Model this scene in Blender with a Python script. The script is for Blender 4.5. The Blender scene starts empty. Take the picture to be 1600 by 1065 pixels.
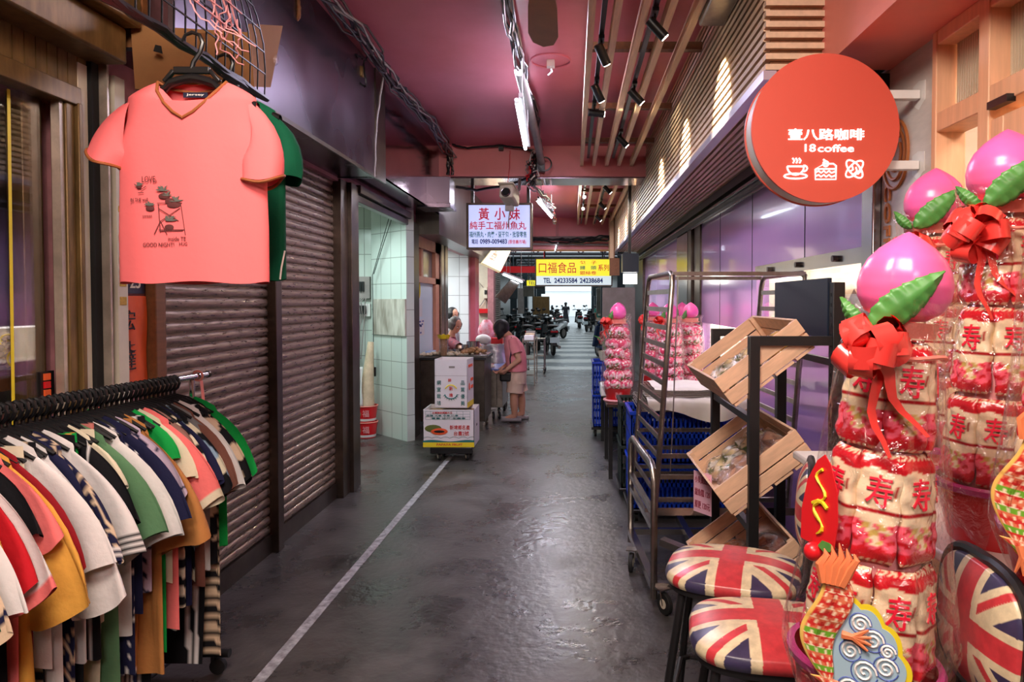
import bpy, math, random
from mathutils import Vector, Matrix, Euler
random.seed(7)
PI = math.pi
SC = bpy.context.scene
COL = SC.collection

# ---------------------------------------------------------------- camera, world, exposure, large lights
CAMZ, FP, PITCH = 1.6, 1067.0, math.radians(1.5)
PX0, PY0 = 895.0, 498.0
cam = bpy.data.cameras.new('camera'); cam.lens = 24.0; cam.sensor_width = 36.0
cam.shift_x = (800 - PX0) / 1600; cam.shift_y = -(532.5 - PY0) / 1600
cam.clip_start = .05; cam.clip_end = 300
cam_ob = bpy.data.objects.new('camera', cam); COL.objects.link(cam_ob)
cam_ob.location = (0, 0, CAMZ); cam_ob.rotation_euler = (PI / 2 - PITCH, 0, 0)
SC.camera = cam_ob
SC.view_settings.view_transform = 'Standard'; SC.view_settings.look = 'None'
SC.view_settings.gamma = 1; SC.view_settings.use_curve_mapping = False
SC.view_settings.exposure = 0.42
SC.cycles.use_denoising = True; SC.cycles.max_bounces = 7; SC.cycles.transparent_max_bounces = 24
SC.cycles.sample_clamp_indirect = 6; SC.cycles.caustics_reflective = False; SC.cycles.caustics_refractive = False
world = bpy.data.worlds.new('sky'); SC.world = world; world.use_nodes = True
_b = world.node_tree.nodes['Background']; _b.inputs[0].default_value = (.80, .92, 1, 1); _b.inputs[1].default_value = 1.7

def light(name, kind, loc, power, col=(1, 1, 1), size=.3, size_y=None, target=None, spot=60, blend=.5, spread=None):
    l = bpy.data.lights.new(name, kind); l.energy = power; l.color = col
    if kind == 'AREA':
        l.size = size
        if size_y: l.shape = 'RECTANGLE'; l.size_y = size_y
        if spread: l.spread = math.radians(spread)
    elif kind == 'SUN': l.angle = math.radians(size)
    else: l.shadow_soft_size = size
    if kind == 'SPOT': l.spot_size = math.radians(spot); l.spot_blend = blend
    o = bpy.data.objects.new(name, l); COL.objects.link(o); o.location = loc
    if target is not None:
        o.rotation_euler = (Vector(target) - Vector(loc)).to_track_quat('-Z', 'Y').to_euler()
    return o
light('sun', 'SUN', (0, 60, 30), 3.2, (1, .97, .92), size=2, target=(0.4, 57, 0))
WARM, COOL, NEUT = (1, .76, .55), (.72, .82, 1), (1, .92, .86)
# unseen ceiling lamp above the camera, added fill behind it, aisle and stall lights
light('lamp_and_fill_light', 'AREA', (-.35, .55, 3.3), 88, (1, .86, .74), .9, .9, target=(.2, 1.9, 1.2))
light('lamp_and_fill_light', 'AREA', (.1, -1.6, 3.3), 62, (1, .84, .78), 1.3, .8, target=(-.2, 1.5, 1.0))  # unseen fill added behind the camera to brighten the foreground
light('lamp_and_fill_light', 'AREA', (-.3, 5.2, 3.38), 62, (.80, .74, 1), .5, 1.8, target=(-.3, 5.2, 0))
light('lamp_and_fill_light', 'AREA', (-.3, 11.8, 3.38), 85, (.88, .86, 1), .5, 2.2, target=(-.3, 11.8, 0))
light('lamp_and_fill_light', 'AREA', (-2.6, 7.1, 2.5), 26, (.80, 1, .97), .5, .9, target=(-2.6, 7.1, 0))
light('lamp_and_fill_light', 'AREA', (-2.7, 14.9, 2.6), 45, (.95, 1, 1), .8, 1.2, target=(-2.7, 15.4, 0))  # added without a visible source, to brighten the pale wall of this stall
light('lamp_and_fill_light', 'AREA', (-2.9, 11.0, 2.5), 60, (.92, 1, 1), .8, 1.2, target=(-2.9, 11.0, 0))

# ---------------------------------------------------------------- pixel -> place helpers (photo is 1600x1065)
_s, _c = math.sin(PITCH), math.cos(PITCH)
def at(px, py, Y):
    v = (PY0 - py) / FP
    dz = Y * (v * _c - _s) / (_c + v * _s)
    return Vector(((px - PX0) / FP * (Y * _c - dz * _s), Y, CAMZ + dz))
def atX(px, py, X):
    Y = X * FP / (px - PX0)
    for _ in range(4):
        p = at(px, py, Y); Y *= X / p.x
    return at(px, py, Y)
def fl(px, py):
    lo, hi = .5, 200
    for _ in range(50):
        m = (lo + hi) / 2
        if at(px, py, m).z > 0: lo = m
        else: hi = m
    return at(px, py, lo)

def S(r, g, b):
    f = lambda x: (x / 255 / 12.92) if x / 255 <= .04045 else ((x / 255 + .055) / 1.055) ** 2.4
    return (f(r), f(g), f(b))

# ---------------------------------------------------------------- materials
def _nt(name):
    m = bpy.data.materials.new(name); m.use_nodes = True
    nt = m.node_tree; return m, nt, nt.nodes['Principled BSDF']
def mk(name, col, rough=.5, metal=0, var=0, vs=8, bump=0, bs=30, emit=None, es=0, coat=0, spec=.5, col2=None, stretch=None, rvar=0, det=5, attr=False, ramp=(.36, .66)):
    m, nt, b = _nt(name); N = nt.nodes.new; L = nt.links.new
    b.inputs['Roughness'].default_value = rough; b.inputs['Metallic'].default_value = metal
    b.inputs['Specular IOR Level'].default_value = spec; b.inputs['Coat Weight'].default_value = coat
    b.inputs['Coat Roughness'].default_value = .05
    b.inputs['Base Color'].default_value = (*col, 1)
    src = None
    if attr:
        a = N('ShaderNodeAttribute'); a.attribute_name = 'Col'; src = a.outputs['Color']; L(src, b.inputs['Base Color'])
    if var or bump or col2 or rvar:
        tc = N('ShaderNodeTexCoord'); mp = N('ShaderNodeMapping'); L(tc.outputs['Object'], mp.inputs[0])
        if stretch: mp.inputs['Scale'].default_value = stretch
        n = N('ShaderNodeTexNoise'); n.inputs['Scale'].default_value = vs; n.inputs['Detail'].default_value = det; n.inputs['Roughness'].default_value = .62
        L(mp.outputs[0], n.inputs['Vector'])
        if var or col2:
            r = N('ShaderNodeValToRGB'); r.color_ramp.elements[0].position = ramp[0]; r.color_ramp.elements[1].position = ramp[1]
            L(n.outputs['Fac'], r.inputs[0])
            if attr:
                r.color_ramp.elements[0].color = (1 - var,) * 3 + (1,); r.color_ramp.elements[1].color = (1, 1, 1, 1)
                mx = N('ShaderNodeMix'); mx.data_type = 'RGBA'; mx.blend_type = 'MULTIPLY'; mx.inputs[0].default_value = 1
                L(src, mx.inputs[6]); L(r.outputs[0], mx.inputs[7]); L(mx.outputs[2], b.inputs['Base Color'])
            else:
                c2 = col2 or tuple(x * (1 - var) for x in col)
                r.color_ramp.elements[0].color = (*c2, 1); r.color_ramp.elements[1].color = (*col, 1)
                L(r.outputs[0], b.inputs['Base Color'])
        if rvar:
            mr = N('ShaderNodeMapRange'); mr.inputs[3].default_value = max(.02, rough - rvar); mr.inputs[4].default_value = min(1, rough + rvar)
            mr.inputs[1].default_value = .3; mr.inputs[2].default_value = .7
            L(n.outputs['Fac'], mr.inputs[0]); L(mr.outputs[0], b.inputs['Roughness'])
        if bump:
            n2 = N('ShaderNodeTexNoise'); n2.inputs['Scale'].default_value = bs; n2.inputs['Detail'].default_value = 4
            L(mp.outputs[0], n2.inputs['Vector'])
            bp = N('ShaderNodeBump'); bp.inputs['Strength'].default_value = bump; bp.inputs['Distance'].default_value = .01
            L(n2.outputs['Fac'], bp.inputs['Height']); L(bp.outputs[0], b.inputs['Normal'])
    if emit:
        b.inputs['Emission Color'].default_value = (*emit, 1); b.inputs['Emission Strength'].default_value = es
    return m
def mk_clear(name, tint=(1, 1, 1), amount=.12, rough=.08, bs=25, bump=.5):
    m, nt, b = _nt(name); N = nt.nodes.new; L = nt.links.new; nt.nodes.remove(b)
    out = nt.nodes['Material Output']; t = N('ShaderNodeBsdfTransparent'); t.inputs[0].default_value = (*tint, 1)
    g = N('ShaderNodeBsdfGlossy'); g.inputs['Roughness'].default_value = rough; g.inputs[0].default_value = (.9, .9, .9, 1)
    mx = N('ShaderNodeMixShader'); fr = N('ShaderNodeLayerWeight'); fr.inputs[0].default_value = .5
    pw = N('ShaderNodeMath'); pw.operation = 'POWER'; pw.inputs[1].default_value = 2.6; sc_ = N('ShaderNodeMath'); sc_.operation = 'MULTIPLY_ADD'; sc_.inputs[1].default_value = .42; sc_.inputs[2].default_value = amount; sc_.use_clamp = True
    tc = N('ShaderNodeTexCoord'); n = N('ShaderNodeTexNoise'); n.inputs['Scale'].default_value = bs; n.inputs['Detail'].default_value = 3; n.inputs['Distortion'].default_value = 1.2
    L(tc.outputs['Object'], n.inputs['Vector']); bp = N('ShaderNodeBump'); bp.inputs['Strength'].default_value = bump; bp.inputs['Distance'].default_value = .02
    L(n.outputs['Fac'], bp.inputs['Height']); L(bp.outputs[0], g.inputs['Normal']); L(bp.outputs[0], fr.inputs['Normal'])
    L(fr.outputs['Facing'], pw.inputs[0]); L(pw.outputs[0], sc_.inputs[0]); L(sc_.outputs[0], mx.inputs[0]); L(t.outputs[0], mx.inputs[1]); L(g.outputs[0], mx.inputs[2]); L(mx.outputs[0], out.inputs[0])
    return m
def mk_tile(name, col, grout, sx, sz, axis='X', rough=.2, var=.05, mortar=.012):
    """square glazed tiles; axis = the horizontal axis the wall runs along"""
    m, nt, b = _nt(name); N = nt.nodes.new; L = nt.links.new
    tc = N('ShaderNodeTexCoord'); sp = N('ShaderNodeSeparateXYZ'); cb = N('ShaderNodeCombineXYZ'); L(tc.outputs['Object'], sp.inputs[0])
    L(sp.outputs[axis], cb.inputs[0]); L(sp.outputs['Z' if axis != 'F' else 'Y'], cb.inputs[1])
    br = N('ShaderNodeTexBrick'); br.offset = 0; br.inputs['Scale'].default_value = 1; br.inputs['Brick Width'].default_value = sx; br.inputs['Row Height'].default_value = sz
    br.inputs['Mortar Size'].default_value = mortar * .4; br.inputs['Color1'].default_value = (*col, 1); br.inputs['Color2'].default_value = (*[x * (1 - var) for x in col], 1); br.inputs['Mortar'].default_value = (*grout, 1)
    L(cb.outputs[0], br.inputs['Vector']); L(br.outputs['Color'], b.inputs['Base Color']); b.inputs['Roughness'].default_value = rough
    return m

M = {}
M['floor'] = mk('concrete floor', S(98, 94, 90), .31, col2=S(38, 36, 36), vs=2.6, bump=.4, bs=22, rvar=.12, det=15, ramp=(.28, .80))
M['pinkceil'] = mk('pink painted ceiling', S(228, 136, 156), .42, col2=S(208, 104, 116), vs=.8, bump=.1, bs=6, rvar=.12, det=8)
M['pinkbeam'] = mk('salmon pink beam paint', S(232, 138, 138), .45, var=.1, vs=2)
M['pinkwall'] = mk('salmon painted plaster', S(236, 140, 124), .5, var=.08, vs=3)
M['oak'] = mk('pale oak', S(244, 206, 166), .45, var=.18, vs=6, stretch=(8, .6, 8), bump=.05)
M['oakslat'] = mk('oak slat', S(230, 200, 168), .5, var=.15, vs=5, stretch=(6, .5, 6))
M['oakdark'] = mk('brown wood', S(132, 84, 48), .5, var=.3, vs=6, stretch=(6, .6, 6))
M['facade'] = mk('orange oak joinery', S(242, 190, 150), .42, var=.16, vs=5, stretch=(7, 7, .5))
M['cratewood'] = mk('pine crate', S(240, 200, 166), .55, var=.22, vs=5, stretch=(1.2, 7, 7))
M['black'] = mk('black plastic', S(20, 20, 22), .35)
M['blackm'] = mk('black steel', S(24, 24, 26), .42)
M['dark'] = mk('dark void', S(16, 14, 14), .8)
M['shutter'] = mk('brown shutter steel', S(166, 144, 128), .36, metal=.7, var=.5, vs=9, rvar=.15, stretch=(1, 1.2, 9))
M['steel'] = mk('stainless steel', S(190, 186, 182), .22, metal=1, var=.15, vs=5)
M['steelb'] = mk('brushed steel', S(165, 158, 150), .3, metal=1, var=.3, vs=14)
M['steeld'] = mk('dark steel frame', S(92, 80, 72), .35, metal=.8, var=.4, vs=6)
M['fascia'] = mk('dark metal fascia', S(96, 86, 98), .26, metal=.85, var=.3, vs=1.2, bump=.12, bs=3, rvar=.12, det=2, ramp=(.2, .85))
M['mirror'] = mk('polished fascia', S(170, 150, 160), .13, metal=1, var=.25, vs=2, bump=.12, bs=2.5)
M['brass'] = mk('old bronze frame', S(132, 104, 62), .4, metal=.4, var=.4, vs=7, stretch=(4, 4, .8))
M['white'] = mk('white paint', S(232, 230, 226), .5, var=.05)
M['cream'] = mk('cream paint', S(222, 212, 190), .5, var=.1)
M['lacquer'] = mk('purple glossy panel', S(194, 150, 208), .18, coat=.5, var=.05, vs=2)
M['marble'] = mk('grey veined marble', S(228, 218, 210), .35, var=.22, vs=3, stretch=(1, 1, 4), bump=.05)
M['marbletop'] = mk('white stone', S(226, 220, 214), .3, var=.12, vs=5)
M['veined'] = mk('marble sheet', S(206, 200, 190), .3, col2=S(150, 140, 128), vs=4, stretch=(3, 1, .7), det=2)
M['tile'] = mk_tile('wall tile green', S(196, 206, 198), S(140, 146, 140), .22, .31, 'X', var=.03)
M['tiley'] = mk_tile('wall tile green side', S(196, 206, 198), S(140, 146, 140), .22, .31, 'Y', var=.03)
M['tilew'] = mk_tile('wall tile white', S(214, 216, 218), S(140, 140, 140), .25, .34, 'X', var=.05)
M['red'] = mk('red plastic', S(214, 30, 38), .3)
M['signred'] = mk('coral red sign face', S(212, 86, 68), .45)
M['ltwhite'] = mk('lit white acrylic', (1, 1, 1), .4, emit=(1, .98, .96), es=1.6)
M['tube'] = mk('lit tube', (1, 1, 1), .4, emit=(.75, .86, 1), es=15)
M['tubew'] = mk('lit strip warm', (1, 1, 1), .4, emit=(1, .93, .82), es=7)
M['lens'] = mk('lit lens', (1, 1, 1), .4, emit=(1, .9, .75), es=25)
M['blue'] = mk('blue crate plastic', S(14, 62, 190), .35)
M['green'] = mk('dark green crate', S(34, 48, 44), .5)
M['card'] = mk('brown cardboard', S(152, 106, 60), .7, var=.2, vs=4)
M['cardw'] = mk('white printed cardboard', S(226, 222, 226), .6, var=.05)
M['vc'] = mk('printed surface', (1, 1, 1), .5, attr=True)
M['cloth'] = mk('cloth', (1, 1, 1), .85, attr=True, bump=.15, bs=60, spec=.2, var=.12, vs=9)
M['vinyl'] = mk('union flag vinyl', (1, 1, 1), .33, attr=True, var=.3, vs=28, det=8)
M['gloss'] = mk('glossy wrapper', (1, 1, 1), .18, attr=True, bump=.35, bs=35)
M['skin'] = mk('skin', S(206, 150, 122), .55, var=.08)
M['hair'] = mk('black hair', S(18, 15, 16), .6)
M['greyhair'] = mk('grey hair', S(92, 84, 80), .6, var=.4, vs=40)
M['rubber'] = mk('black rubber', S(22, 22, 22), .7)
M['pvc'] = mk('grey pipe', S(150, 142, 138), .4, var=.25, vs=7)
M['clear'] = mk_clear('cellophane', (1, .985, .985), .07, .09, 24, .9)
M['bag'] = mk_clear('clear bag', (1, 1, 1), .12, .1, 45, .9)
M['glass'] = mk_clear('glass pane', (.93, .93, .95), .06, .02, 1, 0)
M['ribbed'] = mk('ribbed glass', S(196, 178, 150), .22, spec=.7, var=.1)
M['ribbon'] = mk('red satin ribbon', S(240, 66, 60), .25, spec=.8)
M['peach'] = mk('pink peach', S(255, 112, 200), .28, col2=S(255, 104, 160), vs=5, det=1)
M['leaf'] = mk('green leaf', S(86, 156, 74), .4, var=.25, vs=20)
M['leafdark'] = mk('leaf vein green', S(40, 104, 58), .4)
M['paper'] = mk('white baking paper', S(232, 224, 212), .7, var=.08, vs=4)
M['wire'] = mk('wire mesh steel', S(176, 168, 158), .35, metal=.9)

# ---------------------------------------------------------------- mesh building
class MB:
    def __init__(s, color=None):
        s.v = []; s.f = []; s.mi = []; s.c = []; s.cc = color; s.M = Matrix.Identity(4); s.m = 0
    def _add(s, vs, fs, cols=None):
        b = len(s.v)
        s.v += [tuple(s.M @ Vector(p)) for p in vs]
        s.c += cols if cols else [s.cc or (1, 1, 1)] * len(vs)
        s.f += [tuple(i + b for i in f) for f in fs]; s.mi += [s.m] * len(fs)
        if cols: s.cc = s.cc or (1, 1, 1)
        return s
    def box(s, c, d, R=None):
        x, y, z = (k / 2 for k in d); R = R or Matrix.Identity(3)
        c = Vector(c); vs = [c + R @ Vector((i * x, j * y, k * z)) for i in (-1, 1) for j in (-1, 1) for k in (-1, 1)]
        return s._add(vs, [(0, 1, 3, 2), (4, 6, 7, 5), (0, 4, 5, 1), (2, 3, 7, 6), (0, 2, 6, 4), (1, 5, 7, 3)])
    def bb(s, a, b):
        return s.box([(p + q) / 2 for p, q in zip(a, b)], [abs(q - p) for p, q in zip(a, b)])
    def tube(s, pts, r, n=8, closed=False, cap=True):
        pts = [Vector(p) for p in pts]; k = len(pts); rs = r if isinstance(r, (list, tuple)) else [r] * k
        vs = []; up = None
        for i, p in enumerate(pts):
            a = pts[i - 1] if (i or closed) else p; b = pts[(i + 1) % k] if (i < k - 1 or closed) else p
            t = (b - a)
            t = t.normalized() if t.length > 1e-9 else Vector((0, 0, 1))
            if up is None:
                up = t.orthogonal().normalized()
            up = (up - t * up.dot(t));
            up = up.normalized() if up.length > 1e-6 else t.orthogonal().normalized()
            w = t.cross(up)
            vs += [p + (up * math.cos(2 * PI * j / n) + w * math.sin(2 * PI * j / n)) * rs[i] for j in range(n)]
        fs = []
        for i in range(k if closed else k - 1):
            for j in range(n):
                a = i * n + j; b = i * n + (j + 1) % n; c = ((i + 1) % k) * n + (j + 1) % n; d = ((i + 1) % k) * n + j
                fs.append((a, b, c, d))
        if cap and not closed:
            fs.append(tuple(range(n))[::-1]); fs.append(tuple(range((k - 1) * n, k * n)))
        return s._add(vs, fs)
    def sq(s, a, b, w, h=None, upv=(0, 0, 1)):
        """rectangular bar from a to b"""
        a, b = Vector(a), Vector(b); t = b - a; L = t.length; t.normalize(); u = Vector(upv)
        if abs(t.dot(u)) > .95: u = Vector((0, 1, 0))
        sd = t.cross(u).normalized(); u = sd.cross(t); R = Matrix((sd, t, u)).transposed()
        return s.box((a + b) / 2, (w, L, h or w), R)
    def cyl(s, a, b, r, r2=None, n=20):
        return s.tube([a, b], [r, r if r2 is None else r2], n)
    def grid(s, fn, nu, nv, cu=False, cv=False, colfn=None):
        vs = []; cols = []
        for j in range(nv):
            for i in range(nu):
                u = i / (nu if cu else nu - 1); v = j / (nv if cv else nv - 1)
                p = fn(u, v); vs.append(p)
                if colfn: cols.append(colfn(u, v, p))
        fs = []
        for j in range(nv if cv else nv - 1):
            for i in range(nu if cu else nu - 1):
                i2 = (i + 1) % nu; j2 = (j + 1) % nv
                fs.append((j * nu + i, j * nu + i2, j2 * nu + i2, j2 * nu + i))
        return s._add(vs, fs, cols or None)
    def lathe(s, prof, n=24, c=(0, 0, 0), colfn=None):
        k = len(prof); c = Vector(c)
        return s.grid(lambda u, v: c + Vector((prof[round(v * (k - 1))][0] * math.cos(2 * PI * u), prof[round(v * (k - 1))][0] * math.sin(2 * PI * u), prof[round(v * (k - 1))][1])), n, k, cu=True, colfn=colfn)
    def ball(s, c, r, n=14, colfn=None):
        r = (r, r, r) if not isinstance(r, (tuple, list)) else r; c = Vector(c)
        return s.grid(lambda u, v: c + Vector((r[0] * math.sin(PI * v) * math.cos(2 * PI * u), r[1] * math.sin(PI * v) * math.sin(2 * PI * u), -r[2] * math.cos(PI * v))), n, n, cu=True, colfn=colfn)
    def prism(s, poly, depth, T=None):
        """polygon in local XY, extruded along +Z by depth; T = matrix"""
        T = T or Matrix.Identity(4); n = len(poly)
        vs = [T @ Vector((x, y, 0)) for x, y in poly] + [T @ Vector((x, y, depth)) for x, y in poly]
        return s._add(vs, [tuple(range(n))[::-1], tuple(range(n, 2 * n))] + [(i, (i + 1) % n, n + (i + 1) % n, n + i) for i in range(n)])
    def strip(s, pts, w, side, th=0):
        """ribbon along pts, widened along vector (or list of vectors) side"""
        pts = [Vector(p) for p in pts]; vs = []
        for i, p in enumerate(pts):
            sd = Vector(side[i] if isinstance(side, list) else side).normalized(); ww = w[i] if isinstance(w, list) else w
            vs += [p - sd * ww / 2, p + sd * ww / 2]
        return s._add(vs, [(2 * i, 2 * i + 1, 2 * i + 3, 2 * i + 2) for i in range(len(pts) - 1)])

def _world(o):
    m = o.matrix_basis.copy()
    while o.parent: o = o.parent; m = o.matrix_basis @ m
    return m
def obj(name, mb, mat, parent=None, local=False, smooth=True, ang=35, bevel=0, seg=2):
    """link mb as one mesh object. With a parent, mb is in world coordinates unless local=True"""
    vs = [Vector(p) for p in mb.v]; loc = Vector((0, 0, 0))
    if parent is not None and not local:
        inv = _world(parent).inverted(); vs = [inv @ p for p in vs]
    elif parent is None and vs:
        lo = [min(p[k] for p in vs) for k in range(3)]; hi = [max(p[k] for p in vs) for k in range(3)]
        if not local: loc = Vector(((lo[0] + hi[0]) / 2, (lo[1] + hi[1]) / 2, lo[2])); vs = [p - loc for p in vs]
    me = bpy.data.meshes.new(name); me.from_pydata([tuple(p) for p in vs], [], mb.f)
    for m in (mat if isinstance(mat, (list, tuple)) else [mat]): me.materials.append(M[m] if isinstance(m, str) else m)
    if max(mb.mi, default=0): me.polygons.foreach_set('material_index', mb.mi)
    if mb.cc is not None:
        a = me.color_attributes.new('Col', 'FLOAT_COLOR', 'POINT'); a.data.foreach_set('color', [x for c in mb.c for x in (c[0], c[1], c[2], 1)])
    me.update(); me.validate()
    if smooth:
        me.polygons.foreach_set('use_smooth', [True] * len(me.polygons)); me.set_sharp_from_angle(angle=math.radians(ang))
    o = bpy.data.objects.new(name, me); COL.objects.link(o); o.location = loc
    if parent is not None: o.parent = parent
    if bevel:
        b = o.modifiers.new('bevel', 'BEVEL'); b.width = bevel; b.segments = seg; b.limit_method = 'ANGLE'; b.harden_normals = False
    return o
def tag(o, label, cat, group=None, kind=None):
    if label: o['label'] = label
    if cat: o['category'] = cat
    if group: o['group'] = group
    if kind: o['kind'] = kind
    return o
def thing(name, label, cat, loc=(0, 0, 0), rot=(0, 0, 0), group=None):
    o = bpy.data.objects.new(name, None); o.empty_display_size = .1; COL.objects.link(o)
    o.location = loc; o.rotation_euler = rot; return tag(o, label, cat, group)
def struct(name, mb, mat, parent=None, **k):
    o = obj(name, mb, mat, parent, **k)
    if parent is None: o['kind'] = 'structure'
    return o
def dup(root, loc=None, rot=None, label=None, group=None):
    r = root.copy(); COL.objects.link(r)
    if loc is not None: r.location = loc
    if rot is not None: r.rotation_euler = rot
    if label: r['label'] = label
    if group: r['group'] = group
    for ch in [c for c in COL.objects if c.parent is root]:
        c = ch.copy(); COL.objects.link(c); c.parent = r
        for g in [x for x in COL.objects if x.parent is ch]:
            d = g.copy(); COL.objects.link(d); d.parent = c
    return r
def copy_part(src, parent, loc=None, rot=None):
    c = src.copy(); COL.objects.link(c); c.parent = parent
    if loc is not None: c.location = loc
    if rot is not None: c.rotation_euler = rot
    return c

_TX = {}
def _textmesh(s, bold, ext=.05):
    k = (s, bold, ext)
    if k not in _TX:
        cu = bpy.data.curves.new('writing', 'FONT'); cu.body = s; cu.extrude = ext; cu.offset = bold * .45; cu.align_x = 'CENTER'; cu.resolution_u = 3
        o = bpy.data.objects.new('writing', cu); COL.objects.link(o)
        dg = bpy.context.evaluated_depsgraph_get(); me = bpy.data.meshes.new_from_object(o.evaluated_get(dg))
        vs = [v.co.copy() for v in me.vertices]; fs = [tuple(p.vertices) for p in me.polygons]
        COL.objects.unlink(o); bpy.data.objects.remove(o); bpy.data.meshes.remove(me)
        lo = [min(v[i] for v in vs) for i in range(3)]; hi = [max(v[i] for v in vs) for i in range(3)]
        _TX[k] = ([((v.x - (lo[0] + hi[0]) / 2) / (hi[0] - lo[0]), (v.y - (lo[1] + hi[1]) / 2) / (hi[1] - lo[1]), v.z / ext) for v in vs], fs, (hi[0] - lo[0]) / (hi[1] - lo[1]))
    return _TX[k]
def text(mb, s, c, h, w=None, T=None, bold=.02, th=.0012):
    """adds writing to mb centred at c (in frame T: local X right, Y up, Z out), h tall, w wide"""
    vs, fs, asp = _textmesh(s, bold); w = w or h * asp; T = T or Matrix.Identity(4); c = Vector(c)
    return mb._add([T @ (c + Vector((x * w, y * h, z * th))) for x, y, z in vs], fs)
def frame(origin, right, up):
    """matrix whose local X is right, Y is up, Z is out"""
    r = Vector(right).normalized(); u = Vector(up).normalized(); n = r.cross(u)
    return Matrix(((r.x, u.x, n.x, origin[0]), (r.y, u.y, n.y, origin[1]), (r.z, u.z, n.z, origin[2]), (0, 0, 0, 1)))
FACE = lambda o: frame(o, (1, 0, 0), (0, 0, 1))       # faces the camera (-Y)
RW = lambda o: frame(o, (0, -1, 0), (0, 0, 1))       # on the right wall, faces -X
LW = lambda o: frame(o, (0, 1, 0), (0, 0, 1))       # on the left wall, faces +X
ID3 = Matrix.Identity(3)
# ================================================================ THE SETTING
XL, XR, ZC = -1.88, 1.45, 3.45
YL = lambda px: atX(px, 470, XL).y
YR = lambda px: atX(px, 470, XR).y
def cells(mb, ys, zs, holes, x0, x1):
    """wall slab between x0 and x1 with rectangular holes (y0,y1,z0,z1)"""
    Y = sorted(set(list(ys) + [h[i] for h in holes for i in (0, 1)])); Z = sorted(set(list(zs) + [h[i] for h in holes for i in (2, 3)]))
    for a, b in zip(Y, Y[1:]):
        for c, d in zip(Z, Z[1:]):
            m = ((a + b) / 2, (c + d) / 2)
            if not any(h[0] < m[0] < h[1] and h[2] < m[1] < h[3] for h in holes): mb.bb((x0, a, c), (x1, b, d))
    return mb
struct('floor', MB().bb((-6, -5, -.12), (6, 15.9, 0)), 'floor')
M['floor2'] = mk('pale worn paving', S(112, 118, 120), .38, var=.3, vs=2.5, bump=.2, bs=12, rvar=.12)
struct('floor', MB().bb((-6, 15.9, -.12), (6, 80, -.002)), 'floor2')
struct('ceiling', MB().bb((-6, -5, ZC), (6, 15.8, ZC + .12)), 'pinkceil')
struct('wall_back', MB().bb((-6, -5.2, 0), (6, -5, ZC)), 'pinkwall')
struct('wall_left', MB().bb((-6.1, -5, 0), (-6, 16, ZC)), 'cream')
struct('wall_right', MB().bb((6, -5, 0), (6.1, 16, ZC)), 'cream')
# beams across the arcade
struct('trim_1', MB().bb((-1.9, 8.2, 3.09), (1.0, 8.8, ZC)), 'pinkbeam')
struct('trim_2', MB().bb((-1.9, 8.25, 3.075), (.88, 8.76, 3.09)), 'mirror')
struct('trim_3', MB().bb((-6, 15.2, 2.74), (6, 15.8, ZC)), 'pinkbeam')
struct('trim_4', MB().tube([(-1.7, 15.05, 2.98), (.9, 15.05, 3.0)], .03, 8).tube([(-1.7, 15.08, 2.86), (.9, 15.08, 2.84)], .022, 8), 'pvc')
# white line painted on the floor
a, b, c, d = fl(330, 1145), fl(404, 1065), fl(692, 727), fl(757, 655)
mb = MB().strip([a, b, c, d], .052, (1, 0, 0)); mb.v = [(x, y, .003) for x, y, z in mb.v]
n0 = len(mb.v); mb._add([(x, y, .0005) for x, y, z in mb.v[:n0]], [tuple(i for i in f[::-1]) for f in mb.f[:]])
M['linepaint'] = mk('worn white line paint', S(186, 186, 188), .5, col2=S(112, 110, 110), vs=22, det=8)
tag(obj('floor_line', mb, 'linepaint'), 'worn white line painted along the left side of the dark floor', 'line')

# ---------------------------------------------------------------- left side, from the camera outwards
Y0, Y1, Y2, Y3, Y4 = YL(165), YL(250), YL(432), YL(533), YL(556)
Y5, Y6, Y7, Y8, Y9 = YL(641), YL(650), YL(688), YL(697), YL(733)
wallm = mk('grimy pink painted wall', S(190, 128, 132), .6, var=.35, vs=6)
struct('wall_left', cells(MB(), (-5, 16.6), (0, ZC), [(-1, YL(118), .55, 2.34), (Y1, Y3, 0, 2.56), (Y4, Y5, 0, 2.56), (Y6, Y7, .0, 2.5), (Y8, Y9, 0, 2.42), (YL(742), 16.2, 0, 2.42)], XL - .14, XL), wallm)
# first shop: bronze window, shutter box above
t = thing('shop_window', 'old bronze framed shop window at the far left behind the clothes rail', 'window', (XL, 1.9, .5))
mb = MB()
for px0, px1, dx in ((62, 92, -.05), (100, 113, .02), (114, 121, .035)): mb.bb((XL + dx - .06, YL(px0), .5), (XL + dx, YL(px1), 2.34))
mb.bb((XL - .05, -1, 2.33), (XL + .03, YL(121), 2.40)).bb((XL - .05, -1, .5), (XL + .03, YL(121), .58))
obj('frame', mb, 'brass', t, bevel=.004)
M['alu'] = mk('pale worn aluminium', S(206, 190, 172), .35, metal=.5, var=.3, vs=9)
obj('glazing_bar', MB().bb((XL - .02, YL(93), .56), (XL + .012, YL(99), 2.33)), 'alu', t)
obj('pane', MB().bb((XL - .045, -1, .56), (XL - .04, YL(94), 2.33)), 'glass', t)
mb = MB(); y = -1.
while y < YL(140): mb.bb((XL - .01, y, 2.40), (XL + .012, y + .045, 2.52)); y += .05
obj('ribbed_header', mb, 'brass', t)
struct('trim_5', MB().bb((XL - .1, -3, 2.52), (XL + .14, YL(150), 2.66)).bb((XL - .1, -3, 2.66), (XL + .2, YL(150), 2.78)).bb((XL - .1, -3, 2.78), (XL + .1, YL(150), ZC)), 'brass', bevel=.01)
struct('trim_6', MB().bb((XL, YL(122), 0), (XL + .015, YL(136), 2.5)), 'cream')
struct('trim_7', MB().bb((XL - .02, YL(137), 0), (XL + .03, YL(148), 2.95)), 'dark')  # solid dark strip standing in for the shade of an open gap
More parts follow.
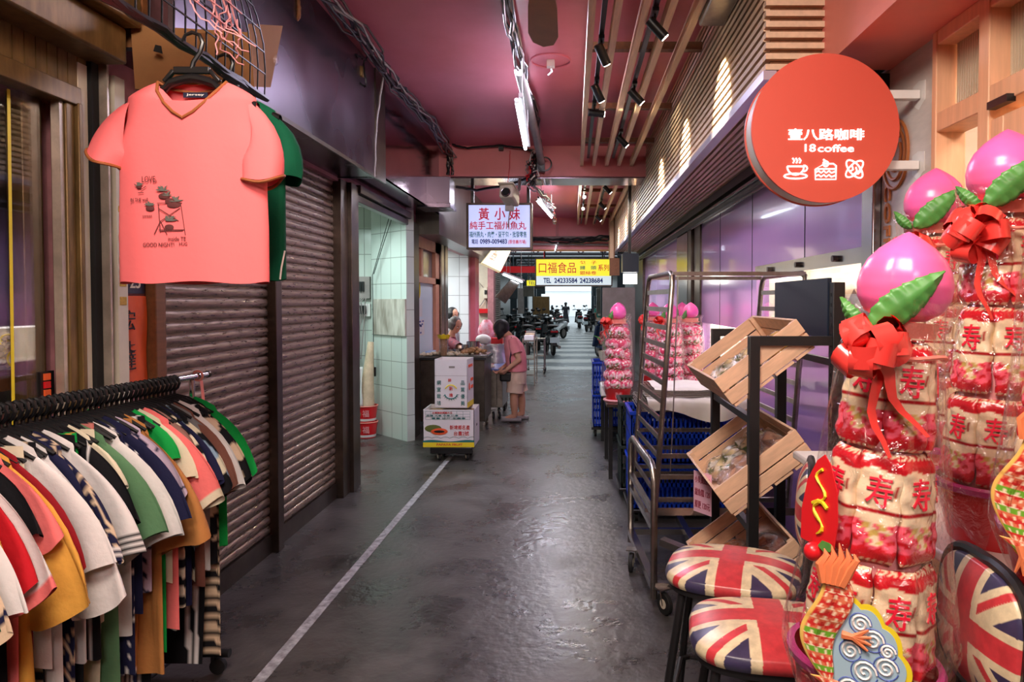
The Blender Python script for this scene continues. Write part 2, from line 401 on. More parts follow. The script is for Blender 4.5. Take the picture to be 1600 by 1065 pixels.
struct('trim_8', MB().bb((XL, YL(149), 0), (XL + .06, YL(152), 3.0)).bb((XL, YL(152), 0), (XL + .03, YL(158), 2.9)), 'alu')
t = thing('notice_strip', 'narrow white metal strip covered in small yellow stickers', 'strip', (XL, YL(172), 0))
obj('board', MB().bb((XL, YL(165), .4), (XL + .05, YL(181), 2.5)), 'cream', t)
M['sticker'] = mk('yellow sticker', S(214, 168, 60), .5, var=.3, vs=80)
for k, (y, h) in enumerate(((327, 10), (372, 14), (406, 12), (426, 8), (440, 16), (470, 14))):
    z = at(172, y, YL(172)).z
    s_ = obj('sticker', MB().bb((XL + .05, YL(168), z - h * .0012), (XL + .052, YL(178), z + h * .0012)), 'sticker' if k != 1 else 'pinkwall', t)
t = thing('notice_poster', 'orange paper poster with black brush writing taped to the pink column', 'poster', (XL, YL(203), 1.3))
pz1, pz0 = at(203, 462, YL(203)).z, at(203, 596, YL(203)).z
M['orangep'] = mk('orange paper', S(236, 98, 48), .45, var=.12, vs=10, bump=.4, bs=9)
mb = MB(); ya, yb = YL(183), YL(224)
mb.grid(lambda u, v: Vector((XL + .012 + .003 * math.sin(u * 9 + v * 7), ya + (yb - ya) * u, pz0 + (pz1 - pz0) * v)), 10, 16)
obj('sheet', mb, 'orangep', t)
mb = MB(); w = yb - ya
for k, (ch, fz) in enumerate((('宏', .72), ('土', .42), ('達', .26))): text(mb, ch, (ya + w * .28, pz0 + (pz1 - pz0) * fz, 0), .085 if k != 1 else .045, .075, LW((XL + .018, 0, 0)), bold=.0)
obj('writing', mb, 'black', t)
t = thing('house_number_plate', 'dark blue plate with the number 25 above the orange poster', 'plate', (XL, YL(203), pz1))
M['navyp'] = mk('navy enamel', S(34, 40, 62), .3)
obj('plate', MB().bb((XL, YL(190), pz1 + .01), (XL + .012, YL(222), pz1 + .13)), 'navyp', t)
obj('number', text(MB(), '25', ((YL(190) + YL(222)) / 2, pz1 + .06, 0), .055, .07, LW((XL + .014, 0, 0))), 'cream', t)
struct('trim_9', MB().bb((XL, YL(226), 0), (XL + .05, YL(240), 2.6)).bb((XL, YL(240), 0), (XL + .03, YL(249), 2.58)), 'oakdark', bevel=.004)

def roller(name, ya, yb, label):
    """rolled down steel shutter: curtain, guide rail, bottom bar"""
    n = int(2.46 / .060); mb = MB(); prof = []
    for k in range(n):
        z = .12 + k * .060
        for q, (dz, dx) in enumerate(((0, 0), (.004, .010), (.012, .015), (.034, .017), (.048, .012), (.054, .001))): prof.append((z + dz, dx))
    vs = []
    for z, dx in prof: vs += [(XL - .06 + dx, ya, z), (XL - .06 + dx, yb, z)]
    mb._add(vs, [(2 * i, 2 * i + 1, 2 * i + 3, 2 * i + 2) for i in range(len(prof) - 1)])
    r = struct(name, MB().bb((XL - .075, ya, 0), (XL - .035, yb, .12)), 'steeld'); r['label'] = label
    struct('curtain', mb, 'shutter', r, ang=50)
    return r
roller('door_1', Y1, YL(429), 'nearer closed brown steel roller shutter behind the clothes rail')
roller('door_2', YL(438), Y3, 'second closed brown steel roller shutter, next to the tiled recess')
struct('trim_10', MB().bb((XL - .06, YL(429), 0), (XL + .01, YL(438), 2.56)), 'steeld', bevel=.004)
mb = MB(); 
for k, (px, w_, dx) in enumerate(((530, 11, .02), (541, 8, .05), (549, 7, .03))): mb.bb((XL - .06, YL(px), 0), (XL + dx, YL(px + w_), 2.58))
struct('trim_11', mb, 'steeld', bevel=.004)
struct('trim_12', MB().bb((XL - .05, Y4, 2.46), (XL + .02, Y5, 2.52)).bb((XL - .05, Y4, 2.53), (XL + .05, Y5, 2.60)), 'steeld', bevel=.004)
# dark metal fascia (awning box) over the shutters, polished one beyond it
XF = -1.575
yf0, yf1 = 2.72, atX(587, 277, XF).y
mb = MB().bb((XL + .006, yf0, 2.585), (XF, yf1, 2.60)).bb((XF - .02, yf0, 2.58), (XF, yf1, ZC - .004)).bb((XL + .006, yf1 - .02, 2.58), (XF, yf1, ZC - .004))
t = thing('metal_fascia', 'dark dented sheet metal fascia box above the roller shutters', 'fascia', (XF, 4.2, 2.58))
obj('panel', mb, 'fascia', t, ang=20)
obj('edge_trim', MB().bb((XF, yf0, 2.575), (XF + .012, yf1, 2.60)).bb((XF, yf1 - .02, 2.58), (XF + .012, yf1, ZC)), 'steeld', t)
obj('end_strip', MB().bb((XF - .005, yf1, 2.58), (XF + .01, yf1 + .26, 3.0)).bb((XF - .005, yf1, 3.0), (XF + .008, yf1 + .26, ZC)), 'steeld', t)
t = thing('polished_fascia', 'polished steel fascia reflecting the pink ceiling above the tiled recess', 'fascia', (-1.6, 7, 2.62))
obj('panel', MB().bb((-1.66, yf1 + .26, 2.63), (-1.60, 8.2, ZC)).bb((XL, yf1 + .26, 2.63), (-1.6, 8.2, 2.65)), 'mirror', t)
p0, p1 = at(677, 283, 7.8), at(710, 324, 7.8)
obj('end_box', MB().bb((p0.x - .1, 7.5, p1.z), (p1.x, 7.8, p0.z)).bb((p0.x - .1, 7.42, p1.z - .05), (p1.x + .02, 7.8, p1.z)), 'fascia', t, bevel=.004)
M['greenst'] = mk('dark green stone', S(96, 94, 84), .3, var=.4, vs=3)
struct('trim_13', MB().bb((XL, 8.2, 2.40), (-1.60, 15.2, 2.66)).bb((XL, 8.2, 2.66), (-1.7, 15.2, ZC)), 'greenst')

# the tiled recess
mb = MB().bb((-3.6, Y4 - .1, 2.75), (XL - .14, 9.6, 2.85)); struct('ceiling', mb, 'cream')
pa, pb = fl(582, 676), Vector((XL, 7.72, 0))
dv = (pb - pa); dv.z = 0; L = dv.length; dv.normalize(); R = Matrix(((dv.x, -dv.y, 0), (dv.y, dv.x, 0), (0, 0, 1)))
nv = Vector((-dv.y, dv.x, 0))
M['tileo'] = mk_tile('glazed wall tile', S(200, 210, 204), S(150, 156, 150), .22, .30, 'X', var=.03)
wl = obj('wall_left', MB().box((L / 2, .05, 1.42), (L, .1, 2.85)), 'tileo', None, local=True); wl['kind'] = 'structure'
wl.location = (pa.x, pa.y, 0); wl.rotation_euler = (0, 0, math.atan2(dv.y, dv.x))
struct('wall_left', MB().bb((-3.6, pa.y + .12, 0), (pa.x + .05, pa.y + .22, 2.85)), 'tile')
struct('wall_left', MB().bb((-3.7, Y4 - .3, 0), (-3.6, pa.y + .2, 2.85)), 'tiley')
struct('wall_left', MB().bb((-3.6, Y4 - .2, 0), (XL - .14, Y4 - .1, 2.85)), 'tile')
# veined marble sheet on the angled wall
mb = MB(); q0 = (pa + dv * .05); mb.box(q0 + dv * (L / 2 - .02) - nv * .012 + Vector((0, 0, (at(610, 467, 8).z + at(610, 523, 8).z) / 2)), (L - .06, .02, abs(at(610, 467, 8).z - at(610, 523, 8).z)), R)
tag(obj('marble_sheet', mb, 'veined'), 'veined marble sheet fixed to the tiled wall of the recess', 'panel')
# breaker boxes, pull switch, cables
t = thing('breaker_box', 'grey electric breaker box with loose wires in the tiled recess', 'electric box', (-2.7, pa.y + .1, 1.55))
A = lambda px, py: at(px, py, pa.y + .1)
mb = MB().bb(A(554, 432) + Vector((0, -.04, 0)), A(579, 466) + Vector((0, .02, 0))); obj('box', mb, 'pvc', t)
mb = MB()
for k in range(4): mb.bb(A(556 + k * 4, 440) + Vector((0, -.07, 0)), A(559 + k * 4, 455) + Vector((0, -.03, 0)))
obj('breaker', mb, 'black', t)
t = thing('meter_box', 'small black meter on a white board below the breaker box', 'meter', (-2.7, pa.y + .1, 1.3))
obj('board', MB().bb(A(555, 474) + Vector((0, -.02, 0)), A(579, 494) + Vector((0, .02, 0))), 'white', t)
obj('meter', MB().bb(A(558, 477) + Vector((0, -.08, 0)), A(573, 490) + Vector((0, -.02, 0))), 'black', t, bevel=.005)
mb = MB()
for k in range(7):
    x = 556 + k * 3; mb.tube([A(x, 466) + Vector((0, -.06, 0)), A(x + random.uniform(-4, 6), 472) + Vector((0, -.1, 0)), A(x - 2, 495) + Vector((0, -.07, 0)), A(562 + random.uniform(-4, 10), 530) + Vector((0, -.08, 0)), A(560 + k, 560) + Vector((0, -.05, 0))], .006, 5)
obj('loose_wires', mb, 'pvc', t)
def wall_pt(px, py):      # point on the angled tiled wall
    for i in range(60):
        Y = 7.6 + i * .02; p = at(px, py, Y)
        if (p - pa).dot(nv) > -.02: return p
    return at(px, py, 8)
t = thing('pull_switch', 'black pull switch with orange button hanging on a cord by the tiled wall', 'switch', tuple(wall_pt(590, 580)))
sw = wall_pt(590, 580) - nv * .05
obj('cord', MB().tube([wall_pt(614, 340) - nv * .05, wall_pt(589, 430) - nv * .06, sw], .005, 6).tube([wall_pt(618, 342) - nv * .05, wall_pt(600, 400) - nv * .06, wall_pt(590, 428) - nv * .05], .005, 6), 'black', t)
obj('switch_body', MB().box(sw, (.05, .03, .11)), 'black', t, bevel=.006)
obj('button', MB().box(sw - nv * .018 + Vector((0, -.015, .01)), (.025, .02, .03)), 'orangep', t)
# glazed door beyond the recess
t = thing('glazed_door', 'salmon framed door with frosted panes and white lower panel covered in notices', 'door', (XL, (Y6 + Y7) / 2, 0))
M['salmonf'] = mk('salmon door paint', S(206, 140, 110), .45, var=.2, vs=6)
z_ = lambda px, py: at(px, py, YL(px)).z
mb = MB().bb((XL - .1, Y6, 0), (XL - .01, YL(653), 2.5)).bb((XL - .1, YL(682), 0), (XL - .01, Y7, 2.5)).bb((XL - .1, Y6, 2.26), (XL - .01, Y7, 2.5)).bb((XL - .1, Y6, 1.83), (XL - .01, Y7, 1.91)).bb((XL - .1, YL(661), 1.9), (XL - .02, YL(664), 2.3))
obj('frame', mb, 'salmonf', t)
M['frost'] = mk('frosted pane', S(120, 120, 122), .2)
obj('pane', MB().bb((XL - .07, Y6, 1.9), (XL - .06, Y7, 2.28)), 'frost', t)
M['panelw'] = mk('white door panel', S(214, 232, 240), .35)
obj('lower_panel', MB().bb((XL - .09, Y6, 0), (XL - .05, Y7, 1.84)), 'panelw', t)
M['yel'] = mk('yellow print', S(232, 208, 40), .5); M['bluep'] = mk('blue print', S(80, 100, 170), .5)
zz = z_(657, 451); mb = MB(); cx = YL(657)
mb.tube([(XL - .045, cx + .13 * math.cos(a * PI / 10), zz + .13 * math.sin(a * PI / 10)) for a in range(20)], .018, 6, closed=True).bb((XL - .048, cx - .09, zz - .01), (XL - .042, cx + .09, zz + .01))
obj('no_smoking_sticker', mb, 'yel', t)
mb = MB(); mb.bb((XL - .048, YL(654), z_(657, 495)), (XL - .044, YL(665), z_(657, 468))).bb((XL - .048, YL(654), z_(657, 525)), (XL - .044, YL(668), z_(657, 500)))
obj('notice', mb, 'white', t)
mb = MB()
for k in range(14):
    y = YL(655 + random.random() * 10); z = z_(657, 503 + random.random() * 20); mb.bb((XL - .043, y, z), (XL - .041, y + .08, z + .02))
obj('notice_print', mb, 'bluep', t)
struct('trim_14', MB().bb((XL - .08, Y5, 0), (XL + .04, Y6, 2.52)), 'steeld', bevel=.006)
struct('trim_15', MB().bb((XL - .1, Y7, 0), (XL + .02, YL(692), 2.42)).bb((XL - .1, YL(693), 0), (XL + .03, Y8, 2.42)), 'steelb')
# stall interior with white tiles
struct('wall_left', MB().bb((-4.2, 12.30, 0), (XL - .003, 12.42, 2.9)), 'tilew')
struct('wall_left', MB().bb((-4.2, 9.3, 0), (XL - .14, 9.4, 2.9)), 'tilew'); struct('wall_left', MB().bb((-4.3, 9.3, 0), (-4.2, 12.6, 2.9)), 'tiley')
struct('ceiling', MB().bb((-4.2, 9.3, 2.7), (XL - .14, 16.7, 2.8)), 'cream')
t = thing('no_smoking_sign', 'round red no smoking sticker on the white tiled wall', 'sign', tuple(at(719, 442, 12.48)))
mb = MB(); c0 = at(719, 442, 12.485); r = .055
mb.tube([c0 + Vector((r * math.cos(a * PI / 12), 0, r * math.sin(a * PI / 12))) for a in range(24)], .008, 6, closed=True).sq(c0 + Vector((-.035, 0, .035)), c0 + Vector((.035, 0, -.035)), .012, .006)
obj('ring', mb, 'red', t)
obj('cigarette', MB().bb(c0 + Vector((-.035, -.004, -.007)), c0 + Vector((.035, .002, .007))), 'black', t)
obj('backing', MB().cyl(c0 + Vector((0, .004, 0)), c0 + Vector((0, .012, 0)), r, n=24), 'cream', t)
tag(obj('pole', MB().bb((XL + .0, YL(735), 0), (XL + .09, YL(741), 2.42)), 'pinkceil'), 'pink painted square pole between the tiled stall and the next stall', 'pole')
# second stall: pale panel with meter and wires
struct('wall_left', MB().bb((-4.2, 16.5, 0), (-1.95, 16.6, 2.9)), 'cream')
t = thing('fuse_box', 'beige fuse box with cables on the pale wall of the far stall', 'electric box', tuple(at(758, 455, 16.4)))
obj('box', MB().bb(at(755, 466, 16.3), at(763, 449, 16.5)), 'cream', t, bevel=.006)
obj('switch', MB().bb(at(757, 459, 16.27), at(761, 453, 16.31)), 'black', t)
obj('power_strip', MB().bb(at(747, 489, 16.35), at(766, 482, 16.5)), 'red', t)
obj('conduit', MB().tube([at(755, 449, 16.42), at(748, 440, 16.42), at(745, 460, 16.42)], .012, 6).tube([at(758, 466, 16.42), at(750, 478, 16.42), at(745, 476, 16.42)], .012, 6).tube([at(760, 466, 16.42), at(760, 482, 16.42)], .012, 6), 'pvc', t)

# ---------------------------------------------------------------- right side
YB0, YB1 = 3.15, 14.4
t = struct('trim_16', MB().bb((.91, YB0 + .03, 2.67), (XR, YB1, ZC)), 'dark'); t['label'] = 'oak slatted bulkhead running above the right hand shops'
mb = MB()
z = 2.645
while z < ZC: mb.bb((.87, YB0, z), (.91, YB1, z + .026)); z += .046
struct('slat', mb, 'oakslat', t)
mb = MB(); x = .925
while x < 1.36: mb.bb((x, YB0, 2.625), (x + .026, YB1, 2.665)); x += .046
struct('slat', mb, 'oakslat', t)
mb = MB(); z = 2.645
while z < ZC: mb.bb((.872, YB0 - .035, z), (1.14, YB0 + .02, z + .026)); z += .048
struct('slat', mb, 'oakslat', t)
M['alutrim'] = mk('silver corner trim', S(186, 184, 200), .3, metal=.6)
struct('corner_trim', MB().bb((.862, YB0 - .035, 2.60), (.922, YB1, 2.642)), 'alutrim', t)
struct('end_panel', MB().bb((.90, YB0 - .005, 2.62), (1.14, YB0 + .03, ZC)), 'oakdark', t)
struct('wall_right', MB().bb((1.137, -4, 2.655), (3.0, YB0, ZC)), 'pinkwall')
struct('trim_17', MB().bb((1.132, -4, 2.65), (1.16, YB0 - .3, 2.70)), 'pinkwall')
# column end at the far end of the bulkhead
struct('trim_18', MB().bb((.78, YB1 - .05, 2.5), (.86, YB1 + .5, ZC)), 'oak')
# purple panel wall with two lit showcases
hy = (YR(1182), YR(1354)); h1 = (hy[1], hy[0], 1.44, 1.87); h2 = (YR(1178), YR(1096), 1.02, 1.36)
struct('wall_right', cells(MB(), (YR(1372), 15.2), (0, 2.6), [h1, h2], XR, XR + .1), 'lacquer')
mb = MB()
for px in (1125, 1175, 1257, 1356): mb.bb((XR - .003, YR(px) - .004, h1[3] if YR(px) < h1[1] + .1 else 0), (XR, YR(px) + .004, 2.5))
struct('trim_19', mb, 'dark')
struct('trim_20', MB().bb((1.34, YB0, 2.55), (XR + .05, YB1, 2.64)).bb((1.38, YB0, 2.46), (XR + .02, 14.4, 2.5)), 'black')
struct('trim_21', MB().bb((1.355, YB0, 2.50), (1.37, 14.4, 2.52)).bb((1.40, YB0, 2.44), (1.41, 14.4, 2.455)), 'steel')
mb = MB().bb((XR - .05, YR(1063), 0), (XR + .02, YR(1080), 2.5)); struct('trim_22', mb, 'steel')
mb = MB().bb((XR - .05, YR(1081), 0), (XR + .02, YR(1086), 2.5)).bb((XR - .02, YR(1087), 0), (XR + .02, YR(1096), 2.5)).bb((XR - .05, YR(993), 0), (XR + .02, YR(1008), 2.5)); struct('trim_23', mb, 'steeld', bevel=.006)
struct('trim_24', MB().bb((XR - .04, YR(1375), 0), (XR + .03, YR(1357), 2.5)), 'steel', bevel=.006)
M['caselight'] = mk('case interior', S(244, 236, 222), .5)
def showcase(h, name, label):
    y0, y1, z0, z1 = h; t = thing(name, label, 'showcase', (XR + .2, (y0 + y1) / 2, z0))
    obj('case', MB().bb((XR + .42, y0, z0), (XR + .44, y1, z1)).bb((XR + .1, y0, z0 - .02), (XR + .44, y1, z0)).bb((XR + .1, y0, z1), (XR + .44, y1, z1 + .02)).bb((XR + .1, y0 - .02, z0), (XR + .44, y0, z1)).bb((XR + .1, y1, z0), (XR + .44, y1 + .02, z1)), 'caselight', t)
    obj('light_strip', MB().bb((XR + .11, y0 + .02, z1 - .02), (XR + .30, y1 - .02, z1 - .001)), 'tubew', t)
    obj('glass_front', MB().bb((XR + .03, y0, z0), (XR + .036, y1, z1)), 'glass', t)
    return t
t = showcase(h1, 'wall_showcase', 'lit glass showcase set into the purple wall behind the red bows')
obj('chrome_rail', MB().bb((XR - .012, h1[0], 1.79), (XR + .0, h1[1], 1.87)), 'steel', t)
mb = MB()
for k in range(3): y = h1[0] + .35 + k * .62; mb.cyl((XR - .04, y, 1.83), (XR - .01, y, 1.83), .018, n=12)
obj('rail_knob', mb, 'steeld', t)
t = showcase(h2, 'wall_showcase', 'lit glass showcase low in the purple wall behind the bakery rack')
# goods inside the cases
M['goods'] = mk('pale fish cake', S(214, 190, 160), .5, var=.25, vs=12); M['brownbox'] = mk('brown gift box', S(150, 96, 72), .5)
for k in range(4):
    y = h1[0] + .2 + k * .14; t = obj('gift_box', MB().box((0, 0, 0), (.16, .16, .16), Euler((PI / 4, 0, .1)).to_matrix()), 'brownbox' if k % 2 else 'goods', None, local=True)
    t.location = (XR + .27, y, h1[2] + .12); tag(t, ['brown gift box stood on its corner at the near end of the showcase', 'pale diamond set box beside the brown box in the showcase', 'second brown gift box in the lit showcase, past the pale one', 'pale diamond set box third along the showcase'][k], 'box', 'boxes in the lit showcase')
for k in range(9):
    big = k < 6; h = h1 if big else h2; y = h[0] + (.85 + k * .17 if big else .3 + (k - 6) * .45)
    mb = MB()
    mb.ball((XR + .26, y, h[2] + .09), (.07, .06, .088), 10).ball((XR + .25, y + .02, h[2] + .22), (.06, .055, .06), 10)
    t = obj('bagged_cakes', mb, 'goods'); tag(t, 'bag of pale round cakes standing in the lit wall showcase', 'bag', 'bags of cakes in the lit showcases')
# marble wall and coffee shop joinery
ym0, ym1 = YR(1463), YR(1376)
struct('wall_right', MB().bb((XR, ym0, 0), (XR + .3, ym1, 2.66)), 'marble')
t = thing('coffee_lettering', 'brown COFFEE lettering and hand drawn cup emblem on the marble pillar', 'lettering', (XR, 3.1, 1.9))
c0 = atX(1387, 325, XR - .004)
Tm = frame((XR - .006, c0.y, c0.z), (0, 0, -1), (0, -1, 0))
M['tanpaint'] = mk('tan lettering', S(196, 120, 62), .5)
obj('writing', text(MB(), 'COFFEE', (.10, 0, 0), .055, .42, Tm, bold=.03, th=.004), 'tanpaint', t)
mb = MB(); e = atX(1398, 235, XR - .006)
for r, a0, a1 in ((.15, 200, 440), (.11, 190, 430), (.07, 170, 400)):
    mb.tube([(XR - .004, e.y - r * math.cos(math.radians(a)) * .8, e.z - .02 + r * math.sin(math.radians(a)) * 1.0) for a in range(a0, a1, 12)], .008, 6)
mb.tube([(XR - .004, e.y + .03, e.z - .02), (XR - .004, e.y + .01, e.z + .08), (XR - .004, e.y - .03, e.z + .12), (XR - .004, e.y - .05, e.z + .05)], [.02, .022, .016, .01], 6)
obj('emblem', mb, 'tanpaint', t)
t = thing('glazed_facade', 'orange oak shop front with ribbed glass panes beside the marble pillar', 'shop front', (XR, 2, 0))
yA, yB_, yC = YR(1600) - .5, YR(1545), ym0
mb = MB()
for y0, y1 in ((YR(1470), ym0 + .0), (YR(1553), YR(1536)), (YR(1640), YR(1618)), (1.2, 1.3)): mb.bb((XR - .03, y0, 0), (XR + .09, y1, 2.653))
mb.bb((XR - .026, 1.0, 2.60), (XR + .086, ym0 - .004, 2.655)).bb((XR - .026, 1.0, 2.26), (XR + .086, ym0 - .004, 2.335)).bb((XR - .02, 1.0, .0), (XR + .08, ym0 - .004, .3))
obj('frame', mb, 'facade', t, bevel=.004)
mb = MB(); y = 1.0
while y < ym0 - .05: mb.tube([(XR + .05, y, 2.33), (XR + .05, y, 2.60)], .008, 8, cap=False); y += .0155
obj('ribbed_pane', mb, 'ribbed', t)
obj('side_pane', MB().bb((XR + .08, YR(1536), .3), (XR + .085, YR(1470), 2.26)), 'glass', t)
mb = MB().bb((XR - .022, YR(1573), .021), (XR + .042, YR(1553) - .002, 2.218)).bb((XR - .02, 1.3, 2.12), (XR + .04, YR(1573), 2.22)).bb((XR - .02, 1.3, .02), (XR + .04, YR(1573), .25))
obj('door_leaf', mb, 'facade', t, bevel=.004); obj('door_glass', MB().bb((XR + .01, 1.3, .25), (XR + .016, YR(1573), 2.12)), 'glass', t)
obj('door_closer', MB().bb((XR - .05, YR(1592), 2.245), (XR - .02, YR(1560), 2.27)), 'black', t)
obj('inner_wall', MB().bb((XR + .6, 0, 0), (XR + .62, 3.2, 2.7)), 'cream', t)
light('lamp_and_fill_light', 'AREA', (XR + .35, 2.0, 2.55), 14, WARM, .3, .8, target=(XR + .35, 2.0, 0))

# ---------------------------------------------------------------- far part of the arcade
struct('wall_left', MB().bb((-2.7, 16.7, 0), (-2.6, 48, 3.4)), 'greenst'); struct('wall_right', MB().bb((1.9, 15.8, 0), (2.0, 48, 3.4)), 'greenst')
mb = MB(); y = 17.1
while y < 48: mb.bb((-2.7, y, 3.2), (2.0, y + 1.0, 3.25)); y += 2.0  # gaps between the sheets are shaped to drop sun bands on the floor
M['roofm'] = mk('dark roof sheet', S(60, 62, 66), .6)
struct('ceiling', mb, 'roofm')
M['tealpost'] = mk('teal grey steel post', S(52, 66, 72), .4, metal=.4, var=.3)
for k, (x, y) in enumerate(((-2.3, 20), (-2.25, 26), (-2.3, 33), (-2.3, 41), (1.55, 22), (1.5, 29), (1.5, 36), (1.5, 44))):
    tag(obj('steel_post', MB().bb((x - .12, y - .12, 0), (x + .12, y + .12, 3.2)), 'tealpost'), ('teal steel post on the left of the far passage, %s' if x < 0 else 'teal steel post on the right of the far passage, %s') % (['nearest the camera', 'second along from the camera', 'third along from the camera', 'nearest the exit'][k % 4]), 'post', 'posts along the far passage')
for k, y in enumerate((17, 24, 31, 39)):
    mb = MB().sq((-2.6, y, 3.1), (1.9, y, 3.1), .07).sq((-2.6, y, 2.75), (1.9, y, 2.75), .05)
    for q in range(8): mb.sq((-2.6 + q * .56, y, 2.75), (-2.6 + (q + .5) * .56, y, 3.1), .03).sq((-2.6 + (q + .5) * .56, y, 3.1), (-2.6 + (q + 1) * .56, y, 2.75), .03)
    tag(obj('roof_truss', mb, 'tealpost'), 'light steel roof truss %s across the far passage' % ['nearest', 'second', 'third', 'last'][k], 'truss', 'roof trusses of the far passage')
struct('trim_25', MB().bb((-6, 47.6, 2.95), (6, 48, 4.5)).bb((-6, 47.6, 0), (-2.2, 48, 3)).bb((1.3, 47.6, 0), (6, 48, 3)), 'tealpost')
M['outwall'] = mk('sunlit facade', S(240, 244, 246), .7)
tag(obj('building', MB().bb((-9, 70, 0), (9, 72, 12)).bb((-3, 69.8, 2.6), (4, 70, 3.2)), 'outwall'), 'bright pale building across the street beyond the exit', 'building')
# ================================================================ CEILING, LAMPS, SIGNS, CABLES
ORD = ['leftmost', 'second', 'third', 'fourth', 'fifth', 'sixth']
for k, px in enumerate((909, 928, 948, 967, 987)):
    p = at(px, 258, 8.12)
    tag(obj('ceiling_batten', MB().bb((p.x - .02, .6, p.z), (p.x + .02, 8.17, p.z + .075)), 'oak'), '%s long oak batten from the left under the pink ceiling, before the beam' % ORD[k], 'batten', 'oak battens of the near bay')
for k, px in enumerate((903, 915, 928, 941, 953)):
    p = at(px, 346, 14.9)
    tag(obj('ceiling_batten', MB().bb((p.x - .02, 8.85, 3.28), (p.x + .02, 15.1, 3.345)), 'oak'), '%s oak batten from the left under the ceiling beyond the pink beam' % ORD[k], 'batten', 'oak battens of the far bay')
for k, Y in enumerate((3.3, 4.66, 6.07, 7.35, 9.4, 11.0, 12.8, 14.4)):
    tag(obj('cross_batten', MB().bb((.1, Y - .03, 3.29 if Y < 8.2 else 3.35), (.869, Y + .03, 3.34 if Y < 8.2 else 3.40)), 'oakdark'), 'brown cross batten %s carrying the long oak battens' % ['nearest the camera', 'second from the camera', 'third from the camera', 'just before the pink beam', 'first beyond the pink beam', 'second beyond the pink beam', 'third beyond the pink beam', 'farthest in the corridor'][k], 'batten', 'cross battens')
def track(x, y0, y1, z, label):
    tag(obj('light_track', MB().bb((x - .015, y0, z), (x + .015, y1, z + .03)), 'black'), label, 'track')
track(.18, 3.0, 8.0, 3.26, 'black lighting track between the two leftmost oak battens'); track(.47, 2.4, 8.0, 3.26, 'black lighting track between the third and fourth oak battens')
track(.18, 9.0, 14.8, 3.27, 'left black lighting track beyond the pink beam'); track(.47, 9.0, 14.8, 3.27, 'right black lighting track beyond the pink beam')
def spotlamp(x, y, d, label, power=0, lit=True, z=3.26, spot=62):
    d = Vector(d).normalized(); t = thing('track_spotlight', label, 'spotlight', (x, y, z), group='track spotlights')
    a = Vector((x, y, z - .09)); q = a - d * .05; e = a + d * .085
    obj('stem', MB().bb((x - .018, y - .05, z - .02), (x + .018, y + .05, z + .001)).cyl((x, y, z), a, .008, n=8), 'black', t)
    obj('body', MB().tube([q, q + d * .001, e - d * .001, e], [.02, .03, .03, .026], 16), 'black', t)
    obj('lens', MB().cyl(e, e + d * .003, .023, n=16), 'lens' if lit else 'black', t)
    if power:
        l = light('spotlight_beam', 'SPOT', tuple(e + d * .02), power, (1, .86, .62), .012, target=tuple(e + d * 2), spot=spot, blend=.7); 
spotlamp(.18, 4.35, (.5, .5, -.9), 'black track spotlight nearest on the left track', 6)
spotlamp(.18, 5.15, (.5, .45, -.9), 'black track spotlight second on the left track', 6)
spotlamp(.18, 5.75, (1, .1, -.1), 'black track spotlight lying level on the left track', 8)
spotlamp(.47, 3.95, (.66, .10, -.66), 'black track spotlight nearest on the right track', 190, spot=58)
spotlamp(.47, 5.25, (.66, .10, -.66), 'black track spotlight second on the right track', 180, spot=58)
spotlamp(.47, 6.7, (.66, .10, -.66), 'black track spotlight third on the right track', 180, spot=58)
spotlamp(.18, 10.3, (-.1, -1, -.25), 'black track spotlight shining towards the aisle beyond the beam, nearer', 15)
spotlamp(.18, 11.6, (-.1, -1, -.25), 'black track spotlight shining towards the aisle beyond the beam, farther', 15)
spotlamp(.47, 9.6, (.66, .10, -.66), 'black track spotlight first on the right track beyond the beam', 160, spot=58)
spotlamp(.47, 11.2, (.66, .10, -.66), 'black track spotlight second on the right track beyond the beam', 160, spot=58)
spotlamp(.47, 12.9, (.66, .10, -.66), 'black track spotlight third on the right track beyond the beam', 160, spot=58)

def tube_lamp(a, b, label, r=.014, power=0, mat='tube'):
    a, b = Vector(a), Vector(b); t = thing('fluorescent_lamp', label, 'lamp', tuple((a + b) / 2)); d = (b - a).normalized()
    obj('tube', MB().cyl(a + d * .03, b - d * .03, r, n=12), mat, t)
    obj('cap', MB().cyl(a, a + d * .03, r * 1.1, n=12), 'white', t); obj('cap', MB().cyl(b - d * .03, b, r * 1.1, n=12), 'white', t)
    obj('fitting', MB().sq(a + Vector((.03, 0, .035)), b + Vector((.03, 0, .035)), .03, .03), 'pvc', t)
    c_ = (a + b) / 2; top_ = 3.44 if c_.y < 15.2 and c_.z > 2.5 else 2.7
    for q in (.15, .85): p_ = a.lerp(b, q) + Vector((.03, 0, .04)); obj('cord', MB().tube([p_, (p_.x, p_.y, top_)], .004, 5), 'pvc', t)
    return t
tube_lamp(at(807, 156, 4.75), at(821, 233, 6.4), 'bright white fluorescent tube hanging under the ceiling conduit')
tube_lamp(at(838, 312, 9.7), at(862, 340, 11.8), 'white fluorescent tube beyond the pink beam')
tube_lamp(at(870, 381, 15.0), at(867, 393, 15.0), 'small white tube hanging under the far pink beam')
tube_lamp(at(784, 428, 13.2), at(817, 441, 13.6), 'white fluorescent tube over the far left stall')
t = thing('conduit_pipe', 'thick grey conduit pipe under the ceiling beside the bright tube', 'pipe', (-.38, 6.5, 3.3))
obj('pipe', MB().tube([(-.41, 5.3, 3.37), (-.385, 7.2, 3.33), (-.37, 8.05, 3.22)], .042, 14), 'pvc', t)
obj('cap', MB().bb((-.42, 8.02, 3.12), (-.33, 8.12, 3.25)), 'black', t)

